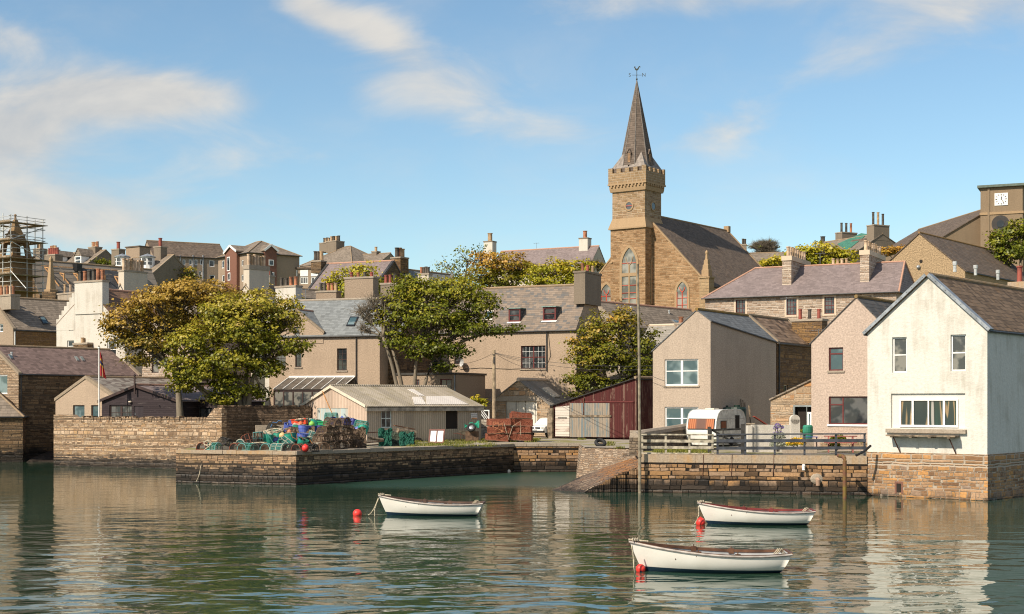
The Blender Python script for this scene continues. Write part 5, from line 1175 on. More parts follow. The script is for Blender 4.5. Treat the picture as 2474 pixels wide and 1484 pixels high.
# block with red bays
wl4 = [WN(535, 630, 541, 648), WN(548, 628, 551, 643), WN(583, 629, 588, 643), WN(536, 665, 542, 681), WN(583, 664, 588, 680), WN(646, 628.5, 656, 643, 'R'), WN(647, 658, 657, 672, 'R')]
B4 = House('hipped_flats', 'tan block of flats with hipped grey roof and red brick bays on the hill', 'flats', 527, 601, 203, -52, 8.2, 20, HTAN2, SL_TILE, orient='hip', eR=611, ridge=577, hip=(4.0, 4.0), ov=.3, wins=[w_ for w_ in wl4 if w_[0] == 'R' and False] + wl4[:3] + wl4[3:5], ridge_mat=RIDGE)
def bay(Hs, face, u0, v0, u1, vb, ap, pr, wins):
    x0, z1 = Hs.loc(face, u0, v0); x1, z0 = Hs.loc(face, u1, vb); _, za = Hs.loc(face, (u0 + u1) / 2, ap); f = Hs.fn(face); xm = (x0 + x1) / 2; mb = MB(); dd = 1.6
    fr = [(x0, z0), (x1, z0), (x1, z1), (xm, za), (x0, z1)]
    mb.poly([f(x, z, -pr) for x, z in fr])
    for i in range(5): a, b2 = fr[i], fr[(i + 1) % 5]; mb.poly([f(a[0], a[1], -pr), f(a[0], a[1], dd), f(b2[0], b2[1], dd), f(b2[0], b2[1], -pr)])
    o = mb.build('brick_bay', BRICK, Hs.root); mb = MB()
    for a, b2 in (((x0 - .2, z1 - .1), (xm, za)), ((xm, za), (x1 + .2, z1 - .1))):
        q = [f(a[0], a[1], -pr - .15), f(b2[0], b2[1], -pr - .15), f(b2[0], b2[1], 3.0), f(a[0], a[1], 3.0)]; mb.hexa([p + Vector((0, 0, .01)) for p in q] + [p + Vector((0, 0, .2)) for p in q])
    mb.build('bay_roof', SL_TILE, o)
    mb = MB()
    for a, b2 in (((x0 - .2, z1 - .1), (xm, za)), ((xm, za), (x1 + .2, z1 - .1))): mb.beam(f(a[0], a[1] + .08, -pr - .2), f(b2[0], b2[1] + .08, -pr - .2), .08, .3)
    mb.build('bargeboard', WHITEP, o)
    for a0, b0, a1, b1 in wins:
        p0, q1 = Hs.loc(face, a0, b0, 0); p1, q0 = Hs.loc(face, a1, b1, 0); mb = MB(); Hs.bx(mb, face, p0, p1, -pr - .04, -pr + .02, q0, q1); wo = mb.build('window', WHITEP, o); mb = MB(); t = .12
        mb.poly([f(p0 + t, q0 + t, -pr - .045), f(p1 - t, q0 + t, -pr - .045), f(p1 - t, q1 - t, -pr - .045), f(p0 + t, q1 - t, -pr - .045)]); mb.build('pane', GL, wo)
bay(B4, 'F', 551, 613, 579, 700, 596, .5, [(556, 622, 563, 655), (558, 660, 564, 678)])
bay(B4, 'R', 636, 606, 664, 700, 594, .5, [(645, 628, 657, 643), (646, 658, 658, 673)])
B3 = House('long_school_block', 'long tan harled block with rows of small windows on the left skyline', 'building', 343, 370, 218, -62, 11.5, 20, HTAN2, SL_CH, A=(355, 583), eL=620, eR=616, ov=.2, gut=True,
           wins=[WN(353, 598, 358, 612), WN(396, 626, 410, 642, 'R')] + [WN(u, 627, u + 7, 641, 'R') for u in (441, 456, 470, 483)] + [WN(505, 629, 518, 645, 'R'), WN(506, 664, 519, 680, 'R'), WN(480, 655, 487, 668, 'R'), WN(420, 660, 432, 676, 'R')])
for u in (435, 466, 490): B3.downpipe(u, 680, 617, 'R', LEAD, .1)
B3b = House('stair_head_block', 'plain windowless harled box standing on the left skyline', 'building', 304, 337, 205, -35, 2, 20, HTAN2, SL_CH, orient='flat', eR=596, th=.15, gut=False)
B2 = back('bay_dormer_house', 'skyline house with two round white dormers below the long block', 268, 369, 190, -30, 8, 19, HGREY, SL_TILE, orient='eaves', eR=662, ridge=618, gut=False, skew=SKEW)
B2.chim(3.2, 269, 287, 602, 1.2, 1, [2], 'x', 1.0, HGREY, vb=640, pr=.26); B2.chim(3.0, 371, 388, 596, 1.2, 1, [2], 'x', 1.2, HGREY, vb=640, pr=.26)
for uc in (289, 350):
    x, zt = B2.loc('F', uc, 622, 1.0); _, z0 = B2.loc('F', uc, 642, 1.0); mb = MB(); mb.lathe([(.95, z0 - .6), (.95, zt)], (x, 1.5, 0), 12); o = mb.build('bay_dormer', WHITEP, B2.root)
    mb = MB(); mb.lathe([(1.1, zt + .003), (1.12, zt + .12), (.05, zt + .55)], (x, 1.5, 0), 12); mb.build('dormer_roof', LEAD, o)
    for k in range(3):
        a = rad(-90 + (k - 1) * 50 + 12); d = Vector((math.cos(a), math.sin(a), 0)); t = Vector((-d.y, d.x, 0)); c = Vector((x, 1.5, 0)) + d * .97
        for z_0, z_1 in ((z0 + .1, (z0 + zt) / 2 - .05), ((z0 + zt) / 2 + .05, zt - .12)):
            pb = MB(); pb.poly([c - t * .27 + Vector((0, 0, z_0)), c + t * .27 + Vector((0, 0, z_0)), c + t * .27 + Vector((0, 0, z_1)), c - t * .27 + Vector((0, 0, z_1))]); pb.build('pane', GL, o)
B1 = back('corner_dormer_house', 'grey roofed skyline house with pointed white dormers right of the scaffolding', 125, 207, 212, -34, 7.5, 22, HGREY, SL_TILE, orient='eaves', eR=642, ridge=606, gut=False, skew=SKEW)
B1.chim(3.0, 213, 230, 597, 1.3, 4, [1, 0, 1, 0], 'x', .8, HGREY, vb=625, pr=.2); B1.chim(3.0, 113, 128, 603, 1.3, 4, [0, 1], 'x', .6, HGREY, vb=630, pr=.2)
bxdormer(B1, 180, 620, 196, 637, 1.5, .3, SL_TILE, pitch=.75); bxdormer(B1, 130, 621, 143, 637, 1.5, .3, SL_TILE, pitch=.7)
B0 = back('squat_stack_house', 'skyline house with a squat chimney of five red pots beside the scaffolding', 88, 128, 195, -34, 6, 20, HGREY, SL_TILE, orient='eaves', eR=655, ridge=640, gut=False)
B0.chim(2.6, 107, 133, 616, 1.3, 5, [2, 2, 2], 'x', .95, HGREY, vb=640, pr=.2); B0.chim(2.6, 80, 96, 601, 1.2, 3, [3, 1], 'x', .8, HGREY, vb=640, pr=.2)

for hs_, q in ((R2, (.3, .3, R2.prof[0][1] - .3)), (T1, (1.2, 4, T1.zr)), (B13, (9, 4.3, B13.zr)), (S5, (2.2, 3.4, S5.zr + 1.6)), (R1b, (R1b.ax + .3, 6.2, R1b.zr + .6)), (M1, (M1.ax, 8, M1.zr)), (B9, (6, 4, B9.zr)), (T2, (2.5, 3, T2.zr))): hs_.aerial(*q)
mb = MB(); f_ = lambda u, v: Vector((T2.loc('F', u, v)[0], -.03, T2.loc('F', u, v)[1]))
mb.tube([f_(1112, 893), f_(1160, 889), f_(1230, 892), f_(1318, 889), f_(1330, 860), f_(1324, 800)], .02, 4); mb.build('wall_cable', WIRE0, T2.root)
# ---------------------------------------------------------------- the church with the spire
CH = House('spired_church', 'brown sandstone church with a battlemented tower and slender slate spire', 'church', 1420, 1714, 165, -36, 21.5, 10, SCHURCH, SL_CH, A=(1556, 518), eL=700, eR=694, ov=-.1, og=-.02, th=.14, skew=DRESSED, gut=False, ridge_mat=RIDGE)
KY = -1.6
tx0, _ = CH.loc('F', 1474.5, 600, KY); tx1, _ = CH.loc('F', 1558.5, 600, KY); TW = tx1 - tx0; TD = TW * .86; tcx, tcy = (tx0 + tx1) / 2, KY + TD / 2
zs = lambda v: CH.loc('F', 1516, v, KY)[1]
mb = MB(); mb.box(tx0, tx1, KY, KY + TD, 0, zs(553)); tow = mb.build('tower', SCHURCH, CH.root)
def frust(mb, e0, z0, e1, z1):
    q = lambda e, z: [(tx0 - e, KY - e, z), (tx1 + e, KY - e, z), (tx1 + e, KY + TD + e, z), (tx0 - e, KY + TD + e, z)]
    mb.hexa(q(e0, z0) + q(e1, z1))
mb = MB(); frust(mb, .2, zs(553) + .003, .2, zs(550)); frust(mb, .2, zs(550) + .002, -.16, zs(526)); mb.build('weathering', DRESSED, tow)
mb = MB(); frust(mb, -.16, zs(526) + .003, -.16, zs(462)); mb.build('upper_stage', rubble('tower_rubble', [(.24, .15, .08), (.33, .22, .12), (.4, .28, .18), (.29, .18, .1)], (.42, .33, .23), .24, .55, mw=.02, warp=.04), tow)
mb = MB(); frust(mb, .02, zs(462) + .003, .1, zs(455)); frust(mb, .1, zs(455) + .002, .12, zs(446)); frust(mb, .26, zs(446) + .004, .26, zs(442)); mb.build('corbel_course', DRESSED, tow)
mb = MB()
for i in range(10):
    x = tx0 + TW * (i + .5) / 10; mb = MB(); mb.box(x - .1, x + .1, KY - .26, KY - .121, zs(451), zs(446)); mb.build('corbel', DRESSED, tow); y = KY + TD * (i + .5) / 10; mb = MB(); mb.box(tx1 + .121, tx1 + .26, y - .1, y + .1, zs(451), zs(446)); mb.build('corbel', DRESSED, tow)
mb = MB(); e = .2; t = .3; z0, z1, z2 = zs(442) + .004, zs(416), zs(406)
for a in ((tx0 - e, tx1 + e, KY - e, KY - e + t), (tx0 - e, tx1 + e, KY + TD + e - t, KY + TD + e), (tx0 - e, tx0 - e + t, KY - e + t, KY + TD + e - t), (tx1 + e - t, tx1 + e, KY - e + t, KY + TD + e - t)): mb.box(a[0], a[1], a[2], a[3], z0, z1)
n_ = 5
for i in range(n_):
    a = tx0 - e + (TW + 2 * e) * (2 * i) / (2 * n_ - 1); b2 = tx0 - e + (TW + 2 * e) * (2 * i + 1) / (2 * n_ - 1)
    for y in (KY - e, KY + TD + e - t): mb.box(a, b2, y, y + t, z1, z2 + (.12 if i in (0, n_ - 1) else 0))
    a = KY - e + (TD + 2 * e) * (2 * i) / (2 * n_ - 1); b2 = KY - e + (TD + 2 * e) * (2 * i + 1) / (2 * n_ - 1)
    if 0 < i < n_ - 1:
        for x in (tx0 - e, tx1 + e - t): mb.box(x, x + t, a, b2, z1, z2)
mb.build('battlements', rubble('parapet_ashlar', [(.26, .17, .09), (.34, .23, .13), (.3, .2, .11)], (.45, .36, .26), .3, .6, mw=.02, warp=.01, rv=.05, wv=.2), tow)
# spire
zb_, za = zs(404), zs(185); ra = TW * .43; SPM = slate('spire_slate', (.145, .112, .09), .25, .28, .34, dirt=.2)
mb = MB(); oc = lambda r, z: [(tcx + r * math.cos(math.pi / 8 + i * math.pi / 4), tcy + r * .95 * math.sin(math.pi / 8 + i * math.pi / 4), z) for i in range(8)]
z1 = zs(398); bq = [(tx0 + .1, KY + .1, zb_), (tx1 - .1, KY + .1, zb_), (tx1 - .1, KY + TD - .1, zb_), (tx0 + .1, KY + TD - .1, zb_)]
ob_ = oc(ra, z1 + .0); ap = Vector((tcx, tcy, za))
for i in range(8): mb.poly([ob_[i], ob_[(i + 1) % 8], ap])
mb.box(tx0 + .1, tx1 - .1, KY + .1, KY + TD - .1, zs(430), zb_)
spm = mb.build('spire', SPM, tow)
mb = MB()
for k, (cx_, cy_) in enumerate(((tx0, KY), (tx1, KY), (tx1, KY + TD), (tx0, KY + TD))):
    ang = math.atan2(cy_ - tcy, cx_ - tcx); d = Vector((math.cos(ang), math.sin(ang) * .95, 0)); top = Vector((tcx, tcy, zs(366))) + d * ra * .80
    t_ = Vector((-d.y, d.x, 0)).normalized(); base = Vector((cx_, cy_, zb_ + .0)) - d * .15; c0 = Vector((tcx, tcy, zb_)) + d * ra * .6
    mb.poly([base, c0 + t_ * ra * .75, top]); mb.poly([base, top, c0 - t_ * ra * .75])
mb.build('broaches', plain('lead_broach', (.25, .21, .18), .6, 0, .2), spm)
mb = MB()
for i in range(8): mb.tube([ob_[i], ap], [.07, .04], 5)
mb.build('hip_rolls', plain('dull_hip_lead', (.19, .165, .145), .7, 0, .2), spm)
LOUV = plain('louvre_timber', (.5, .3, .16), .7, 0, .2)
for k in (0, 1, 2, 3):
    ang = [-math.pi / 2, 0, math.pi / 2, math.pi][k]; d = Vector((math.cos(ang), math.sin(ang), 0)); t_ = Vector((-d.y, d.x, 0)); r0 = ra * .93; zz0, zz1 = zs(392), zs(370)
    c = Vector((tcx, tcy, 0)) + d * r0 * .90; mb = MB(); w2 = .24
    mb.hexa([c + d * .06 - t_ * w2 + Vector((0, 0, zz0)), c + d * .06 + t_ * w2 + Vector((0, 0, zz0)), c - d * .7 + t_ * w2 + Vector((0, 0, zz0)), c - d * .7 - t_ * w2 + Vector((0, 0, zz0)), c + d * .06 - t_ * w2 + Vector((0, 0, zz1)), c + d * .06 + t_ * w2 + Vector((0, 0, zz1)), c - d * .7 + t_ * w2 + Vector((0, 0, zz1)), c - d * .7 - t_ * w2 + Vector((0, 0, zz1))])
    zz2 = zs(360); mb.poly([c + d * .06 - t_ * w2 + Vector((0, 0, zz1)), c + d * .06 + t_ * w2 + Vector((0, 0, zz1)), c + d * .06 + Vector((0, 0, zz2))])
    for sg_ in (-1, 1): mb.hexa([c + d * .14 + t_ * sg_ * .33 + Vector((0, 0, zz1 - .05)), c + d * .14 + Vector((0, 0, zz2)), c - d * .9 + Vector((0, 0, zz2)), c - d * .9 + t_ * sg_ * .33 + Vector((0, 0, zz1 - .05))] + [q + Vector((0, 0, .09)) for q in (c + d * .14 + t_ * sg_ * .33 + Vector((0, 0, zz1 - .05)), c + d * .14 + Vector((0, 0, zz2)), c - d * .9 + Vector((0, 0, zz2)), c - d * .9 + t_ * sg_ * .33 + Vector((0, 0, zz1 - .05)))])
    lo_ = mb.build('lucarne', SPM, spm); mb = MB(); nn = 8
    for j in range(nn): z = zz0 + (zz1 - zz0) * (j + .2) / nn; mb.hexa([c + d * .07 - t_ * .17 + Vector((0, 0, z)), c + d * .07 + t_ * .17 + Vector((0, 0, z)), c + d * .065 + t_ * .17 + Vector((0, 0, z)), c + d * .065 - t_ * .17 + Vector((0, 0, z)), c + d * .11 - t_ * .17 + Vector((0, 0, z + .06)), c + d * .11 + t_ * .17 + Vector((0, 0, z + .06)), c + d * .062 + t_ * .17 + Vector((0, 0, z + .1)), c + d * .062 - t_ * .17 + Vector((0, 0, z + .1))])
    mb.build('louvre', LOUV, spm)
VM = plain('vane_iron', (.07, .075, .06), .6, .2, .1)
mb = MB(); zt_ = zs(163); mb.tube([(tcx, tcy, za - .3), (tcx, tcy, zt_)], .035, 6); mb.ball((tcx, tcy, za + .05), .12, 8, 6); zz = zs(174)
ax_ = Vector((math.cos(-CH.th), math.sin(-CH.th), 0)); mb.tube([Vector((tcx, tcy, zz)) - ax_ * .6, Vector((tcx, tcy, zz)) + ax_ * .6], .025, 5); ay_ = Vector((-ax_.y, ax_.x, 0)); mb.tube([Vector((tcx, tcy, zz)) - ay_ * .5, Vector((tcx, tcy, zz)) + ay_ * .5], .025, 5)
vn = mb.build('weather_vane', VM, tow)
cockpts = [(-.32, .42), (-.27, .5), (-.19, .47), (-.17, .3), (-.05, .2), (.1, .25), (.2, .42), (.3, .52), (.42, .5), (.47, .38), (.4, .36), (.33, .4), (.28, .25), (.18, .08), (.05, .0), (-.1, .02), (-.22, .12), (-.28, .3), (-.36, .36)]
mb = MB(); n_ = len(cockpts); base = Vector((tcx, tcy, zt_))
fr_ = [base + ax_ * a * .95 + Vector((0, 0, b2 * 1.05)) - ay_ * .03 for a, b2 in cockpts]; bk_ = [p + ay_ * .06 for p in fr_]
mb.poly(fr_); mb.poly(bk_[::-1])
for i in range(n_): mb.poly([fr_[i], bk_[i], bk_[(i + 1) % n_], fr_[(i + 1) % n_]])
mb.build('cockerel', VM, vn)
Rx = Matrix.Rotation(-CH.th, 4, 'Z') @ Matrix.Rotation(rad(90), 4, 'X')
text('S', .62, vn, Matrix.Translation(Vector((tcx, tcy, zz)) - ax_ * .85) @ Rx, VM, 'letter'); text('N', .62, vn, Matrix.Translation(Vector((tcx, tcy, zz)) + ax_ * .85) @ Rx, VM, 'letter')
# pointed windows
def arch(x0, x1, z0, zsp, zap, n=8):
    xm, hw = (x0 + x1) / 2, (x1 - x0) / 2; hh = zap - zsp; pts = [(x0, z0), (x1, z0)]
    # pointed arch from two arcs
    Rr = (hw * hw + hh * hh) / (2 * hw)
    a1 = math.asin(min(1, hh / Rr))
    for i in range(n + 1): a = a1 * i / n; pts.append((x1 - Rr + Rr * math.cos(a), zsp + Rr * math.sin(a)))
    for i in range(n - 1, -1, -1): a = a1 * i / n; pts.append((x0 + Rr - Rr * math.cos(a), zsp + Rr * math.sin(a)))
    return pts
def pointed(par, f, x0, x1, z0, zsp, zap, fr, sw=.3, bars_=(), split=True, gl=None, stone=False):
    o_ = arch(x0 - sw, x1 + sw, z0 - .02, zsp, zap + sw * 1.25); i_ = arch(x0, x1, z0 - .02, zsp, zap); n = len(i_); mb = MB()
    for k in range(n):
        k2 = (k + 1) % n
        if k == 0: continue
        mb.poly([f(*o_[k], -.1), f(*o_[k2], -.1), f(*i_[k2], -.1), f(*i_[k], -.1)]); mb.poly([f(*i_[k], -.1), f(*i_[k2], -.1), f(*i_[k2], -.005), f(*i_[k], -.005)]); mb.poly([f(*o_[k2], -.1), f(*o_[k], -.1), f(*o_[k], -.0), f(*o_[k2], -.0)])
    wo = mb.build('window', DRESSED, par); pb = MB(); pb.poly([f(x, z, -.006) for x, z in i_]); pb.build('pane', gl or glass('church_glass', (.12, .125, .11), (.3, .29, .25), .3, .6), wo)
    mb = MB(); xm = (x0 + x1) / 2; wd = .05
    def bar(pts, w_, y=-.05):
        for a, b2 in zip(pts[:-1], pts[1:]): mb.beam(f(a[0], a[1], y), f(b2[0], b2[1], y), w_, .04, up=f(0, 0, 1) - f(0, 0, 0))
    if split:
        bar([(xm, z0), (xm, zsp)], .09); k = len(i_); Rr = 0
        h_ = (x1 - x0) / 2; bar([(xm, zsp - .01)] + [(xm - h_ * .5 * math.sin(t), zsp + (zap - zsp) * .62 * (1 - math.cos(t))) for t in [i / 5 * 1.3 for i in range(1, 6)]], .07); bar([(xm, zsp - .01)] + [(xm + h_ * .5 * math.sin(t), zsp + (zap - zsp) * .62 * (1 - math.cos(t))) for t in [i / 5 * 1.3 for i in range(1, 6)]], .07)
    if stone: mb.build('stone_tracery', DRESSED, wo); mb = MB()
    for z in bars_: bar([(x0, z), (x1, z)], .05, -.052)
    if not stone: bar([(x0 + .03, z0), (x0 + .03, zsp)], .07); bar([(x1 - .03, z0), (x1 - .03, zsp)], .07)
    if mb.v: mb.build('tracery', fr, wo)
    return wo
fF = lambda x, z, dp: Vector((x, KY + dp, z)); fG = lambda x, z, dp: Vector((x, dp, z)); fS = lambda y, z, dp: Vector((tx1 - dp, y, z))
x0, _ = CH.loc('F', 1502.7, 700, KY); x1, _ = CH.loc('F', 1537.4, 700, KY)
pointed(tow, fF, x0, x1, zs(735), zs(640), zs(599), OXR, .32, [zs(690), zs(708), zs(722), zs(636)], gl=None, stone=True)
mb = MB(); mb.box(x0, x1, KY - .09, KY - .02, zs(668), zs(660)); mb.box((x0 + x1) / 2 - .08, (x0 + x1) / 2 + .08, KY - .092, KY - .02, zs(735), zs(640)); mb.build('stone_mullion', DRESSED, tow)
xa, za_ = CH.loc('F', 1635, 700); xb, _ = CH.loc('F', 1661, 700); zg = lambda v: CH.loc('F', 1648, v)[1]
pointed(CH.root, fG, xa, xb, zg(778), zg(705), zg(681), OXR, .28, [zg(v) for v in (720, 737, 754, 766)])
xa, _ = CH.loc('F', 1452, 700); xb, _ = CH.loc('F', 1478, 700); zg2 = lambda v: CH.loc('F', 1463, v)[1]
pointed(CH.root, fG, xa, xb, zg2(760), zg2(712), zg2(687), OXR, .28, [zg2(v) for v in (716, 732, 748)])
q = CH.Mi @ ray_plane(1574, 690, CH.M @ Vector((tx1, KY, 0)), CH.f); q2 = CH.Mi @ ray_plane(1583, 690, CH.M @ Vector((tx1, KY, 0)), CH.f)
zt2 = lambda v: (CH.Mi @ ray_plane(1579, v, CH.M @ Vector((tx1, KY, 0)), CH.f)).z
pointed(tow, fS, q.y, q2.y, zt2(735), zt2(640), zt2(620), OXR, .28, [zt2(v) for v in (665, 690, 712)], split=False)
for (f_, uu, vv, kk) in ((fF, 1517.8, 497.4, 0),):
    x, z = CH.loc('F', uu, vv, KY); mb = MB(); Mx = Matrix.Rotation(rad(90), 4, 'X'); mb.lathe([(.62, 0), (.62, .1), (.44, .1), (.44, .03)], (x, KY + .17, z), 24, M=Mx, cap=False); o = mb.build('oculus', DRESSED, tow); mb = MB(); mb.lathe([(.01, .03), (.45, .03)], (x, KY + .14, z), 24, M=Mx, cap=False); mb.build('pane', GL, o); mb = MB(); mb.box(x - .42, x + .42, KY + .05, KY + .09, z - .03, z + .03); mb.build('glazing_bar', OXR, o)
y = KY + TD / 2; My = Matrix.Rotation(rad(90), 4, 'Y'); mb = MB(); mb.lathe([(.62, 0), (.62, .1), (.44, .1), (.44, .03)], (tx1 - .17, y, z), 24, M=My, cap=False); o = mb.build('oculus', DRESSED, tow); mb = MB(); mb.lathe([(.01, .03), (.45, .03)], (tx1 - .14, y, z), 24, M=My, cap=False); mb.build('pane', GL, o)
mb = MB(); zz = zs(632); mb.box(tx0 - .08, x0 - .34 if False else tx0 + .3, KY - .1, KY, zz - .1, zz + .1); frust(mb, .1, zs(760), .1, zs(752)); mb.build('string_course', DRESSED, tow)
# corner pinnacle
xa = CH.w; z1 = CH.loc('F', 1710, 672)[1]; zt_ = CH.loc('F', 1710, 607)[1]
mb = MB(); mb.box(xa - 1.15, xa + .1, -.35, .9, 0, z1); mb.box(xa - 1.25, xa + .2, -.45, 1.0, z1 + .002, z1 + .18); pn_ = mb.build('pinnacle', rubble('pinnacle_ashlar', [(.33, .22, .12), (.4, .28, .16)], (.4, .3, .2), .35, .8, mw=.01, warp=.01, rv=.0), CH.root)
mb = MB(); c_ = Vector((xa - .52, .27, 0)); lv = [(.62, 0), (.6, .8), (.5, .85), (.46, 1.4), (.36, 1.45), (.32, 2.0), (.2, 2.05), (.14, 2.7), (.2, 2.75), (.2, 2.95), (.03, 3.2)]
sc = (zt_ - z1) / 3.2; mb.lathe([(r * 1.05, z1 + .18 + z * sc) for r, z in lv], c_, 4, M=Matrix.Rotation(rad(45), 4, 'Z')); mb.build('finial', DRESSED, pn_)
mb = MB(); mb.box(-.3, .3, 0, .8, CH.zr - .1, CH.zr + .3) if False else mb.box(CH.ax - .35, CH.ax + .35, CH.d - .5, CH.d + .1, CH.zr - .1, CH.zr + .7); mb.build('ridge_block', DRESSED, CH.roofo)

# ---------------------------------------------------------------- scaffolded church at the left
OC = House('church_under_repair', 'old church on the left whose long roof is half stripped for repair', 'church', 20, 96, 166, -42, 17.0, 10, SDARK, SL_REP, A=(66, 629), eL=700, eR=712, ov=.1, gut=False)
slope_panel(OC, [(190, 648), (300, 658), (350, 708), (196, 690)], 'fresh_slating', SL_DARK, 'R', .13, .06)
slope_panel(OC, [(120, 700), (210, 712), (225, 740), (130, 735)], 'fresh_slating', SL_DARK, 'R', .13, .06)
for k in range(5):
    u, v = 100 + k * 42, 636 + k * 2.5
    slope_panel(OC, [(u, v + 6), (u + 38, v + 8), (u + 39, v + 9.3), (u + 1, v + 7.3)], 'batten', WOODO, 'R', .14, .05)
    slope_panel(OC, [(u + 10, v + 18), (u + 44, v + 20), (u + 45, v + 21.3), (u + 11, v + 19.3)], 'batten', WOOD, 'R', .14, .05)
for u0, v0, u1, v1 in ((107, 647, 142, 693), (144, 661, 166, 687), (177, 662, 191, 680), (243, 665, 256, 680), (276, 669, 286, 687)):
    a, n = OC.slope_pt(u0, v0, 'R', .25); b_, _ = OC.slope_pt(u1, v1, 'R', .25); mb = MB(); mb.beam(a + n * .1, b_ + n * .1, .14, .14); mb.beam(a + n * .1, a + Vector((1.0, 0, -.1)), .12, .12); mb.beam(a + Vector((1.0, 0, -.1)), a + Vector((1.0, 0, -.9)), .12, .12); mb.build('roof_bracket', WOODO, OC.root)
for u, v in ((187, 668 - 0), (322, 680)):
    a, n = OC.slope_pt(u - 0, v - 18, 'R', .2)
    mb = MB(); mb.lathe([(.5, -.3), (.6, .6)], a, 10); mb.build('roof_skip', BLACKP, OC.root)
# pinnacled tower
def W(u, v, Y=160.0): return P(u, v, Y)
c = W(37, 724); zt = lambda v: Z(v, 160.0) - 10.0; SPN = harl('sooty_sandstone', (.26, .17, .09), .25, .5, (.1, .07, .05), scale=4)
twr = empty('stone_bell_tower', (c.x, c.y, 10), rad(-35), 'small pinnacled stone belfry wrapped in scaffolding at the far left', 'tower')
mb = MB()
def lev(hw0, v0, hw1, v1): mb.lathe([(hw0 * 1.414, zt(v0)), (hw1 * 1.414, zt(v1))], (0, 0, 0), 4, M=Matrix.Rotation(rad(45), 4, 'Z'))
lev(1.35, 780, 1.3, 638); lev(1.55, 638.2, 1.4, 623); lev(1.5, 622.8, 1.5, 620)
lev(1.05, 588, 1.05, 582); lev(.85, 581.8, .72, 569); lev(.84, 568.8, .74, 565); lev(.62, 564.8, .3, 546); lev(.3, 545.8, .2, 532)
for sx_, sy_ in ((-1, -1), (1, -1), (1, 1), (-1, 1)): mb.hexa([Vector((sx_ * 1.0 + a * .26, sy_ * 1.0 + b2 * .26, zt(620))) for a, b2 in ((-1, -1), (1, -1), (1, 1), (-1, 1))] + [Vector((sx_ * .8 + a * .24, sy_ * .8 + b2 * .24, zt(588.2))) for a, b2 in ((-1, -1), (1, -1), (1, 1), (-1, 1))])
mb.tube([(0, 0, zt(532.2)), (0, 0, zt(524))], [.17, .1], 8); mb.ball((0, 0, zt(521)), .16, 8, 6)
mb.build('belfry', SPN, twr)
SCF = [plain('scaffold_tube', (.6, .6, .57), .5, .1, .2), plain('scaffold_tube_dull', (.45, .44, .41), .5, .3, .2)]
sc_ = empty('scaffolding', (c.x, c.y, 10), rad(-35), 'tall steel scaffolding with plank decks around the belfry at far left', 'scaffolding')
ups = []
for i, sx_ in enumerate((-2.1, -.7, .7, 2.1)):
    for j, sy_ in enumerate((-2.1, 2.1, 0)):
        if j == 2 and i in (1, 2): continue
        t = {(1, 0): 483, (2, 0): 522, (3, 0): 526}.get((i, j), 524 + R.uniform(0, 8)); mb = MB(); mb.tube([(sx_ + R.uniform(-.04, .04), sy_, zt(785)), (sx_, sy_, zt(t))], .055, 5); mb.build('scaffold_pole', SCF[(i + j) % 2], sc_)
for k, v in enumerate((531, 538, 556, 576, 583, 606, 617, 640, 654, 670, 684, 698)):
    z = zt(v)
    for sy_ in (-2.15, 2.15): mb = MB(); mb.tube([(-2.4, sy_, z), (2.4, sy_, z + R.uniform(-.1, .1))], .034, 5); mb.build('ledger', SCF[k % 2], sc_)
    for sx_ in (-2.15, 2.15): mb = MB(); mb.tube([(sx_, -2.4, z + .07), (sx_, 2.4, z + .07)], .034, 5); mb.build('ledger', SCF[(k + 1) % 2], sc_)
for v in (545, 587, 629, 668, 707):
    mb = MB(); z = zt(v)
    for q in ((-2.5, 2.5, -2.5, -1.35), (-2.5, 2.5, 1.35, 2.5), (-2.5, -1.35, -1.35, 1.35), (1.35, 2.5, -1.35, 1.35)): mb.box(*q, z, z + .06)
    mb.box(-2.5, 2.5, -2.54, -2.5, z + .062, z + .2)
    mb.build('plank_deck', plain('scaffold_plank', (.33, .25, .17), .85, 0, .25, 4), sc_)
for (a, b2) in (((2.15, -2.1, zt(585)), (2.15, 2.1, zt(550))), ((2.15, 2.1, zt(626)), (2.15, -2.1, zt(590))), ((-2.1, -2.2, zt(580)), (2.1, -2.2, zt(556))), ((-2.1, -2.2, zt(705)), (.7, -2.2, zt(672))), ((2.2, -2.2, zt(660)), (5.5, -2.6, zt(706)))):
    mb = MB(); mb.tube([a, b2], .05, 5); mb.build('brace', SCF[0], sc_)
mb = MB(); mb.tube([(-.3, -2.3, zt(590)), (.1, -2.25, zt(548))], .04, 5); mb.tube([(.1, -2.3, zt(590)), (.5, -2.25, zt(548))], .04, 5)
for k in range(9): t = k / 9; mb.tube([(-.3 + .4 * t, -2.3, zt(590 - 42 * t)), (.1 + .4 * t, -2.3, zt(590 - 42 * t))], .03, 4)
mb.build('ladder', SCF[0], sc_)
pk = P(123, 705, 150); mb = MB(); mb.lathe([(.66, 0), (.7, .25), (.5, .3), (.16, 3.2), (.22, 3.3), (.22, 3.5), (.03, 3.8)], (0, 0, 0), 4, M=Matrix.Rotation(rad(10), 4, 'Z')); o = mb.build('stone_pinnacle', DRESSED); o.location = (pk.x, pk.y, Z(706, 150)); mb = MB(); mb.box(-.7, .7, -.7, .7, hill(pk.x, 150) - Z(706, 150) - .5, -.002); mb.build('buttress', SDARK, o); tag(o, 'pale pointed stone pinnacle standing just right of the scaffolding', 'pinnacle')
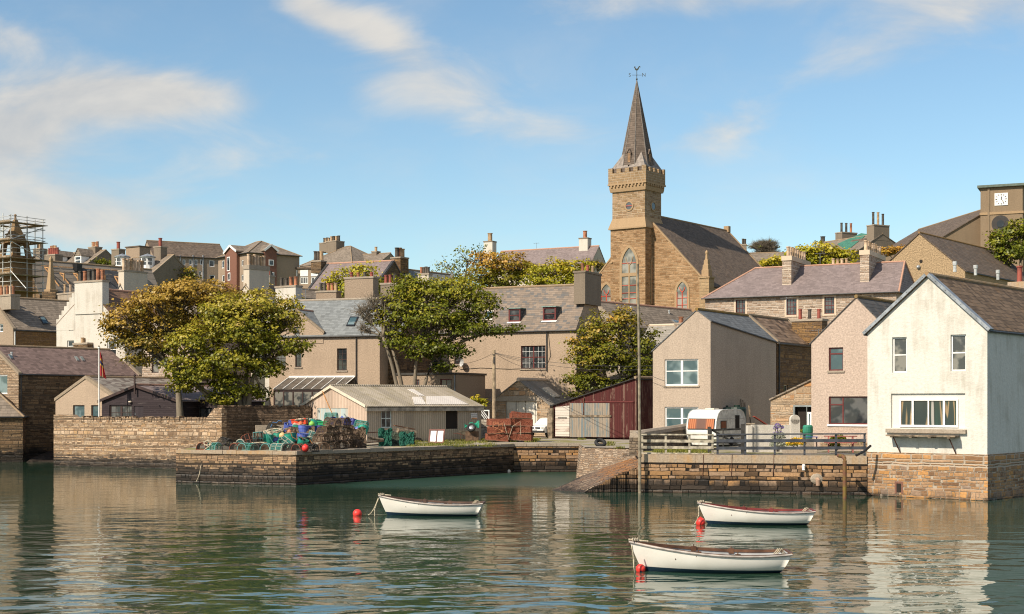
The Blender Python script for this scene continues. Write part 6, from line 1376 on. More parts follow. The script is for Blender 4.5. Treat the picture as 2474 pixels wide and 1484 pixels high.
# ---------------------------------------------------------------- trees
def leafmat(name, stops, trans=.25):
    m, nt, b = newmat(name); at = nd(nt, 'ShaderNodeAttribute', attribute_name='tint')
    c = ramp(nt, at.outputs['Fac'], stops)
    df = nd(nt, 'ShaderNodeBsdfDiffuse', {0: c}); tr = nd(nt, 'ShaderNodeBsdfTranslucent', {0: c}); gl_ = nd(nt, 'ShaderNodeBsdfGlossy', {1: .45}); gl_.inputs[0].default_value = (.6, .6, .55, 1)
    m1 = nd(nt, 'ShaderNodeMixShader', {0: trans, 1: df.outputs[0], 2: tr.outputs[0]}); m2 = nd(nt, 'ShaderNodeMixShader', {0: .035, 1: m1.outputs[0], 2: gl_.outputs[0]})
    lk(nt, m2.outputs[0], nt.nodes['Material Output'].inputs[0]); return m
L_BRONZE = leafmat('bronze_leaves', [(0, (.065, .065, .010)), (.35, (.18, .145, .018)), (.6, (.33, .21, .028)), (1, (.50, .32, .075))])
L_GREEN = leafmat('green_leaves', [(0, (.045, .06, .006)), (.4, (.17, .175, .012)), (.7, (.37, .31, .03)), (1, (.62, .46, .15))])
L_DEEP = leafmat('deep_green_leaves', [(0, (.04, .058, .006)), (.45, (.13, .15, .012)), (.75, (.28, .265, .022)), (1, (.44, .35, .04))])
L_YELL = leafmat('yellow_green_leaves', [(0, (.09, .11, .008)), (.4, (.24, .24, .014)), (.8, (.46, .38, .025)), (1, (.58, .42, .05))])
L_MIXED = leafmat('mixed_leaves', [(0, (.06, .08, .008)), (.5, (.19, .185, .014)), (.78, (.34, .235, .03)), (1, (.52, .28, .05))])
mk, nt, b = newmat('tree_bark'); uv, ob, po = coords(nt)
lk(nt, mixc(nt, noise(nt, vscale(nt, po, (3, 3, .8)), 2.0, 5, .7), (.10, .075, .05), (.27, .225, .165)), b.inputs['Base Color']); b.inputs['Roughness'].default_value = .9
bump(nt, b, noise(nt, vscale(nt, po, (6, 6, 1.5)), 2.0, 4), .04, .8); BARK = mk

def bez(a, b, c, n):
    return [(a * (1 - t) ** 2 + b * 2 * t * (1 - t) + c * t * t) for t in [i / n for i in range(n + 1)]]
def tree(name, label, Y, foot, stems, lobes, mat, seed, leaf=.26, dens=1.0, cl=19, clr=.5, group=None, stem_r=.22, twigs=.5, cat='tree', tint0=.0, bare=0):
    """foot=(u, v) of the stem base; stems=[(u, v, dY)] fork points; lobes=[(u, v, ru, rv, dY, rY, tint)]"""
    rs = np.random.RandomState(seed); k = Y / F
    fz = foot[2] if len(foot) > 2 else Z(foot[1], Y); base = Vector((X(foot[0], Y), Y, fz))
    root = empty(name, base, 0, label, cat, group)
    tb = MB(); V = []; T = []
    forks = [P(u, v, Y + dy) - base for u, v, dy in stems]
    used = set()
    for (u, v, ru, rv, dY, rY, tn) in lobes:
        c = P(u, v, Y + dY) - base; used.add(min(range(len(forks)), key=lambda i: (forks[i] - c).length + max(0, forks[i].z - c.z) * 2))
    for fk in [forks[i] for i in sorted(used)]:
        mid = fk * .5 + Vector((fk.x * -.12, 0, fk.z * .1)); n = 6
        tb.tube(bez(Vector((fk.x * .12, 0, -.3)), mid, fk, n), [stem_r * (1.25 - .68 * i / n) if i else stem_r * 1.6 for i in range(n + 1)], 8)
    for (u, v, ru, rv, dY, rY, tn) in lobes:
        c = P(u, v, Y + dY) - base; rx, rz, ry = ru * k * .93, rv * k * .9, rY * .95
        fk = min(forks, key=lambda q: (q - c).length + max(0, q.z - c.z) * 2) if forks else Vector((0, 0, 0))
        low = c - Vector((0, 0, rz * .35)); L = (low - fk).length
        ctl = fk.lerp(low, .5) + Vector((rs.uniform(-.15, .15) * L, rs.uniform(-.1, .1) * L, .18 * L))
        pts = bez(fk, ctl, low, 7); r0 = stem_r * .55
        tb.tube(pts, [r0 * (1 - .6 * i / 7) for i in range(8)], 6)
        area = (rx * rz + rx * ry + ry * rz) * 4.2; ncl = max(6, int(area * 2.5 * dens / (clr / .5) ** 2))
        for _ in range(ncl):
            while True:
                d = rs.normal(size=3); d /= np.linalg.norm(d)
                if d[2] > -.55 or rs.rand() < .25: break
            rad_ = rs.uniform(.72, 1.08) if rs.rand() < .8 else rs.uniform(.3, .75)
            wob = 1 + .16 * math.sin(d[0] * 5 + seed) * math.cos(d[2] * 6 + u)
            p = Vector((c.x + d[0] * rx * rad_ * wob, c.y + d[1] * ry * rad_ * wob, c.z + d[2] * rz * rad_ * wob))
            if rs.rand() < twigs:
                s = pts[rs.randint(3, 8)]; m_ = s.lerp(p, .5) + Vector((0, 0, .12 * (p - s).length)); tb.tube(bez(s, m_, p, 3), [.045, .035, .025, .012], 4, cap=False)
            if bare:
                for _k in range(6):
                    q1 = p + Vector((rs.normal() * .5, rs.normal() * .4, rs.normal() * .3 + .3)) * clr * 1.3; q0 = p.lerp(pts[-1], rs.uniform(0, .45)); q2 = q1 + Vector((rs.normal() * .3, rs.normal() * .3, rs.rand() * .4)) * clr
                    tb.tube([q0, q0.lerp(q1, .5) + Vector((0, 0, .06)), q1, q2], [.022, .016, .011, .005], 3, cap=False)
            if rs.rand() < bare: continue
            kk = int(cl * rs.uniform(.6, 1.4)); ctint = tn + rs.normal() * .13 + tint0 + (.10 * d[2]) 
            cc = np.array(p)
            pos = cc + rs.normal(size=(kk, 3)) * np.array([clr * .58, clr * .58, clr * .24])
            for q in pos:
                out = np.array([d[0], d[1], d[2] * .8 + .75]) + rs.normal(size=3) * .55; out /= np.linalg.norm(out)
                a = np.cross(out, rs.normal(size=3)); a /= np.linalg.norm(a); b_ = np.cross(out, a); s = leaf * rs.uniform(.6, 1.25)
                V += [q - a * s * .5, q + b_ * s * .42 - out * s * .1, q + a * s * .5, q - b_ * s * .42 - out * s * .1]; T.append(min(1, max(0, ctint + rs.normal() * .065)))
    tb.build('trunk', BARK, root, smooth=True)
    if V:
        me = bpy.data.meshes.new('crown'); nv = len(V); nf = nv // 4
        me.vertices.add(nv); me.vertices.foreach_set('co', np.array(V, dtype=np.float32).ravel())
        me.loops.add(nv); me.loops.foreach_set('vertex_index', np.arange(nv, dtype=np.int32))
        me.polygons.add(nf); me.polygons.foreach_set('loop_start', np.arange(0, nv, 4, dtype=np.int32)); me.polygons.foreach_set('loop_total', np.full(nf, 4, dtype=np.int32))
        at = me.attributes.new('tint', 'FLOAT', 'FACE'); at.data.foreach_set('value', np.array(T, dtype=np.float32))
        me.materials.append(mat); me.update(); me.validate()
        o = bpy.data.objects.new('crown', me); col.objects.link(o); o.parent = root
    return root

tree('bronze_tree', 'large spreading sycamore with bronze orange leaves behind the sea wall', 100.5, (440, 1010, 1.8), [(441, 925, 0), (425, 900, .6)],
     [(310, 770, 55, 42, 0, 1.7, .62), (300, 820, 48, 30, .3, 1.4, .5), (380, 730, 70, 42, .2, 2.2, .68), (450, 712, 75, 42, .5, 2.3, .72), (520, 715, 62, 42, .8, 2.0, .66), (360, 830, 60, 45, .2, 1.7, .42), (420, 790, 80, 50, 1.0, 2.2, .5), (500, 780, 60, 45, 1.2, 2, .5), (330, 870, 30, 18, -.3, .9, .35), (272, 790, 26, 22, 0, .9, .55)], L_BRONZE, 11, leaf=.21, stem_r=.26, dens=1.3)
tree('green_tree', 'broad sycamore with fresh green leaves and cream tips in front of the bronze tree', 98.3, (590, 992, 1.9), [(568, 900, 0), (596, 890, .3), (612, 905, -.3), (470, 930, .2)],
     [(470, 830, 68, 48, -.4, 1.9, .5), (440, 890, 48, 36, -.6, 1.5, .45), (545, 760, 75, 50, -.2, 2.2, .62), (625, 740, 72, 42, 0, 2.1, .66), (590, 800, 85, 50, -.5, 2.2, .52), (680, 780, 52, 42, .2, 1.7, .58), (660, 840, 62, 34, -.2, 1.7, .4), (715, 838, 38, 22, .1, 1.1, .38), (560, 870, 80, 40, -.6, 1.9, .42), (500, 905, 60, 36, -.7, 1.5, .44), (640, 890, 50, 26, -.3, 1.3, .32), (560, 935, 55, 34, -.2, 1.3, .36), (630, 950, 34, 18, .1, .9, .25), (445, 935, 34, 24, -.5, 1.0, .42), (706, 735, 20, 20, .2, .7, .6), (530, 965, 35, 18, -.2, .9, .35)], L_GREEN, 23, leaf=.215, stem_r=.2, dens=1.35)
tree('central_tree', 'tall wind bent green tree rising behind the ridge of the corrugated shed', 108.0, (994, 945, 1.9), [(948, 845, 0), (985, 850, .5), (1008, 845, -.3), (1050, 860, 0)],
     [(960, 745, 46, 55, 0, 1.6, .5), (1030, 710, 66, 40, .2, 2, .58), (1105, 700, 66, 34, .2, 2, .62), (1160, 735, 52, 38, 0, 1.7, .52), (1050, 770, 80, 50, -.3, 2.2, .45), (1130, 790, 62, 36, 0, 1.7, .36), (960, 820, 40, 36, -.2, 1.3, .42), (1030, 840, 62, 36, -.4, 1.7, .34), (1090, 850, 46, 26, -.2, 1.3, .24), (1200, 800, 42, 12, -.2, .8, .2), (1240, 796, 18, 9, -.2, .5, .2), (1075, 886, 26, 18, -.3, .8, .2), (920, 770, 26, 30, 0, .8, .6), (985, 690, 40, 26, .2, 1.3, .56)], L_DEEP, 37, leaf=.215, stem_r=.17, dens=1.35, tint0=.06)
tree('dead_branch_tree', 'bare grey branches reaching left out of the central tree crown', 107.3, (985, 945, 1.9), [(940, 845, 0), (925, 815, -.2)],
     [(880, 760, 20, 30, 0, .6, .5), (905, 735, 18, 24, .2, .5, .5), (880, 800, 18, 16, -.1, .5, .5), (930, 740, 16, 26, .2, .5, .5)], L_DEEP, 5, stem_r=.16, bare=1.0, twigs=1, dens=2.2)
tree('garden_bush_tree', 'dense brown green bushy tree standing between the white door garage and mast pole', 111.5, (1480, 1000, 1.9), [(1470, 930, 0), (1500, 920, 0)],
     [(1440, 800, 42, 50, 0, 1.6, .55), (1500, 790, 46, 50, 0, 1.7, .6), (1555, 830, 40, 42, .2, 1.5, .42), (1410, 870, 42, 46, -.2, 1.5, .5), (1470, 860, 60, 52, -.4, 2, .44), (1540, 890, 46, 48, -.1, 1.6, .3), (1440, 925, 55, 28, -.4, 1.6, .36), (1510, 935, 45, 26, -.2, 1.4, .25), (1390, 915, 26, 18, -.3, .9, .42), (1385, 825, 12, 12, 0, .5, .6), (1395, 955, 24, 9, -.3, .6, .25)], L_MIXED, 41, leaf=.22, stem_r=.16, dens=1.2)
GT = 'trees among the uphill houses'
tree('round_tree', 'round yellow green tree behind the grey chimneys and violet roof', 155, (855, 730, 12), [(855, 715, 0)], [(830, 680, 44, 34, 0, 2.2, .6), (880, 665, 44, 34, 0, 2.2, .66), (905, 695, 28, 28, 0, 1.6, .45), (850, 705, 50, 26, -.4, 2, .4), (800, 695, 24, 26, 0, 1.4, .55)], L_YELL, 51, leaf=.32, group=GT, clr=.62, cl=12)
tree('sparse_tree', 'thin dark leaved tree on the skyline left of the orange tree', 190, (1110, 720, 14), [(1100, 690, 0), (1120, 685, 0)], [(1085, 640, 34, 28, 0, 2.0, .35), (1130, 620, 40, 26, 0, 2.2, .4), (1160, 605, 24, 18, 0, 1.3, .35), (1110, 660, 50, 22, 0, 2.2, .3)], L_DEEP, 52, leaf=.3, group=GT, dens=.55, clr=.8, cl=9, twigs=.8, tint0=.1)
tree('orange_crown_tree', 'autumn orange topped tree below the purple roofed skyline house', 172, (1220, 740, 12), [(1210, 700, 0), (1240, 700, 0)], [(1180, 635, 46, 32, 0, 2.2, .82), (1230, 640, 48, 34, 0, 2.4, .75), (1160, 670, 44, 30, -.3, 2.2, .5), (1215, 680, 60, 30, -.4, 2.6, .36), (1265, 655, 34, 30, 0, 1.8, .5)], L_MIXED, 53, leaf=.33, group=GT, clr=.62, cl=13, tint0=.08)
tree('leafy_tree', 'bright green tree just left of the massive grey chimney', 166, (1350, 740, 11), [(1340, 705, 0), (1370, 705, 0)], [(1300, 665, 36, 30, 0, 1.9, .55), (1345, 650, 40, 26, 0, 2.1, .7), (1385, 655, 34, 28, 0, 1.8, .68), (1330, 685, 50, 18, -.3, 2.2, .4), (1385, 682, 34, 20, -.3, 1.8, .5), (1418, 640, 18, 14, 0, 1, .7)], L_YELL, 54, leaf=.33, group=GT, clr=.6, cl=13)
tree('twiggy_bush', 'leafless twiggy bush beside the left gable of the church', 200, (1440, 690, 13), [(1440, 665, 0)], [(1428, 640, 16, 14, 0, 1, .7), (1446, 645, 12, 14, 0, .8, .7)], L_MIXED, 55, group=GT, bare=.8, twigs=1, dens=2, leaf=.3, stem_r=.1)
tree('bare_tree', 'bare grey leafless tree on the skyline right of the church roof', 235, (1845, 640, 16), [(1840, 615, 0), (1855, 612, 0)], [(1835, 597, 24, 14, 0, 1.4, .4), (1860, 598, 22, 14, 0, 1.4, .4), (1848, 590, 24, 10, 0, 1.2, .4), (1848, 612, 34, 12, 0, 1.6, .4)], L_DEEP, 56, group=GT, bare=.97, twigs=1, dens=2.6, stem_r=.12)
tree('sunlit_tree', 'yellow green tree behind the two chimneys of the long stone house', 150, (1990, 670, 9), [(1975, 645, 0), (2010, 645, 0)], [(1945, 610, 30, 18, 0, 1.6, .62), (1990, 608, 42, 22, 0, 2, .68), (2040, 622, 34, 22, 0, 1.7, .6), (2010, 640, 44, 20, -.3, 2, .45), (1960, 632, 40, 18, -.2, 1.7, .45), (1905, 614, 12, 8, 0, .6, .6)], L_YELL, 57, leaf=.33, group=GT, clr=.55, cl=13)
tree('verge_bush', 'yellowing bush against the back verge of the church roof', 190, (1868, 660, 15), [(1865, 650, 0)], [(1850, 640, 20, 16, 0, 1.2, .6), (1875, 632, 20, 16, 0, 1.2, .7)], L_YELL, 58, leaf=.34, group=GT, clr=.6, stem_r=.1)
tree('orange_bush', 'small rust orange bush behind the ochre gable house', 180, (2155, 640, 14), [(2155, 625, 0)], [(2145, 612, 24, 15, 0, 1.4, .9), (2172, 606, 22, 14, 0, 1.3, .95)], L_MIXED, 59, leaf=.33, group=GT, clr=.6, stem_r=.1)
tree('churchyard_tree', 'dark green tree in front of the clock tower at the right edge', 155, (2450, 680, 9), [(2440, 640, 0), (2465, 630, 0)], [(2415, 585, 30, 30, 0, 1.6, .45), (2455, 560, 34, 30, 0, 1.7, .42), (2440, 610, 44, 34, -.4, 2.2, .32), (2485, 590, 40, 44, 0, 2, .4), (2405, 625, 24, 22, 0, 1.3, .35)], L_DEEP, 60, leaf=.32, group=GT, clr=.6, tint0=.06)
tree('hill_bush', 'brownish bush below the small windows of the long school block', 195, (440, 700, 14), [(440, 680, 0)], [(425, 660, 22, 18, 0, 1.3, .5), (455, 662, 24, 18, 0, 1.4, .55), (440, 680, 34, 16, 0, 1.8, .42)], L_MIXED, 61, leaf=.32, group=GT, clr=.7, dens=.8, stem_r=.1)
tree('skyline_shrub', 'low green shrub on the skyline between the two dormered houses', 200, (270, 660, 15), [(270, 650, 0)], [(245, 634, 24, 7, 0, 1.2, .4), (285, 640, 26, 9, 0, 1.3, .35)], L_DEEP, 62, leaf=.3, group=GT, clr=.6, stem_r=.08)
tree('yard_bush', 'small bright bush growing over the lattice topped wall', 107.5, (1158, 1010, 1.9), [(1157, 985, 0)], [(1150, 965, 12, 12, 0, .4, .6), (1165, 975, 13, 11, 0, .4, .5), (1156, 985, 15, 9, 0, .4, .4)], L_YELL, 63, leaf=.2, clr=.3, cl=11, stem_r=.05, cat='bush')
# ---------------------------------------------------------------- boats
mhull, nt, b = newmat('boat_hull_paint'); uv, ob, po = coords(nt)
sz = nd(nt, 'ShaderNodeSeparateXYZ', {0: ob}); edge_z = mt(nt, 'ADD', .105, mt(nt, 'MULTIPLY', sz.outputs[0], -.014))
lk(nt, mixc(nt, mr(nt, mt(nt, 'SUBTRACT', sz.outputs[2], edge_z), -.006, .006), (.012, .03, .055), mixc(nt, noise(nt, ob, 2.5, 4), (.62, .585, .52), (.78, .75, .69))), b.inputs['Base Color']); b.inputs['Roughness'].default_value = .35
BOATIN = plain('boat_inside', (.38, .38, .38), .6, 0, .12); GUNW = plain('gunwale_grey', (.42, .37, .33), .6, 0, .2); ROPE = plain('pale_rope', (.55, .47, .34), .9, 0, .25, 12)
BOARD_W = plain('varnished_wood', (.14, .065, .035), .5, 0, .25, 3); REDW = plain('red_varnish', (.21, .04, .035), .5, 0, .2, 3)
def boat(name, label, pos, rz, trim, thw, group):
    root = empty(name, pos, rz, label, 'rowing boat', group); L_ = 4.2; NS_, NR = 22, 12
    bw = lambda t: .80 * (math.sin(math.pi * min(1, (t * .93 + .0)) ** .80) ** .62 if t < .62 else (.985 - .42 * ((t - .62) / .38) ** 1.9) * 1.0) if t > 0 else 0
    def hb(t):
        if t <= .58: return .80 * (1 - (1 - t / .58) ** 2.05) 
        return .80 * (1 - .30 * ((t - .58) / .42) ** 2)
    zs_ = lambda t: .435 + .36 * (1 - t) ** 2.1 + .09 * t ** 4
    zk = lambda t: -.16 + .10 * t ** 3 + .05 * (1 - t) ** 4
    def pt(t, s, sg, off=0.0):
        b_ = hb(t) - off; b_ = max(b_, .012); z = zk(t) + (zs_(t) - zk(t)) * (s ** 1.35); y = b_ * (1 - (1 - s) ** (2.2 + 1.2 * t)) ** (.78) * (1 - .10 * (1 - s))
        x = L_ * t + .46 * (1 - s) * (1 - t) ** 4 - .34 * (1 - s) * t ** 5
        return Vector((x - L_ / 2, sg * y, z))
    mb = MB()
    for sg in (-1, 1):
        for i in range(NS_):
            for j in range(NR):
                q = [pt(i / NS_, j / NR, sg), pt((i + 1) / NS_, j / NR, sg), pt((i + 1) / NS_, (j + 1) / NR, sg), pt(i / NS_, (j + 1) / NR, sg)]; mb.poly(q if sg < 0 else q[::-1])
    mb.poly([pt(1, j / NR, -1) for j in range(NR + 1)] + [pt(1, j / NR, 1) for j in range(NR, 0, -1)])
    o = mb.build('hull', mhull, root, smooth=True); me = o.data
    bmx = __import__('bmesh').new(); bmx.from_mesh(me); __import__('bmesh').ops.remove_doubles(bmx, verts=bmx.verts, dist=.002); bmx.to_mesh(me); bmx.free()
    me.polygons[len(me.polygons) - 1].use_smooth = False
    mb = MB(); s0 = .42
    for sg in (-1, 1):
        for i in range(1, NS_):
            for j in range(6):
                a, b2 = s0 + (1 - s0) * j / 6, s0 + (1 - s0) * (j + 1) / 6
                q = [pt(i / NS_, a, sg, .035), pt((i + 1) / NS_, a, sg, .035), pt((i + 1) / NS_, b2, sg, .035), pt(i / NS_, b2, sg, .035)]; mb.poly(q[::-1] if sg < 0 else q)
    for i in range(1, NS_): mb.poly([pt(i / NS_, s0, -1, .035), pt((i + 1) / NS_, s0, -1, .035), pt((i + 1) / NS_, s0, 1, .035), pt(i / NS_, s0, 1, .035)])
    e = Vector((-.04, 0, 0)); mb.poly([pt(1, s0, -1, .035) + e, pt(1, s0, 1, .035) + e, pt(1, 1, 1, .035) + e, pt(1, 1, -1, .035) + e])
    mb.build('inner_shell', BOATIN, root)
    for sg in (-1, 1):
        mb = MB(); pl = [pt(i / NS_, 1, sg) + Vector((0, sg * .012, -.03)) for i in range(NS_ + 1)]; mb.tube(pl, .028, 6); mb.build('rubbing_strake', GUNW, root)
        mb = MB()
        for i in range(NS_): mb.hexa([pt(i / NS_, 1, sg, .012) + Vector((0, 0, -.06)), pt((i + 1) / NS_, 1, sg, .012) + Vector((0, 0, -.06)), pt((i + 1) / NS_, 1, sg, .065) + Vector((0, 0, -.06)), pt(i / NS_, 1, sg, .065) + Vector((0, 0, -.06))] + [pt(i / NS_, 1, sg, .012) + Vector((0, 0, .014)), pt((i + 1) / NS_, 1, sg, .012) + Vector((0, 0, .014)), pt((i + 1) / NS_, 1, sg, .065) + Vector((0, 0, .014)), pt(i / NS_, 1, sg, .065) + Vector((0, 0, .014))])
        mb.build('gunwale', trim, root)
        for t in (.42, .66): c = pt(t, 1, sg, .05); mb = MB(); mb.box(c.x - .07, c.x + .07, c.y - .03, c.y + .03, c.z - .1, c.z + .035); mb.tube([(c.x, c.y, c.z + .03), (c.x, c.y, c.z + .09)], .015, 5); mb.build('rowlock_block', trim, root)
    for t in (.3, .52, .8): c = pt(t, .78, 1, .04); mb = MB(); mb.box(c.x - .12, c.x + .12, -c.y, c.y, c.z - .035, c.z); mb.build('thwart', thw, root)
    a = pt(1, 1, -1); mb = MB(); mb.box(a.x - .05, a.x + .025, a.y + .02, -a.y - .02, a.z - .05, a.z + .02); mb.build('transom_cap', trim, root)
    c0 = pt(0, 1, 1); mb = MB(); mb.tube([c0 + Vector((-.02, 0, .03)), c0 + Vector((.5, .0, -.02))], .03, 6)
    for k in range(3): mb.tube([c0 + Vector((.08 + .06 * k, -.2 + .02 * k, .02)), c0 + Vector((.1 + .06 * k, 0, .07)), c0 + Vector((.08 + .06 * k, .2, .02))], .014, 5)
    mb.build('bow_rope', ROPE, root)
    mb = MB(); st = pt(.92, 1, -1, .1)
    for k in range(3): mb.tube([st + Vector((-.1 + .05 * k, .3, -.02)), st + Vector((.02 + .05 * k, .34, .12)), st + Vector((.14 + .04 * k, .38, -.02))], .015, 5)
    mb.build('stern_rope', ROPE, root)
    return root
GB_ = 'white rowing boats moored in the harbour'
boat('rowing_boat', 'nearest white rowing boat with brown wooden gunwale, in the foreground', (X(1712, 37.6), 37.6, .0), rad(-2), BOARD_W, BOARD_W, GB_)
boat('rowing_boat', 'white rowing boat with dark red gunwale nearest the stone quay wall on the right', (X(1824, 52.2), 52.2, .0), rad(-3), REDW, REDW, GB_)
boat('rowing_boat', 'white rowing boat moored alone in the middle left of the harbour', (X(1041, 56.3), 56.3, .0), rad(-4), plain('dull_brown_trim', (.12, .07, .05), .6, 0, .2), BOARD_W, GB_)
RED = plain('buoy_red', (.78, .045, .035), .45, 0, .08); NAVY = plain('navy_paint', (.015, .02, .05), .5, 0, .1)
def buoy(label, pos, r, mat=None, cap=None, group=None, cat='buoy', name='buoy'):
    mb = MB(); mb.ball((0, 0, 0), r, 18, 12); o = mb.build(name, mat or RED, None, smooth=True, loc=pos)
    mb = MB(); mb.lathe([(r * .22, r * .93), (r * .22, r * 1.12), (r * .1, r * 1.15)], (0, 0, 0), 8, M=Matrix.Rotation(rad(120), 4, 'X') if cap else None); mb.build('buoy_eye', cap or mat or RED, o)
    return tag(o, label, cat, group)
MBG = 'red mooring buoys'
buoy('red round buoy tied at the bow of the nearest boat', (X(1547, 37.5), 37.5, .07), .128, RED, NAVY, MBG)
buoy('red round buoy under the bow of the boat with the dark red gunwale', (X(1692, 51.9), 51.9, .09), .175, RED, None, MBG)
buoy('red round buoy with a navy end floating left of the middle boat', (X(863, 56.2), 56.2, .07), .18, RED, NAVY, MBG)
buoy('small white buoy floating alone in the still basin', (X(1228, 91.0), 91.0, .06), .15, plain('buoy_white', (.6, .56, .48), .6), None, None)
def rope(label, pts, r=.018, name='mooring_rope', mat=None, cat='rope'):
    p0 = Vector(pts[0]); mb = MB(); mb.tube([Vector(p) - p0 for p in pts], r, 5); o = mb.build(name, mat or ROPE, loc=p0); return tag(o, label, cat)
def sag(a, c, s, n=8): a = Vector(a); c = Vector(c); return [a.lerp(c, i / n) - Vector((0, 0, s * 4 * (i / n) * (1 - i / n))) for i in range(n + 1)]
rope('pale knotted mooring rope hanging from the bow of the nearest boat', [P(1526, 1318, 37.2), P(1530, 1345, 37.2), P(1531, 1370, 37.2), P(1534, 1384, 37.3)], .022)
rope('pale mooring rope at the bow of the boat near the quay wall', [P(1687, 1222, 51.6), P(1688, 1245, 51.6), P(1678, 1266, 51.6)], .025)
rope('slack mooring rope slanting from the middle boat to its buoy', sag(P(914, 1203, 55.6), P(890, 1244, 55.8), .12), .022); rope('thin mooring rope dropping straight down from the bow of the middle boat', [P(914, 1205, 55.5), P(905, 1230, 55.5), P(905, 1248, 55.5)], .018)

# ---------------------------------------------------------------- creels, tubs and gear on the pier
def edgept(u, off):
    x = -15.0
    for _ in range(20): Y = 80 - (x + 18.9) * (3.0 / 7.2) + off; x = X(u, Y)
    return Vector((x, Y, QZ - .005))
def netmat(n, c): return plain(n, c, .9, 0, .3, 20)
N_G = netmat('green_net', (.04, .22, .15)); N_B = netmat('brown_net', (.14, .095, .06)); N_K = netmat('black_net', (.035, .035, .03)); N_O = netmat('orange_net', (.40, .13, .075)); N_T = netmat('teal_twine', (.1, .33, .3)); N_W = netmat('white_twine', (.5, .46, .38))
FR_R = plain('rust_red_frame', (.25, .08, .045), .8); FR_T = plain('teal_frame', (.13, .36, .34), .7); FR_W = plain('pale_frame', (.5, .5, .4), .7); FR_K = plain('dark_frame', (.06, .05, .045), .8)
PROTO = {}
def creel(kind):
    """D-shaped lobster creel: frame, netting and slatted base"""
    if kind in PROTO: return copy_tree(PROTO[kind])
    fm, nm, bm = {'red': (FR_R, N_K, RUST), 'green': (FR_T, N_G, FR_K), 'brown': (WOODB, N_B, WOOD), 'pale': (FR_W, N_T, FR_R), 'dark': (FR_K, N_K, FR_K), 'teal': (FR_T, N_B, FR_R)}[kind]
    w_, l_, h_ = .27, .36, .38; root = empty('lobster_creel')
    arc = lambda y, n=8: [Vector((w_ * math.cos(math.pi * i / n), y, .04 + h_ * math.sin(math.pi * i / n) ** .8)) for i in range(n + 1)]
    mb = MB()
    for y in (-l_, 0, l_): mb.tube(arc(y), .022, 5)
    for x, z in ((-w_, .04), (w_, .04), (0, .04 + h_), (-w_ * .72, h_ * .75), (w_ * .72, h_ * .75)): mb.tube([(x, -l_, z), (x, l_, z)], .018, 5)
    for y in (-l_, l_): mb.tube([(-w_, y, .04), (w_, y, .04)], .02, 5)
    mb.build('frame', fm, root)
    mb = MB(); nn = 9
    for k in range(1, 16): y = -l_ + 2 * l_ * k / 16; mb.tube([p * .985 for p in arc(y)], .0075, 3, cap=False)
    for k in range(1, 12): a = math.pi * k / 12; mb.tube([(w_ * .98 * math.cos(a), -l_, .04 + h_ * .98 * math.sin(a) ** .8), (w_ * .98 * math.cos(a), l_, .04 + h_ * .98 * math.sin(a) ** .8)], .0075, 3, cap=False)
    for y in (-l_ * .98, l_ * .98):
        for k in range(1, 9): x = -w_ + 2 * w_ * k / 9; z = .04 + h_ * math.sqrt(max(0, 1 - (x / w_) ** 2)); mb.tube([(x, y, .04), (x, y, z)], .0075, 3, cap=False)
        for k in range(1, 6): z = .04 + h_ * k / 6; xx = w_ * math.sqrt(1 - (k / 6) ** 2); mb.tube([(-xx, y, z), (xx, y, z)], .0075, 3, cap=False)
    mb.build('netting', nm, root)
    mb = MB()
    for k in range(5): x = -w_ + 2 * w_ * k / 4; mb.box(x - .03, x + .03, -l_ - .03, l_ + .03, .0, .025)
    mb.box(-w_, w_, -l_, -l_ + .05, .026, .045); mb.box(-w_, w_, l_ - .05, l_, .026, .045)
    mb.build('slat_base', bm, root)
    PROTO[kind] = root; return root
def put(o, pos, rot=(0, 0, 0), label=None, cat=None, group=None, s=1.0):
    o.location = pos; o.rotation_euler = Euler([rad(a) for a in rot]); o.scale = (s, s, s)
    return tag(o, label, cat, group)
CG_ = 'lobster creels on the pier'
kinds_ord = ['first', 'second', 'third', 'fourth', 'fifth', 'sixth', 'seventh', 'eighth', 'ninth', 'tenth', 'eleventh', 'twelfth']
row = [(489, 'red', 20), (517, 'green', 75), (546, 'dark', 40), (570, 'red', 15), (590, 'teal', 10), (606, 'green', 85), (623, 'dark', 5), (643, 'teal', 20), (672, 'pale', 88), (697, 'dark', 20), (720, 'red', 10), (751, 'dark', 70)]
adj = {'red': 'rust framed', 'green': 'green netted', 'dark': 'dark', 'teal': 'teal framed', 'pale': 'pale framed', 'brown': 'brown wooden'}
for i, (u, k, rz) in enumerate(row):
    put(creel(k), edgept(u, .62), (0, 0, rz - 22), '%s lobster creel, %s from the left in the row along the pier edge' % (adj[k], kinds_ord[i]), 'lobster creel', CG_, 1.0)
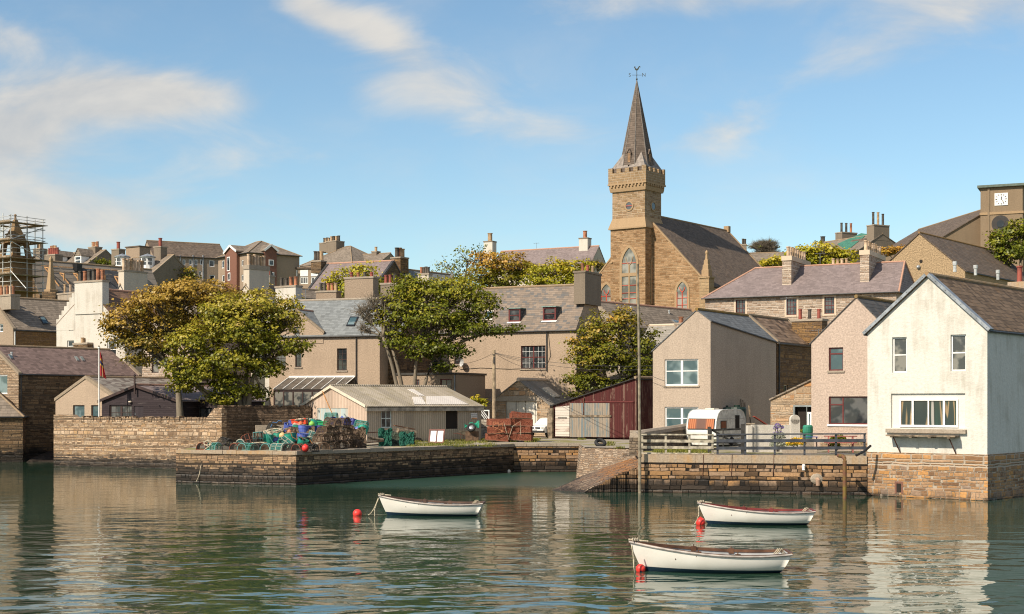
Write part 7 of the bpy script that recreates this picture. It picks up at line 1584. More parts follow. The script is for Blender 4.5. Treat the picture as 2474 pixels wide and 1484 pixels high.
more = [(542, 1067, 80.6, 'dark', (10, 20, 50), 'dark creel tipped over behind the left end of the front row'), (596, 1062, 80.8, 'red', (58, 0, 40), 'rust framed creel standing on its end behind the front row'), (580, 1071, 80.2, 'pale', (0, 0, 10), 'pale framed creel lying behind the rust framed one'),
        (622, 1052, 82.0, 'teal', (85, 0, 30), 'big teal roped creel upright at the left end of the tub heap'), (614, 1066, 81.8, 'dark', (0, 0, 60), 'dark creel under the upright one at the heap left end'),
        (659, 1035, 85.0, 'dark', (20, 0, 80), 'dark creel with a blue rope on top of the heap left shoulder'), (672, 1054, 84.5, 'brown', (0, 0, 10), 'brown creel hidden under the upper green tubs'), (648, 1050, 84.6, 'brown', (0, 0, 70), 'brown creel hidden under the rope heap'),
        (700, 1062, 84.0, 'brown', (0, 0, 40), 'brown creel wedged between green and blue tubs'), (735, 1066, 81.6, 'dark', (0, 10, 30), 'dark creel below the pair of blue tubs'), (690, 1068, 80.6, 'pale', (30, 0, 60), 'pale blue roped creel leaning before the green tubs'),
        (754, 1054, 82.2, 'pale', (62, 10, -20), 'pale wooden creel frame leaning up beside the black banded blue tub'), (800, 1006, 88.0, 'green', (0, 0, 80), 'green roped creel topping the heap before the boarded shed door'), (872, 1025, 86.5, 'green', (8, 0, 70), 'green barred creel on the far right top of the heap'),
        (740, 1032, 86.8, 'brown', (0, 0, 20), 'brown creel buried below the lime buoy'), (775, 1040, 86.8, 'brown', (0, 0, 70), 'brown creel buried behind the navy tubs'), (715, 1030, 87.0, 'brown', (0, 0, 60), 'brown creel buried under the red fish box'), (810, 1032, 87.2, 'brown', (0, 0, 30), 'brown creel buried below the row of blue tubs'), (845, 1036, 87.0, 'brown', (0, 0, 50), 'brown creel buried at the right end of the blue tubs')]
for u, v, Y, k, rt, lb in more:
    p = P(u, v, Y); p.z = max(p.z - .2, QZ); put(creel(k), p, rt, lb, 'lobster creel', CG_, 1.0)
lv = ['bottom', 'second', 'third', 'top']; n_ = 0
for lvl, (u0, n) in enumerate(((776, 4), (774, 4), (782, 3), (800, 2))):
    for k in range(n):
        p = edgept(u0 + k * 24 + R.uniform(-2, 2), 0); Y = 79.2 + k * 1.1 + lvl * .35; p = Vector((X(u0 + k * 25, Y), Y, QZ + lvl * .44))
        put(creel('brown'), p + Vector((R.uniform(-.1, .1), R.uniform(-.15, .15), R.uniform(-.04, .03))), (R.uniform(-9, 9), R.uniform(-9, 9), 45 + R.uniform(-22, 22)), 'brown wooden creel, %s from the left in the %s layer of the stack' % (kinds_ord[k], lv[lvl]), 'lobster creel', 'stacked brown wooden creels', 1.1)
# plastic tubs
TM = {'green': plain('tub_green', (.02, .29, .205), .5, 0, .18, 3), 'blue': plain('tub_blue', (.10, .145, .48), .5, 0, .18, 3), 'navy': plain('tub_navy', (.02, .03, .2), .5, 0, .18, 3), 'bright': plain('tub_bright_green', (.02, .33, .12), .5, 0, .15, 3)}
def tub(colr, pos, rot, r, h, label, group='plastic tubs heaped on the pier'):
    mb = MB(); mb.lathe([(r * .86, 0), (r * .92, h * .3), (r * .95, h * .62), (r * 1.0, h * .62), (r * 1.02, h * .95), (r * 1.06, h * .95), (r * 1.06, h), (r * .94, h), (r * .8, h * .06)], (0, 0, 0), 18)
    o = mb.build('plastic_tub', TM[colr], None, smooth=False); put(o, pos, rot, label, 'tub', group)
    mb = MB(); mb.tube([(-r * .9, 0, h + .02), (-r * .4, r * .3, h * 1.12), (r * .5, -r * .2, h * 1.05), (r * .95, 0, h * .9)], .016, 5); mb.build('tub_rope', N_W, o); return o
tubs = [(647, 1076, 82.2, 'green', (2, 4), .30, .62, 'upright green tub at the left end of the heap'), (672, 1060, 83.4, 'green', (-12, 10), .34, .45, 'wide green tub draped with pale rope netting'), (678, 1080, 80.9, 'green', (58, 25), .33, .62, 'green tub lying tilted mouth up in the heap front'), (703, 1068, 82.2, 'green', (-6, -5), .34, .5, 'green tub below the blue tub with an orange float'), (717, 1047, 84.0, 'green', (0, 6), .29, .48, 'green tub left of the big blue tub'), (728, 1077, 81.3, 'green', (24, 5), .31, .42, 'pale green tub beneath the black banded blue tub'), (761, 1033, 87.2, 'green', (5, 8), .32, .5, 'dark green tub right of the lime float'), (741, 1029, 87.4, 'green', (-14, -18), .3, .42, 'green tub behind the lime float'), (733, 1036, 86.3, 'green', (55, -20), .24, .4, 'small green tub on its side below the red fish box'), (874, 1049, 85.2, 'green', (-20, 35), .32, .48, 'green tub tilted at the far right of the heap'),
        (694, 1041, 85.4, 'blue', (20, -10), .30, .42, 'blue tub with a pale rim left of the red fish box'), (697, 1054, 83.6, 'blue', (10, 0), .29, .42, 'blue tub behind the small orange float'), (665, 1075, 82.4, 'blue', (0, 0), .2, .42, 'small blue tub between the front green tubs'), (733, 1049, 83.4, 'blue', (0, 5), .34, .5, 'big blue tub with drilled holes in mid heap'), (732, 1066, 82.2, 'blue', (4, 0), .36, .44, 'blue tub with a black band in mid heap'), (752, 1049, 84.3, 'navy', (-6, 8), .33, .46, 'dark blue tub holding pink floats'), (773, 1048, 84.8, 'navy', (-5, 10), .27, .46, 'dark blue tub at the right of the holding tub'), (707, 1031, 86.6, 'blue', (0, -8), .22, .4, 'blue tub squeezed behind the red fish box'), (803, 1028, 87.5, 'navy', (40, 10), .32, .42, 'leftmost dark blue tub tipped towards the water on the heap top'), (822, 1025, 87.8, 'blue', (45, 20), .32, .42, 'second tipped blue tub along the heap top'), (838, 1028, 87.4, 'navy', (20, 25), .27, .46, 'third blue tub along the heap top'), (850, 1031, 87.2, 'navy', (5, 20), .22, .48, 'narrow dark blue tub at the right of the heap top row'), (857, 1040, 86.4, 'blue', (60, 50), .2, .42, 'small blue tub fallen at the end of the heap top row')]
for u, v, Y, c, (rx, ry), r, h, lb in tubs:
    p = P(u, v, Y); p.z = max(p.z, QZ); tub(c, p, (rx, ry, R.uniform(0, 90)), r, h, lb)
mb = MB(); mb.lathe([(.365, .18), (.37, .2), (.37, .26), (.365, .28)], (0, 0, 0), 18, cap=False)
def fishbox(colm, pos, rot, dims, label):
    a, b2, c = dims; mb = MB(); t = .03
    mb.box(-a / 2, a / 2, -b2 / 2, b2 / 2, 0, t); mb.box(-a / 2, a / 2, -b2 / 2, -b2 / 2 + t, t, c); mb.box(-a / 2, a / 2, b2 / 2 - t, b2 / 2, t, c); mb.box(-a / 2, -a / 2 + t, -b2 / 2 + t, b2 / 2 - t, t, c); mb.box(a / 2 - t, a / 2, -b2 / 2 + t, b2 / 2 - t, t, c)
    mb.box(-a / 2 - .03, a / 2 + .03, -b2 / 2 - .03, -b2 / 2 - .001, c - .06, c); mb.box(-a / 2 - .03, -a / 2 - .001, -b2 / 2, b2 / 2, c - .06, c)
    o = mb.build('fish_box', colm); return put(o, pos, rot, label, 'fish box')
fishbox(plain('box_red', (.72, .07, .02), .5, 0, .1), P(724.5, 1026, 86), (0, -6, -8), (.88, .55, .36), 'orange red fish box full of pale rope on top of the heap')
fishbox(TM['bright'], P(781, 1030, 87), (0, 0, -10), (.56, .5, .32), 'bright green plastic box in the heap top row')
FL = 'net floats lodged in the heap'
for u, v, Y, r, c, nm, lb in ((699, 1043, 82.9, .13, (.62, .2, .11), 'float_orange', 'small orange float on a blue tub at the heap left'), (726, 1025, 85, .17, (.65, .15, .06), 'float_deep_orange', 'orange float below the red fish box'), (712, 1028, 85, .15, (.5, .4, .28), 'float_peach', 'peach float left of the orange one'), (753, 1025, 85.6, .18, (.25, .55, .09), 'float_lime', 'lime green float in the middle of the heap'), (718, 1027, 85.1, .1, (.55, .2, .2), 'float_pink', 'little pink float between two bigger floats'), (682, 1053, 82.8, .2, (.62, .42, .2), 'float_cream', 'cream yellow float between the green tubs')):
    buoy(lb, P(u, v, Y), r, plain(nm, c, .5, 0, .1), None, FL, 'float', 'net_float')
pb_ = edgept(737.5, .35); buoy('large bright red buoy on the pier edge before the creels', (pb_.x, pb_.y, QZ + .2), .2, RED, None, None)
def coil(label, pos, r, n, tilt=(0, 0, 0), mat=None, flat=.5):
    pts = []; rr = random.Random(int(pos[0] * 100))
    for i in range(n * 9): a = i * 2 * math.pi / 9; q = r * rr.uniform(.55, 1.05); pts.append((q * math.cos(a), q * math.sin(a) * .8, rr.uniform(0, r * flat) + .02))
    mb = MB(); mb.tube(pts, .02, 5); o = mb.build('rope_coil', mat or ROPE); return put(o, pos, tilt, label, 'rope')
coil('pale rope coil hung on the left end creel', edgept(501, .5) + Vector((0, 0, .36)), .24, 9, (60, 0, 0)); coil('heap of pale rope behind the middle of the front row', P(626, 1078, 80.6), .42, 12); coil('tangle of thick pale rope across the green tubs', P(662, 1046, 83.2), .62, 16, (8, -8, 20), None, .3); coil('pale rope spilling over the red fish box', P(727, 1017, 85.9), .42, 12, (0, -6, 0), None, .3); coil('white rope tangle behind the lime float', P(757, 1017, 87.4), .34, 8, (0, 0, 0), N_W, .4)
rope('blue rope looped on the heap left shoulder', [P(654, 1032, 84.6), P(660, 1020, 84.6), P(668, 1022, 84.6), P(673, 1016, 84.6), P(680, 1018, 84.6)], .03, 'rope', plain('rope_blue', (.06, .16, .34), .8))
rope('orange striped pole leaning on the shed gable', [P(779, 946, 95.2), P(790, 972, 93.4), P(806, 1008, 90.5)], .035, 'leaning_pole', plain('pole_orange', (.5, .22, .06), .7, 0, .3, 9), 'pole')
for lb, (u0, v0, u1, v1, Y) in (('loose pale plank lying across the brown creel stack', (786, 1024, 812, 1014, 84)), ('loose timber rail sticking from the brown creel stack', (775, 1036, 800, 1026, 83)), ('grey wooden batten jutting from the heap left shoulder', (652, 1019, 672, 1033, 84))): mb = MB(); a, c = P(u0, v0, Y), P(u1, v1, Y + .4); mb.beam(Vector(), c - a, .12, .05); o = mb.build('plank', WOOD, loc=a); tag(o, lb, 'plank')
# ropes down the pier face
e1 = edgept(436, -.14); rope('pale rope loop hanging down the left corner of the pier wall', [P(430, 1122, 79.7), P(432, 1140, 79.65), P(438, 1156, 79.6), P(447, 1165, 79.5)], .03); rope('pale rope trailing from a creel down the pier front', [P(512, 1073, 79.6), P(491, 1089, 79.1), P(488, 1112, 78.9), P(482, 1145, 78.9), P(474, 1164, 78.8)], .03)
for k, u in enumerate((788, 793)): Y = 79.3 + .05 * k; a = P(u, 1108, Y); a.x += .0; rope('%s rope of the pair hanging down the dark basin side of the pier' % ('left' if k == 0 else 'right'), [P(u, 1108, 79.1), P(u + 1, 1140, 79.1), P(u + 3 + k, 1168, 79.1)], .025)

# long timbers, nets and junk along the shed
def yz(u, v, z=1.85): return G(u, v, z)
NETG = plain('heap_net_green', (.012, .105, .07), .9, 0, .35, 16); NETD = plain('heap_net_grey', (.06, .075, .05), .95, 0, .35, 16)
def drape(name, label, u0, u1, v0, v1, Y, mat, seed, depth=.5, cat='net'):
    rr = random.Random(seed); nx, ny = 16, 10; grid = []; c = P((u0 + u1) / 2, v1, Y); c.z = QZ
    for j in range(ny + 1):
        rw_ = []
        for i in range(nx + 1):
            s, t = i / nx, j / ny; u = u0 + (u1 - u0) * s + rr.uniform(-1.5, 1.5); vt = v0 + (v1 - v0) * t + (3 * math.sin(s * 9 + seed) * (1 - t)); p = P(u, vt, Y - depth * t + .05 * math.sin(s * 13 + seed) + rr.uniform(-.09, .09)); p.z = max(p.z, QZ + .01); rw_.append(p - c)
        grid.append(rw_)
    mb = MB()
    for j in range(ny):
        for i in range(nx): mb.poly([grid[j][i], grid[j][i + 1], grid[j + 1][i + 1], grid[j + 1][i]])
    o = mb.build(name, mat, loc=c, smooth=False); md = o.modifiers.new('thick', 'SOLIDIFY'); md.thickness = .04; return tag(o, label, cat)
drape('fishing_net', 'bright green fishing net hanging over the timbers by the shed window', 915, 946, 1037, 1082, 87.5, NETG, 3); drape('fishing_net', 'grey green net spread over a heap right of the bright green one', 944, 1002, 1044, 1078, 88.5, NETD, 5, .9); drape('fishing_net', 'narrow green net trailing down the grey net heap', 965, 1000, 1046, 1079, 87.9, NETG, 9, .7)
mb = MB(); mb.ball((0, 0, 0), 1.0, 12, 8); mb.xf(Matrix.Diagonal((1.3, .6, .55, 1))); o = mb.build('stone_mound', rubble('mound_stone', [(.1, .08, .06), (.2, .15, .1)], (.05, .04, .03), .2, .4), loc=G(972, 1068, 1.8) + Vector((0, 1.2, 0))); tag(o, 'low grey mound under the grey green net', 'rubble heap')
for lb, u0, v0, u1, v1, Y, w_ in (('long grey log lying on the heap right of the creels', 890, 1058, 925, 1063, 86, .18), ('rounded timber beam under the shed window', 960, 1040, 1003, 1046, 91, .3), ('red brown board propped against the shed wall', 952, 1028, 1000, 1037, 92.5, .28), ('thin grey plank leaning low on the shed wall', 920, 1040, 985, 1034, 91.5, .1), ('pale weathered plank on the ground behind the green tub', 880, 1046, 918, 1044, 90, .14), ('grey plank lying at the foot of the brown stack', 884, 1070, 926, 1066, 85, .12), ('short brown plank on the ground beside the net', 886, 1076, 914, 1074, 84, .1)):
    a, c = P(u0, v0, Y), P(u1, v1, Y + .8); a.z = max(a.z, QZ + .06); c.z = max(c.z, QZ + .06); mb = MB(); (mb.tube([Vector(), c - a], w_ / 2, 8) if w_ > .15 and 'log' in lb or 'rounded' in lb else mb.beam(Vector(), c - a, w_, .06)); o = mb.build('timber', BOARD_W if 'red' in lb else (WOODB if 'brown' in lb else WOOD), loc=a); tag(o, lb, 'timber')
wf = G(1053, 1071, 1.82); wo = empty('window_frame', wf, rad(-12), 'discarded oxblood window frame with two white panes leaning in the grass', 'window frame'); wo.rotation_euler = (rad(-24), 0, rad(-10))
mb = MB(); W2, H2 = .52, .98
for q in ((-W2, W2, 0, .1), (-W2, W2, H2 - .1, H2), (-W2, -W2 + .09, .1, H2 - .1), (W2 - .09, W2, .1, H2 - .1), (-.035, .035, .1, H2 - .1)): mb.box(q[0], q[1], -.05, .05, q[2], q[3])
mb.build('frame', plain('oxblood_frame', (.15, .045, .03), .6, 0, .2), wo)
for q in ((-W2 + .09, -.035), (.035, W2 - .09)): mb = MB(); mb.box(q[0] + .002, q[1] - .002, -.02, .02, .102, H2 - .102); mb.build('pane', WHITEP, wo)
bp = G(1092, 1062, 1.85); mb = MB(); mb.lathe([(.27, 0), (.3, .06), (.31, .28), (.3, .3), (.31, .32), (.31, .58), (.28, .66), (.26, .66)], (0, 0, 0), 18); o = mb.build('plastic_barrel', plain('barrel_blue', (.05, .13, .30), .45, 0, .15), loc=bp); mb = MB(); mb.beam((-.05, -.32, .55), (.22, -.34, .3), .06, .04); mb.build('strap', BLACKP, o); tag(o, 'blue plastic barrel beside the dark shed doorway', 'barrel')
dp = G(1156, 1060, 1.85); mb = MB(); mb.lathe([(.22, 0), (.26, .6), (.28, .6), (.28, .68), (.05, .74)], (0, 0, 0), 16); o = mb.build('dustbin', plain('bin_grey', (.16, .18, .18), .5, .2, .2), loc=dp); mb = MB(); mb.tube([(-.08, 0, .73), (-.08, 0, .8), (.08, 0, .8), (.08, 0, .73)], .015, 5); mb.build('handle', STEEL, o); tag(o, 'grey metal dustbin behind the wheelbarrow', 'bin')
TYR = plain('tyre_rubber', (.02, .02, .021), .75, 0, .2, 6)
def torus(mb, R_, r, c=(0, 0, 0), M=None, n=22, k=10):
    b0 = len(mb.v); c = Vector(c)
    for i in range(n):
        a = 2 * math.pi * i / n
        for j in range(k): b2 = 2 * math.pi * j / k; p = Vector(((R_ + r * math.cos(b2)) * math.cos(a), (R_ + r * math.cos(b2)) * math.sin(a), r * math.sin(b2) * 1.15)); mb.v.append(tuple((M @ p if M else p) + c))
    for i in range(n):
        for j in range(k): mb.f.append((b0 + i * k + j, b0 + ((i + 1) % n) * k + j, b0 + ((i + 1) % n) * k + (j + 1) % k, b0 + i * k + (j + 1) % k)); mb.m.append(0); mb.t.append(0)
    return mb
wb = G(1128, 1064, 1.85); wr_ = empty('wheelbarrow', wb, rad(-20), 'old dark wheelbarrow heaped with junk by the shed end', 'wheelbarrow')
mb = MB(); mb.hexa([(-.3, -.22, .35), (.3, -.22, .35), (.3, .22, .35), (-.3, .22, .35), (-.5, -.36, .68), (.5, -.36, .68), (.5, .36, .68), (-.5, .36, .68)]); mb.build('tray', plain('barrow_grey', (.13, .11, .085), .7, 0, .3, 4), wr_)
for s in (-1, 1): mb = MB(); mb.tube([(.55, 0.04 * s, .2), (.1, .2 * s, .34), (-.9, .3 * s, .5)], .022, 5); mb.tube([(-.35, .24 * s, .4), (-.4, .26 * s, 0)], .02, 5); mb.build('handle', RUST, wr_)
mb = torus(MB(), .15, .045, (.55, 0, .2), Matrix.Rotation(rad(90), 4, 'X'), 16, 6); mb.build('wheel', TYR, wr_)
tw_ = empty('spare_wheel', P(1138, 1033, 97.2), 0, 'muddy car wheel propped on the junk by the shed end', 'wheel'); tw_.rotation_euler = (rad(62), rad(8), rad(-12))
torus(MB(), .24, .085).build('tyre', TYR, tw_, smooth=True); mb = MB(); mb.lathe([(.05, .04), (.12, .02), (.165, .06), (.17, -.05)], (0, 0, 0), 14); mb.build('rim', STEEL, tw_)
p0 = P(1140, 1031, 97.7); mb = MB(); mb.box(-.45, .45, -.35, .35, p0.z * -1 + 1.8, -.32); o = mb.build('junk_crate', WOODB, loc=p0); tag(o, 'dark crate of junk carrying the muddy car wheel', 'crate')
mb = MB(); gz = []
for j in range(7):
    gz.append([Vector((-.5 + 1.0 * i / 9, -.35 + .7 * j / 6, .12 + .12 * math.sin(i * 1.3) * math.cos(j) + (.12 if i > 4 else 0) - .3 * abs(j - 3) / 3)) for i in range(10)])
for j in range(6):
    for i in range(9): mb.poly([gz[j][i], gz[j][i + 1], gz[j + 1][i + 1], gz[j + 1][i]])
o = mb.build('tarpaulin', plain('tarp_green', (.01, .22, .13), .55, 0, .15), loc=P(1140, 1028, 98.1)); o.modifiers.new('t', 'SOLIDIFY').thickness = .03; tag(o, 'bright green tarpaulin thrown over the junk by the shed end', 'tarpaulin')
# red creel stack (long rectangular parlour creels)
def redcreel():
    if 'rect' in PROTO: return copy_tree(PROTO['rect'])
    a, b2, c = .78, .42, .42; root = empty('parlour_creel'); mb = MB(); cs = [(sx_ * a, sy_ * b2) for sx_, sy_ in ((-1, -1), (1, -1), (1, 1), (-1, 1))]
    for z in (.04, c):
        for k in range(4): mb.tube([(*cs[k], z), (*cs[(k + 1) % 4], z)], .024, 5)
    for p in cs + [(0, -b2), (0, b2)]: mb.tube([(*p, .04), (*p, c)], .022, 5)
    mb.build('frame', FR_R, root); mb = MB()
    for s in (-1, 1):
        for k in range(1, 24): x = -a + 2 * a * k / 24; mb.tube([(x, s * b2, .04), (x + .02, s * b2, c)], .011, 3, cap=False)
        for k in range(1, 8): z = .04 + (c - .04) * k / 8; mb.tube([(-a, s * b2, z), (a, s * b2, z)], .011, 3, cap=False)
        for k in range(1, 12): y = -b2 + 2 * b2 * k / 12; mb.tube([(s * a, y, .04), (s * a, y, c)], .011, 3, cap=False)
    for k in range(1, 24): x = -a + 2 * a * k / 24; mb.tube([(x, -b2, c), (x, b2, c)], .011, 3, cap=False)
    for k in range(1, 10): y = -b2 + 2 * b2 * k / 10; mb.tube([(-a, y, c), (a, y, c)], .011, 3, cap=False)
    mb.build('netting', N_O, root); mb = MB()
    for k in range(5): y = -b2 + 2 * b2 * k / 4; mb.box(-a - .05, a + .05, y - .035, y + .035, -.02, .03)
    mb.build('slat_base', WOODB, root); PROTO['rect'] = root; return root
base = G(1216, 1066, 1.86)
for lvl in range(4):
    for k in range(2):
        for j in range(2):
            if lvl == 3 and (k == 0): continue
            p = Vector((X(1206 if k == 0 else 1254, base.y + .2), base.y + j * .95 + .2, 1.9 + lvl * .5)); p.x += R.uniform(-.14, .14); p.y += R.uniform(-.12, .12)
            put(redcreel(), p, (R.uniform(-4, 4), R.uniform(-5, 5) + (6 if lvl == 3 else 0), -6 + R.uniform(-9, 9) + (14 if lvl == 3 else 0)), 'rusty red netted creel, %s in the %s layer of the red stack' % ((('front left', 'back left'), ('front right', 'back right'))[k][j], ('bottom', 'second', 'third', 'top')[lvl]), 'creel', 'stacked red netted creels', 1.0 if lvl < 3 else .85)
pr_ = random.Random(4)
rope('orange twine looped over the left end of the red creel stack', [P(1186 + pr_.uniform(0, 34), 1016 + pr_.uniform(0, 34), base.y - .5) for _ in range(16)], .02, 'twine', plain('twine_orange', (.55, .24, .12), .8))
rope('pale twine tied across the front of the red creel stack', [P(1217, 1020, base.y - .45), P(1222, 1040, base.y - .5), P(1228, 1062, base.y - .5), P(1238, 1030, base.y - .5), P(1256, 1018, base.y - .5), P(1258, 1052, base.y - .5)], .016, 'twine')

# ---------------------------------------------------------------- poles, wires, flag
mp = Vector((X(1545, 70.2), 70.2, 0)); mb = MB(); mb.tube([(0, 0, -2), (0, 0, 2), (-.03, 0, 7), (-.1, 0, 11.3)], [.085, .08, .07, .055], 10); mb.lathe([(.1, 1.78), (.1, 1.9)], (0, 0, 0), 10); o = mb.build('mast_pole', plain('grey_pole_wood', (.27, .225, .16), .85, 0, .25, 3), loc=mp); tag(o, 'tall thin grey pole standing in the water beside the boat slip', 'pole')
up = P(1193, 1050, 106.5); up.z = 1.85; ut = Z(846, 106.5) - 1.85; mb = MB(); mb.tube([(0, 0, -.3), (0, 0, ut)], [.16, .12], 10); o = mb.build('utility_pole', plain('pole_pine', (.38, .29, .19), .85, 0, .25, 3), loc=up); mb = MB(); mb.box(-.05, .05, -.2, -.12, ut - 1.0, ut - .5); mb.tube([(-.12, -.14, ut - .35), (.12, -.14, ut - .35)], .03, 5); mb.build('cable_bracket', GUTTER, o); tag(o, 'wooden utility pole beside the stone garage', 'utility pole')
top = up + Vector((0, 0, ut - .2)); WIRE = plain('cable_black', (.05, .05, .05), .6)
for lb, e, s in (('overhead cable from the utility pole to the pink house', P(1577, 884, 91), .35), ('overhead cable from the utility pole to the tan house window', P(1322, 880, 106.6), .2), ('overhead cable from the utility pole to the tan house wall', P(1105, 880, 111.5), .2), ('lower overhead cable from the utility pole past the tan house window', P(1318, 897, 106.8), .3), ('long thin cable from the utility pole towards the mast pole', P(1577, 892, 90.7), .5)): rope(lb, sag(top, e, s), .013, 'overhead_cable', WIRE, 'cable')
fp = Vector((X(239, 101.8), 101.8, 1.8)); ft = Z(843, 101.8) - 1.8; mb = MB(); mb.tube([(0, 0, 0), (0, 0, ft)], [.055, .04], 8); mb.ball((0, 0, ft + .07), .1, 10, 6); o = mb.build('flagpole', WHITEP, loc=fp); tag(o, 'white flagpole behind the sea wall with a drooping red flag', 'flagpole')
mfl, nt, b = newmat('flag_cloth'); uv, ob, po = coords(nt); sxx = nd(nt, 'ShaderNodeSeparateXYZ', {0: uv})
cd = nd(nt, 'ShaderNodeAttribute', attribute_name='tint').outputs['Fac']
lk(nt, ramp(nt, cd, [(0, (.33, .018, .022)), (.5, (.03, .035, .12)), (1, (.5, .33, .04))], True), b.inputs['Base Color']); b.inputs['Roughness'].default_value = .8
mb = MB(); nx, ny = 10, 14; g_ = []
for j in range(ny + 1):
    t = j / ny; g_.append([Vector((.03 + (.12 + .34 * t) * (i / nx), .1 * math.sin(i * 1.6 + t * 3) * (i / nx), -t * 1.75 - .05 - .35 * (i / nx) * (1 - t * .2))) for i in range(nx + 1)])
for j in range(ny):
    for i in range(nx):
        a, c = abs(i - 3.2), abs(j - 5.5); tt = .6 if (a < .6 or c < .9) else (1.0 if (a < 1.2 or c < 1.7) else 0.0); mb.poly([g_[j][i], g_[j][i + 1], g_[j + 1][i + 1], g_[j + 1][i]], 0, tt)
o = mb.build('flag', mfl, loc=fp + Vector((.05, 0, ft - .1)), tint=True); tag(o, 'red flag with a yellow edged blue cross drooping from the white flagpole', 'flag')

# ---------------------------------------------------------------- car, caravan, tyre
cw_, cl_ = 1.62, 3.9
cr_ = empty('parked_car', Vector((1.02, 106.8, 1.9)), rad(-34), 'white older hatchback car half hidden behind the red shed', 'car'); CARP = plain('car_white', (.74, .73, .7), .3, 0, .04)
def loft(mb, secs, closed=False):
    n = len(secs[0]); b0 = len(mb.v)
    for s in secs: mb.v += [tuple(p) for p in s]
    for i in range(len(secs) - 1):
        for j in range(n - 1): mb.f.append((b0 + i * n + j, b0 + i * n + j + 1, b0 + (i + 1) * n + j + 1, b0 + (i + 1) * n + j)); mb.m.append(0); mb.t.append(0)
prof = [(0, .32), (-.02, .5), (.03, .72), (.14, .8), (.95, .93), (1.08, .95), (1.62, 1.36), (1.95, 1.42), (3.0, 1.40), (3.3, 1.33), (3.75, .95), (3.9, .88), (3.92, .5), (3.88, .32)]
mb = MB(); tum = lambda z: .0 if z < .9 else .17 * (z - .9) / .5; secs = []
for s, ins, zr in ((0, .07, -.03), (.06, .0, 0), (.94, .0, 0), (1, .07, -.03)):
    secs.append([Vector((tum(z) * (1 - 2 * s) + cw_ * s, y + (ins * .6 if y < 1.9 else -ins * .6), z + (zr if z > .4 else 0))) for y, z in prof])
loft(mb, secs)
for k in (0, 3): mb.poly(secs[k])
mb.build('body', CARP, cr_, smooth=False)
GLC = glass('car_glass', (.03, .045, .045), (.06, .08, .08)); 
def strip(nm, pts, mat): mb = MB(); mb.poly(pts); return mb.build(nm, mat, cr_)
strip('windscreen', [(.22, 1.13, .985), (cw_ - .22, 1.13, .985), (cw_ - .3, 1.585, 1.325), (.3, 1.585, 1.325)], GLC); o = cr_.children[-1]; o.location = (0, -.015, .012)
for s in (0, 1): strip('side_window', [(cw_ * s + (.10 if not s else -.10) * .3, y, z) for y, z in ((1.35, 1.0), (3.1, 1.0), (3.0, 1.3), (1.7, 1.3))], GLC); cr_.children[-1].location = ((-.03 if not s else .03), 0, 0)
for x0, x1 in ((.32, .74), (.88, 1.3)): mb = MB(); mb.box(x0, x1, -.035, .0, .63, .74); mb.build('grille', BLACKP, cr_)
for x0, x1 in ((.06, .24), (cw_ - .24, cw_ - .06)): mb = MB(); mb.box(x0, x1, -.03, .03, .62, .76); mb.build('headlight', plain('lamp_lens', (.5, .5, .47), .15), cr_)
mb = MB(); mb.box(-.02, cw_ + .02, -.12, .1, .34, .48); mb.build('bumper', plain('bumper_black', (.03, .03, .032), .6), cr_); mb = MB(); mb.box(-.02, cw_ + .02, -.1, .1, .482, .58); mb.build('bumper_top', CARP, cr_)
mb = MB(); mb.box(.55, 1.07, -.135, -.122, .5, .61); pl_ = mb.build('number_plate', WHITEP, cr_); text('F846 DCX', .11, pl_, Matrix.Translation((.81, -.137, .555)) @ Matrix.Rotation(rad(90), 4, 'X'), BLACKP)
for x in (.1, cw_ - .1):
    for y in (.68, 3.2): mb = torus(MB(), .2, .085, (x, y, .28), Matrix.Rotation(rad(90), 4, 'Y'), 18, 8); o = mb.build('wheel', TYR, cr_); mb = MB(); mb.lathe([(.02, .09), (.16, .07), (.17, -.07)], (x, y, .28), 14, M=Matrix.Rotation(rad(90 if x > .5 else -90), 4, 'Y')); mb.build('rim', STEEL, o)
ty = empty('tyre', G(1450, 1078, 1.8), 0, 'old black car tyre lying tilted at the top of the slip', 'tyre'); ty.location.z = 2.0; ty.rotation_euler = (rad(38), rad(6), 0); torus(MB(), .27, .11).build('tyre_body', TYR, ty, smooth=True)
mb = MB(); mb.box(-.3, .3, -.12, .16, -.22, .0); o = mb.build('kerb_stone', SGAR, loc=G(1450, 1078, 1.8) + Vector((0, .15, .2))); tag(o, 'block of stone propping the black tyre', 'stone')
cy, cY = -38, 85.5; th_ = rad(cy); w_ = 2.05; Rx_ = X(1729, cY); cl0 = Vector((Rx_ - w_ * math.cos(th_), cY - w_ * math.sin(th_), 1.85)); LN = 3.7
cv = empty('caravan', cl0, th_, 'small white touring caravan with orange curtains parked by the pink house', 'caravan'); CVW = plain('caravan_white', (.8, .79, .76), .35, 0, .05); CVS = plain('caravan_side', (.7, .7, .66), .5, 0, .15, 4)  # side panels paled so their colour carries some grazing sunlight
pf = [(.08, .42), (.0, .8), (-.02, 1.0), (.08, 1.5), (.17, 1.72), (.3, 1.95), (.5, 2.1), (.8, 2.17), (1.4, 2.2), (2.6, 2.2), (3.1, 2.15), (3.4, 2.02), (3.6, 1.75), (3.68, 1.4), (3.7, .42)]
mb = MB(); s_ = [[Vector((x, y, z)) for y, z in pf] for x in (0, w_)]; loft(mb, s_); mb.poly([(x, y, z) for x, (y, z) in ((0, pf[0]), (w_, pf[0]), (w_, pf[-1]), (0, pf[-1]))]); mb.build('shell', CVW, cv, smooth=True)
for x in (-.004, w_ + .004): mb = MB(); mb.poly([(x, y, z) for y, z in pf]); mb.build('side_panel', CVS, cv)
for x in (0, w_): mb = MB(); mb.tube([(x, y, z) for y, z in pf], .03, 5); mb.build('edge_trim', plain('trim_alloy', (.5, .5, .48), .5), cv)
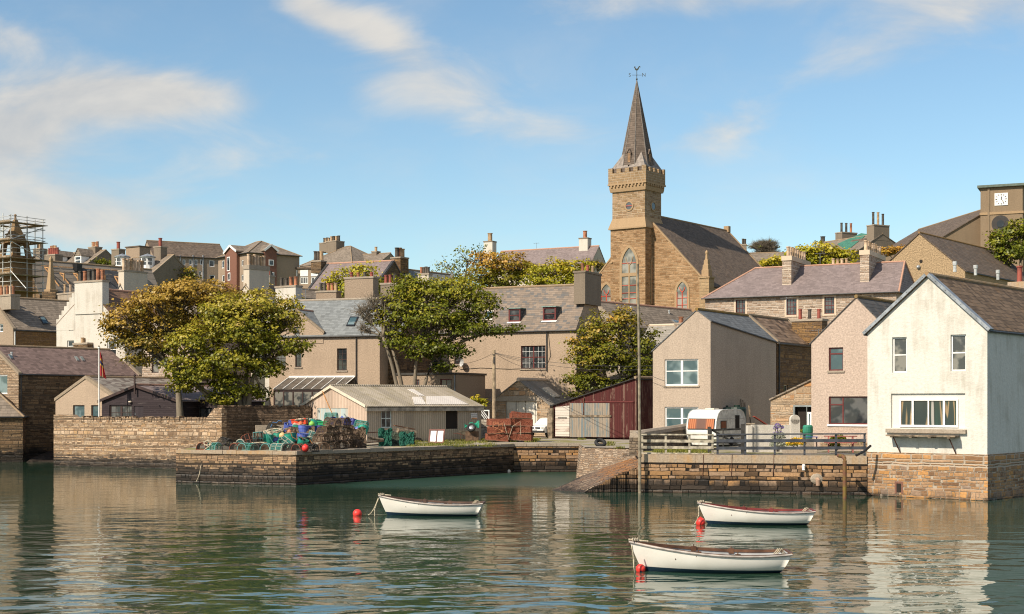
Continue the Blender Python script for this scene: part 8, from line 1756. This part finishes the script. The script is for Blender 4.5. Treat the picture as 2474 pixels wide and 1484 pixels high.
mcur, nt, b = newmat('orange_curtain'); uv, ob, po = coords(nt); sxx = nd(nt, 'ShaderNodeSeparateXYZ', {0: ob}); wv_ = mt(nt, 'SINE', mt(nt, 'MULTIPLY', sxx.outputs[0], 45)); mid = mr(nt, mt(nt, 'ABSOLUTE', mt(nt, 'SUBTRACT', sxx.outputs[0], 1.02)), .25, .45)
lk(nt, mixc(nt, mid, (.16, .085, .06), mixc(nt, mr(nt, wv_, -1, 1), (.3, .09, .035), (.5, .19, .08))), b.inputs['Base Color']); b.inputs['Roughness'].default_value = .12
def slantq(z0, z1, x0, x1, off):
    f = lambda z: (-.02 + .10 * (z - 1.0) / .5) - off
    return [(x0, f(z0), z0), (x1, f(z0), z0), (x1, f(z1), z1), (x0, f(z1), z1)]
q = slantq(1.0, 1.66, .1, w_ - .1, .012); mb = MB(); mb.hexa([Vector(p) for p in q] + [Vector(p) - Vector((0, .03, 0)) for p in q]); o = mb.build('front_window', BLACKP, cv)
q = slantq(1.04, 1.62, .14, w_ - .14, .048); mb = MB(); mb.poly(q); mb.build('curtained_pane', mcur, o)
for y0, y1, z0, z1, nm, mt_ in ((.55, 1.25, 1.02, 1.52, 'side_window', mcur), (2.35, 2.85, .95, 1.85, 'door_window', DARKIN)): mb = MB(); mb.box(w_ + .006, w_ + .03, y0, y1, z0, z1); o = mb.build(nm, BLACKP, cv); mb = MB(); mb.poly([(w_ + .033, y0 + .05, z0 + .05), (w_ + .033, y1 - .05, z0 + .05), (w_ + .033, y1 - .05, z1 - .05), (w_ + .033, y0 + .05, z1 - .05)]); mb.build('pane', plain('orange_curtain_side', (.25, .07, .03), .3, 0, .2) if 'side' in nm else DARKIN, o)
mb = MB(); mb.box(w_ + .002, w_ + .02, .3, 3.6, 1.62, 1.66); mb.build('trim_strip', plain('trim_alloy', (.5, .5, .48), .5), cv); mb = MB(); mb.box(-.005, w_ + .005, .0, .06, .8, .9); mb.build('bumper_band', plain('band_grey', (.6, .6, .58), .5), cv)
mb = MB(); mb.box(.15, w_ - .1, .3, 3.5, .05, .42); mb.build('chassis_skirt', CVS, cv); mb = MB(); mb.box(w_ * .3, w_ * .6, 1.2, 1.8, 2.2, 2.28); mb.build('roof_light', CREAMP, cv)
for x in (.0, w_): mb = torus(MB(), .18, .08, (x, 1.9, .27), Matrix.Rotation(rad(90), 4, 'Y'), 16, 8); mb.build('wheel', TYR, cv)

# ---------------------------------------------------------------- the garden by the quay
EF = (F_ - E_); EF.z = 0; LEF = EF.length; EFd = EF / LEF; EFn = Vector((-EFd.y, EFd.x, 0))
def fl(u, off=.25):
    s = 0.0
    # distance along the quay edge whose image column is u
    lo_, hi_ = -.5, LEF + .5
    for _ in range(40):
        mid = (lo_ + hi_) / 2; p = E_ + EFd * mid + EFn * off
        if UC + F * p.x / p.y < u: lo_ = mid
        else: hi_ = mid
    return lo_
GREYW = plain('silvered_wood', (.42, .37, .28), .85, 0, .3, 5); FEN = GREYP
def fence(name, label, us, u_end, mat, rails, hpost, z0=1.9, off=.25, ramp_=0.0):
    s0, s1 = fl(us[0], off), fl(u_end, off); o0 = E_ + EFd * s0 + EFn * off; root = empty(name, (o0.x, o0.y, z0), math.atan2(EFd.y, EFd.x), label, 'fence')
    for u in us: x = fl(u, off) - s0; mb = MB(); mb.box(x - .05, x + .05, -.06, .06, .0, hpost + ramp_ * x / (s1 - s0)); mb.build('fence_post', mat, root)
    for z, h in rails: mb = MB(); mb.beam((-.05, -.09, z), (s1 - s0, -.09, z + ramp_), .035, h); mb.build('fence_rail', mat, root)
    return root
fence('weathered_fence', 'bleached wooden rail fence on the quay wall nearest the mast pole', [1551, 1608, 1665, 1721], 1724, GREYW, [(.98, .07), (.66, .14), (.34, .14), (.05, .06)], 1.0)
fence('dark_rail_fence', 'slate blue painted rail fence along the quay garden up to the white house', [1733, 1800, 1871, 1943, 2019, 2088], 2092, FEN, [(1.0, .07), (.68, .15), (.32, .15), (.03, .05)], 1.02, ramp_=.06)
gt = empty('garden_gate', G(1726, 1094, 1.9) + Vector((0, 2.0, 0)), rad(-12), 'dark open field gate behind the slate blue fence', 'gate'); GD = plain('gate_dark', (.04, .038, .035), .8, 0, .25)
for x, w2, h in ((0, .16, 1.3), (1.75, .2, 1.45)): mb = MB(); mb.box(x - w2 / 2, x + w2 / 2, -.09, .09, -.1, h); mb.build('gate_post', GD, gt)
mb = MB(); G0, G1 = Vector((.1, .0, 0)), Vector((1.65, .9, .05))
for z in (.12, .45, .78, 1.12): mb.beam(G0 + Vector((0, 0, z)), G1 + Vector((0, 0, z)), .05, .1)
mb.beam(G0 + Vector((0, 0, 1.15)), G1 + Vector((0, 0, .15)), .05, .1); mb.beam(G0 + Vector((.6, .35, .1)), G0 + Vector((.6, .35, 1.2)), .06, .1); mb.beam(G0 + Vector((0, 0, .05)), G0 + Vector((0, 0, 1.2)), .08, .1); mb.build('gate_leaf', GD, gt)
ew = empty('rounded_wall', (X(1532, 78), 78.0, 1.75), 0, 'rubble wall with a rounded cement top climbing from the slip behind the fence', 'wall')
pw_ = [Vector((0, 0, 0)), Vector((.6, 1.2, 0)), Vector((2.2, 5.5, 0)), Vector((4.7, 12.3, 0))]; hz = [.8, .92, 1.0, 1.15]
mb = MB()
for i in range(3):
    p0, p1 = pw_[i], pw_[i + 1]; d = (p1 - p0).normalized(); n2 = Vector((-d.y, d.x, 0)) * .3; q = [p0 + n2 * -1, p1 - n2, p1 + n2, p0 + n2]; mb.hexa([(x.x, x.y, -.2) for x in q] + [(x.x, x.y, z) for x, z in zip(q, (hz[i], hz[i + 1], hz[i + 1], hz[i]))])
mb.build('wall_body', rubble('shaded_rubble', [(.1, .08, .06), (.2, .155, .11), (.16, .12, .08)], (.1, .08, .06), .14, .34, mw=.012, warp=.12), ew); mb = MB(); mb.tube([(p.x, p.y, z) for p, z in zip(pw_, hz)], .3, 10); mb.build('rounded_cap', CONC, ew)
lw2 = wallblock('low_cement_wall', 'low pale cement wall in front of the red shed right end', 'wall', [(X(1521, 101), 101.0), (X(1580, 98), 98.0)], .3, 1.7, 2.5, CONC, 1)
# white garden wall with a taller rounded end
ww = empty('white_garden_wall', (X(1816, 76.5), 76.5, 1.85), rad(6), 'low white rendered garden wall with a taller rounded end pillar', 'wall'); L_ = 2.55
mb = MB(); mb.box(0, L_, 0, .22, -.1, 1.42); mb.build('wall_body', HWHITE2, ww); mb = MB(); mb.box(-.24, .0, -.1, .34, -.1, 1.38); mb.build('end_pillar', HWHITE2, ww); mb = MB(); mb.box(L_ - .42, L_ + .1, -.03, .25, -.1, 1.7); mb.lathe([(.26, 0), (.26, .28)], (L_ - .16, .25, 1.7), 18, M=Matrix.Rotation(rad(90), 4, 'X')); mb.build('round_pillar', HWHITE2, ww)
def plant(name, label, p, lobes, mat, seed, leaf=.09, flower=None, cat='plant'):
    rs = random.Random(seed); o0 = Vector(p); root = empty(name, o0, 0, label, cat); mb = MB(); fb_ = MB()
    for (dx, dy_, dz, rx, rz, n) in lobes:
        if fb_.v: fb_.build('flowers', flower[0], root); fb_ = MB()
        for _ in range(n):
            a, b2 = rs.uniform(0, 2 * math.pi), rs.uniform(-.3, 1); r_ = rs.uniform(.6, 1.05); c = Vector((dx + rx * r_ * math.cos(a) * math.sqrt(max(0, 1 - b2 * b2 * .9)), dy_ + rx * r_ * .8 * math.sin(a) * math.sqrt(max(0, 1 - b2 * b2 * .9)), max(.02, dz + rz * r_ * b2))); n2 = Vector((rs.gauss(0, 1), rs.gauss(0, 1), rs.gauss(.6, 1))).normalized(); t = n2.orthogonal().normalized(); bb = n2.cross(t); s = leaf * rs.uniform(.6, 1.3)
            (fb_ if flower and rs.random() < flower[2] and c.z > flower[1] else mb).poly([c - t * s * .5, c + bb * s * .35, c + t * s * .5, c - bb * s * .35], 0, min(1, max(0, .5 + rs.gauss(0, .2))))
    mb.build('leaves', mat, root, tint=True)
    if flower and fb_.v: fb_.build('flowers', flower[0], root)
    sb = MB()
    for (dx, dy_, dz, rx, rz, n) in lobes: sb.tube([(dx * .4, dy_, 0), (dx, dy_, dz)], .025, 4)
    sb.build('stem', BARK, root); return root
L_SIL = leafmat('silver_leaves', [(0, (.2, .22, .15)), (.5, (.38, .4, .3)), (1, (.55, .55, .45))]); PURP = plain('purple_petals', (.2, .13, .4), .7); YELP = plain('yellow_petals', (.72, .42, .015), .7, 0, .2, 9); GRN = L_DEEP
g1 = G(1886, 1093, 1.9); plant('lavender_shrub', 'silver leaved shrub with purple flower heads before the white garden wall', g1 + Vector((0, .9, 0)), [(0, 0, .35, .42, .42, 900), (.05, 0, .78, .36, .3, 500), (.0, 0, 1.32, .2, .18, 110), (-.12, 0, 1.2, .12, .14, 50), (.18, 0, 1.25, .14, .14, 60)], L_SIL, 3, .08, (PURP, 1.0, .85))
g2 = G(1912, 1085, 1.9); pl2 = Vector((X(1926, 73.2), 73.2, 1.85)); mb = MB(); mb.box(-.75, .95, -.3, .3, 0, .32); o = mb.build('stone_planter', CONC, loc=pl2); tag(o, 'low cement planter holding the yellow flowering cushion', 'planter'); plant('yellow_cushion', 'bright yellow flowering cushion plant in a cement planter', pl2 + Vector((0, 0, .3)), [(0, 0, .22, .46, .3, 900), (-.3, 0, .15, .3, .22, 300)], YELP and L_YELL, 4, .08, (YELP, .18, .85))
g3 = G(2030, 1090, 1.9) + Vector((0, 1.0, 0)); plant('green_shrub', 'dark green leafy shrub behind the slate blue fence', g3, [(-.1, 0, .35, .32, .45, 700), (.2, .1, .55, .34, .3, 600), (0, 0, .12, .3, .2, 200)], GRN, 6, .1)
pl3 = G(2060, 1089, 1.9) + Vector((.2, 1.9, 0)); mb = MB(); mb.box(-1.5, 1.1, -.3, .3, 0, .38); o = mb.build('stone_planter', SGAR, loc=pl3); tag(o, 'long low stone planter below the picnic bench', 'planter'); plant('bedding_plants', 'small bedding plants with red and white flowers in the stone planter', pl3 + Vector((0, 0, .36)), [(-.2, 0, .06, .3, .1, 120), (.5, 0, .07, .35, .12, 160)], GRN, 8, .09, (plain('pink_petals', (.6, .1, .12), .7), .05, .4))
pbn = Vector((X(2030, 75.0), 75.0, 1.85)); pb2 = empty('picnic_bench', pbn, rad(-12), 'red brown wooden picnic bench under the oxblood window', 'bench'); RW = plain('red_stain', (.30, .10, .085), .8, 0, .2)
mb = MB(); [mb.box(-.85, .85, -.36 + .15 * k, -.23 + .15 * k, .82, .86) for k in range(5)]; mb.build('table_top', RW, pb2)
for s in (-1, 1): mb = MB(); mb.box(-.85, .85, s * .72 - .13, s * .72 + .13, .5, .54); mb.build('seat', RW, pb2)
for x in (-.62, .62): mb = MB(); mb.beam((x, -.3, .82), (x, -.7, 0), .08, .05); mb.beam((x, .3, .82), (x, .7, 0), .08, .05); mb.beam((x + .045, -.8, .47), (x + .045, .8, .47), .05, .09); mb.build('leg', RW, pb2)
bt = empty('blue_table', Vector((X(1957, 75.5), 75.5, 1.85)), rad(-10), 'small dark garden table with a blue cloth beside the yellow cushion', 'table'); mb = MB(); mb.box(-.38, .38, -.3, .3, .78, .81); mb.build('table_top', plain('blue_cloth', (.05, .08, .3), .8), bt)
for x in (-.33, .33):
    for y in (-.25, .25): mb = MB(); mb.box(x - .025, x + .025, y - .025, y + .025, 0, .78); mb.build('leg', BROWNP, bt)
rb_ = G(1951, 1072, 1.9) + Vector((0, 4.0, 0)); mb = MB(); mb.lathe([(.24, 0), (.28, .1), (.29, .3), (.27, .33), (.29, .36), (.28, .68), (.22, .76), (.2, .76)], (0, 0, 0), 18); o = mb.build('water_butt', plain('butt_green', (.03, .22, .14), .5, 0, .15), loc=Vector((X(1951, 79.5), 79.5, 2.45))); mb = MB(); mb.box(-.3, .3, -.25, .25, -.62, -.002); mb.build('stand', CONC, o); tag(o, 'green ribbed water butt at the corner of the pale pink house', 'barrel')
tp = Vector((X(1937, 79.8), 79.8, 1.9)); mb = MB(); mb.box(-.42, .38, -.2, .2, 0, .92); o = mb.build('trough_planter', CONC, loc=tp); tag(o, 'tall grey planter with grass beside the green water butt', 'planter'); plant('planter_grass', 'tuft of green grass growing in the tall grey planter', tp + Vector((0, 0, .9)), [(0, 0, .05, .36, .12, 200)], GRN, 12, .12)
# tanks, pallet screen and sticks behind the caravan
ts = Vector((X(1800, 90.5), 90.5, 1.8)); mb = MB(); mb.box(-.75, .5, -.4, .4, 0, 1.3); mb.box(-.8, .55, -.45, .45, 1.3, 1.36); o = mb.build('slatted_screen', plain('screen_wood', (.4, .33, .24), .85, 0, .3, 5), loc=ts); mb = MB(); [mb.box(-.75 + .16 * k, -.64 + .16 * k, -.43, -.401, .1, 1.28) for k in range(8)]; mb.build('slat_panel', WOOD, o); tag(o, 'slatted timber bin store right of the caravan', 'bin store')
for k, (u, v, r_) in enumerate(((1752, 985, .52), (1780, 984, .6))):
    p = P(u, v, 91.5); mb = MB(); zz = p.z - 1.8; mb.lathe([(r_, -zz + .9), (r_, -.12), (r_ * .9, .0), (r_ * .35, .03), (r_ * .35, .14), (.02, .15)], (0, 0, 0), 18); o = mb.build('oil_tank', plain('tank_green', (.012, .03, .022), .5, 0, .2), loc=p); mb = MB(); mb.box(-.5, .5, -.4, .4, -zz, -zz + .9); mb.build('tank_stand', CONC, o); tag(o, ('smaller dark green tank behind the left of the caravan roof', 'larger dark green tank beside the stacked poles')[k], 'tank')
for k, (u0, v0, u1, v1) in enumerate(((1789, 965, 1803, 1004), (1794, 967, 1806, 1004), (1808, 980, 1817, 1006), (1811, 982, 1815, 1006), (1799, 972, 1801, 1004))): a, c = P(u1, v1, 91.8), P(u0, v0, 92.6); mb = MB(); a2 = a.copy(); a2.z = 1.85; mb.tube([a2 - a, c - a], .035, 5); o = mb.build('garden_pole', WOOD, loc=a); tag(o, 'thin garden pole leaning on the shaded wall, %s from the left' % kinds_ord[k], 'pole', 'poles leaning behind the caravan')
mb = MB(); mb.beam((0, 0, 0), (1.2, .3, -.75), .3, .05); o = mb.build('red_board', plain('red_oxide', (.3, .06, .04), .8), loc=P(1820, 1006, 89)); tag(o, 'red oxide board sloping down beside the slatted bin store', 'board')
# pipes on the quay wall
def onwall(u, v, off=.06):
    n = -EFn; return ray_plane(u, v, E_ + n * off, EFn)
p = onwall(1941, 1126, 0); mb = MB(); mb.tube([(0, .2, 0), (0, -.1, .02), (-.0, -.22, -.02), (0, -.26, -.2)], .085, 10); o = mb.build('outfall_pipe', WHITEP, loc=p); o.rotation_euler.z = math.atan2(EFd.y, EFd.x); tag(o, 'white plastic elbow pipe sticking out of the quay wall', 'pipe')
p = onwall(1973, 1158, 0); mb = MB(); mb.tube([(0, .2, 0), (0, -.14, .0), (0, -.2, -.04), (0, -.22, -.3)], .1, 10); o = mb.build('outfall_pipe', plain('pipe_buff', (.4, .26, .18), .8), loc=p); mb = MB(); mb.ball((0, -.02, .02), .33, 10, 6, sq=.8); mb.xf(Matrix.Diagonal((1, .3, 1, 1))); mb.build('cement_collar', CONC, o); tag(o, 'buff drain pipe in a cement collar low on the quay wall', 'pipe')
p = P(2040, 1215, 66.2); mb = MB(); mb.tube([(0, 0, -2), (0, 0, 1.75), (.0, .05, 1.86), (0, .25, 1.94), (0, 1.2, 1.95)], .095, 10); o = mb.build('rusty_pipe', plain('rusty_pipe_iron', (.15, .055, .04), .75, 0, .35, 3, c2=(.17, .12, .02)), loc=Vector((p.x, p.y, 0))); tag(o, 'tall rusty vertical pipe standing in the water against the quay wall', 'pipe')
for k, u in enumerate((1699, 1768, 1869, 1943 if False else 1866)):
    if k == 3: continue
    a = onwall(u, 1098, .045); c = onwall(u - 2, 1150, .02); rope('thin rusty chain hanging down the quay wall, %s from the mast pole' % kinds_ord[k], [a, a.lerp(c, .5) + Vector((.01, 0, 0)), c], .016, 'hanging_chain', RUST, 'chain')
dpp = P(2088, 1090, 67.4); mb = MB(); mb.tube([(.35, .25, .25), (0, 0, 0), (-.45, -.2, -.2)], .06, 8); o = mb.build('drain_spout', BLACKP, loc=dpp); tag(o, 'black drain spout poking out at the corner of the white house', 'pipe')
# grass, weeds and litter
def tufts(name, label, pts, mat, seed, h=.22, n=60, kind=None):
    rs = random.Random(seed); mb = MB()
    for (x, y, z, r_) in pts:
        for _ in range(n):
            a = rs.uniform(0, 6.28); q = r_ * math.sqrt(rs.random()); c = Vector((x + q * math.cos(a), y + q * math.sin(a), z)); t = Vector((rs.uniform(-.5, .5), rs.uniform(-.5, .5), 1)) * h * rs.uniform(.4, 1.2); w2 = Vector((rs.uniform(-1, 1), rs.uniform(-1, 1), 0)).normalized() * .018; mb.poly([c - w2, c + w2, c + t], 0, rs.random())
    o = mb.build(name, mat, tint=True); o['kind'] = 'stuff'; return tag(o, label, 'grass')
L_GR = leafmat('yard_grass', [(0, (.06, .08, .012)), (.5, (.17, .19, .025)), (1, (.34, .29, .07))])
rs = random.Random(9); gp = []
for _ in range(150):
    u = rs.uniform(990, 1190); v = rs.uniform(1062, 1079); p = G(u, v, 1.8); gp.append((p.x, p.y, 1.79, .35))
for _ in range(60): u = rs.uniform(1170, 1300); p = G(u, rs.uniform(1060, 1068), 1.82); gp.append((p.x, p.y, 1.8, .3))
for u, v in ((1292, 1052), (1300, 1054), (1325, 1054), (1375, 1056), (1433, 1057), (1438, 1056), (1460, 1072), (1475, 1076), (1480, 1071), (1495, 1083), (1405, 1062)):
    for _ in range(3): p = G(u + rs.uniform(-5, 5), v, 1.82); gp.append((p.x, p.y, 1.81, .28))
for _ in range(70): u = rs.uniform(1590, 1720); p = G(u, rs.uniform(1086, 1093), 1.9); gp.append((p.x, p.y + rs.uniform(.6, 3), 1.81, .3))
tufts('grass', 'rough yellow green grass growing along the yard and garden', gp, L_GR, 3, .17, 30)
for lb, u0, u1, v0, v1, Y, m_, sd in (('brown net heap at the core of the tub pile', 690, 760, 1034, 1086, 83.4, N_B, 21), ('dark net heap spilling out below the upright roped creel', 606, 668, 1056, 1086, 82.6, netmat('dark_tangle', (.07, .06, .045)), 22), ('brown net draped down the right end of the stacked brown creels', 846, 884, 1034, 1084, 83.6, N_B, 23)):
    drape('net_heap', lb, u0, u1, v0, v1, Y, m_, sd, .9)
rope('loose orange line trailing over the front of the tub pile', [P(u, v, 81.4) for u, v in ((700, 1040), (706, 1056), (716, 1062), (726, 1052), (736, 1070), (748, 1062), (758, 1078))], .018, 'rope', plain('rope_orange', (.5, .2, .06), .8)); rope('loose teal line trailing over the left of the tub pile', [P(u, v, 81.6) for u, v in ((640, 1042), (650, 1054), (660, 1070), (674, 1066), (684, 1082), (700, 1078))], .02, 'rope', N_T)
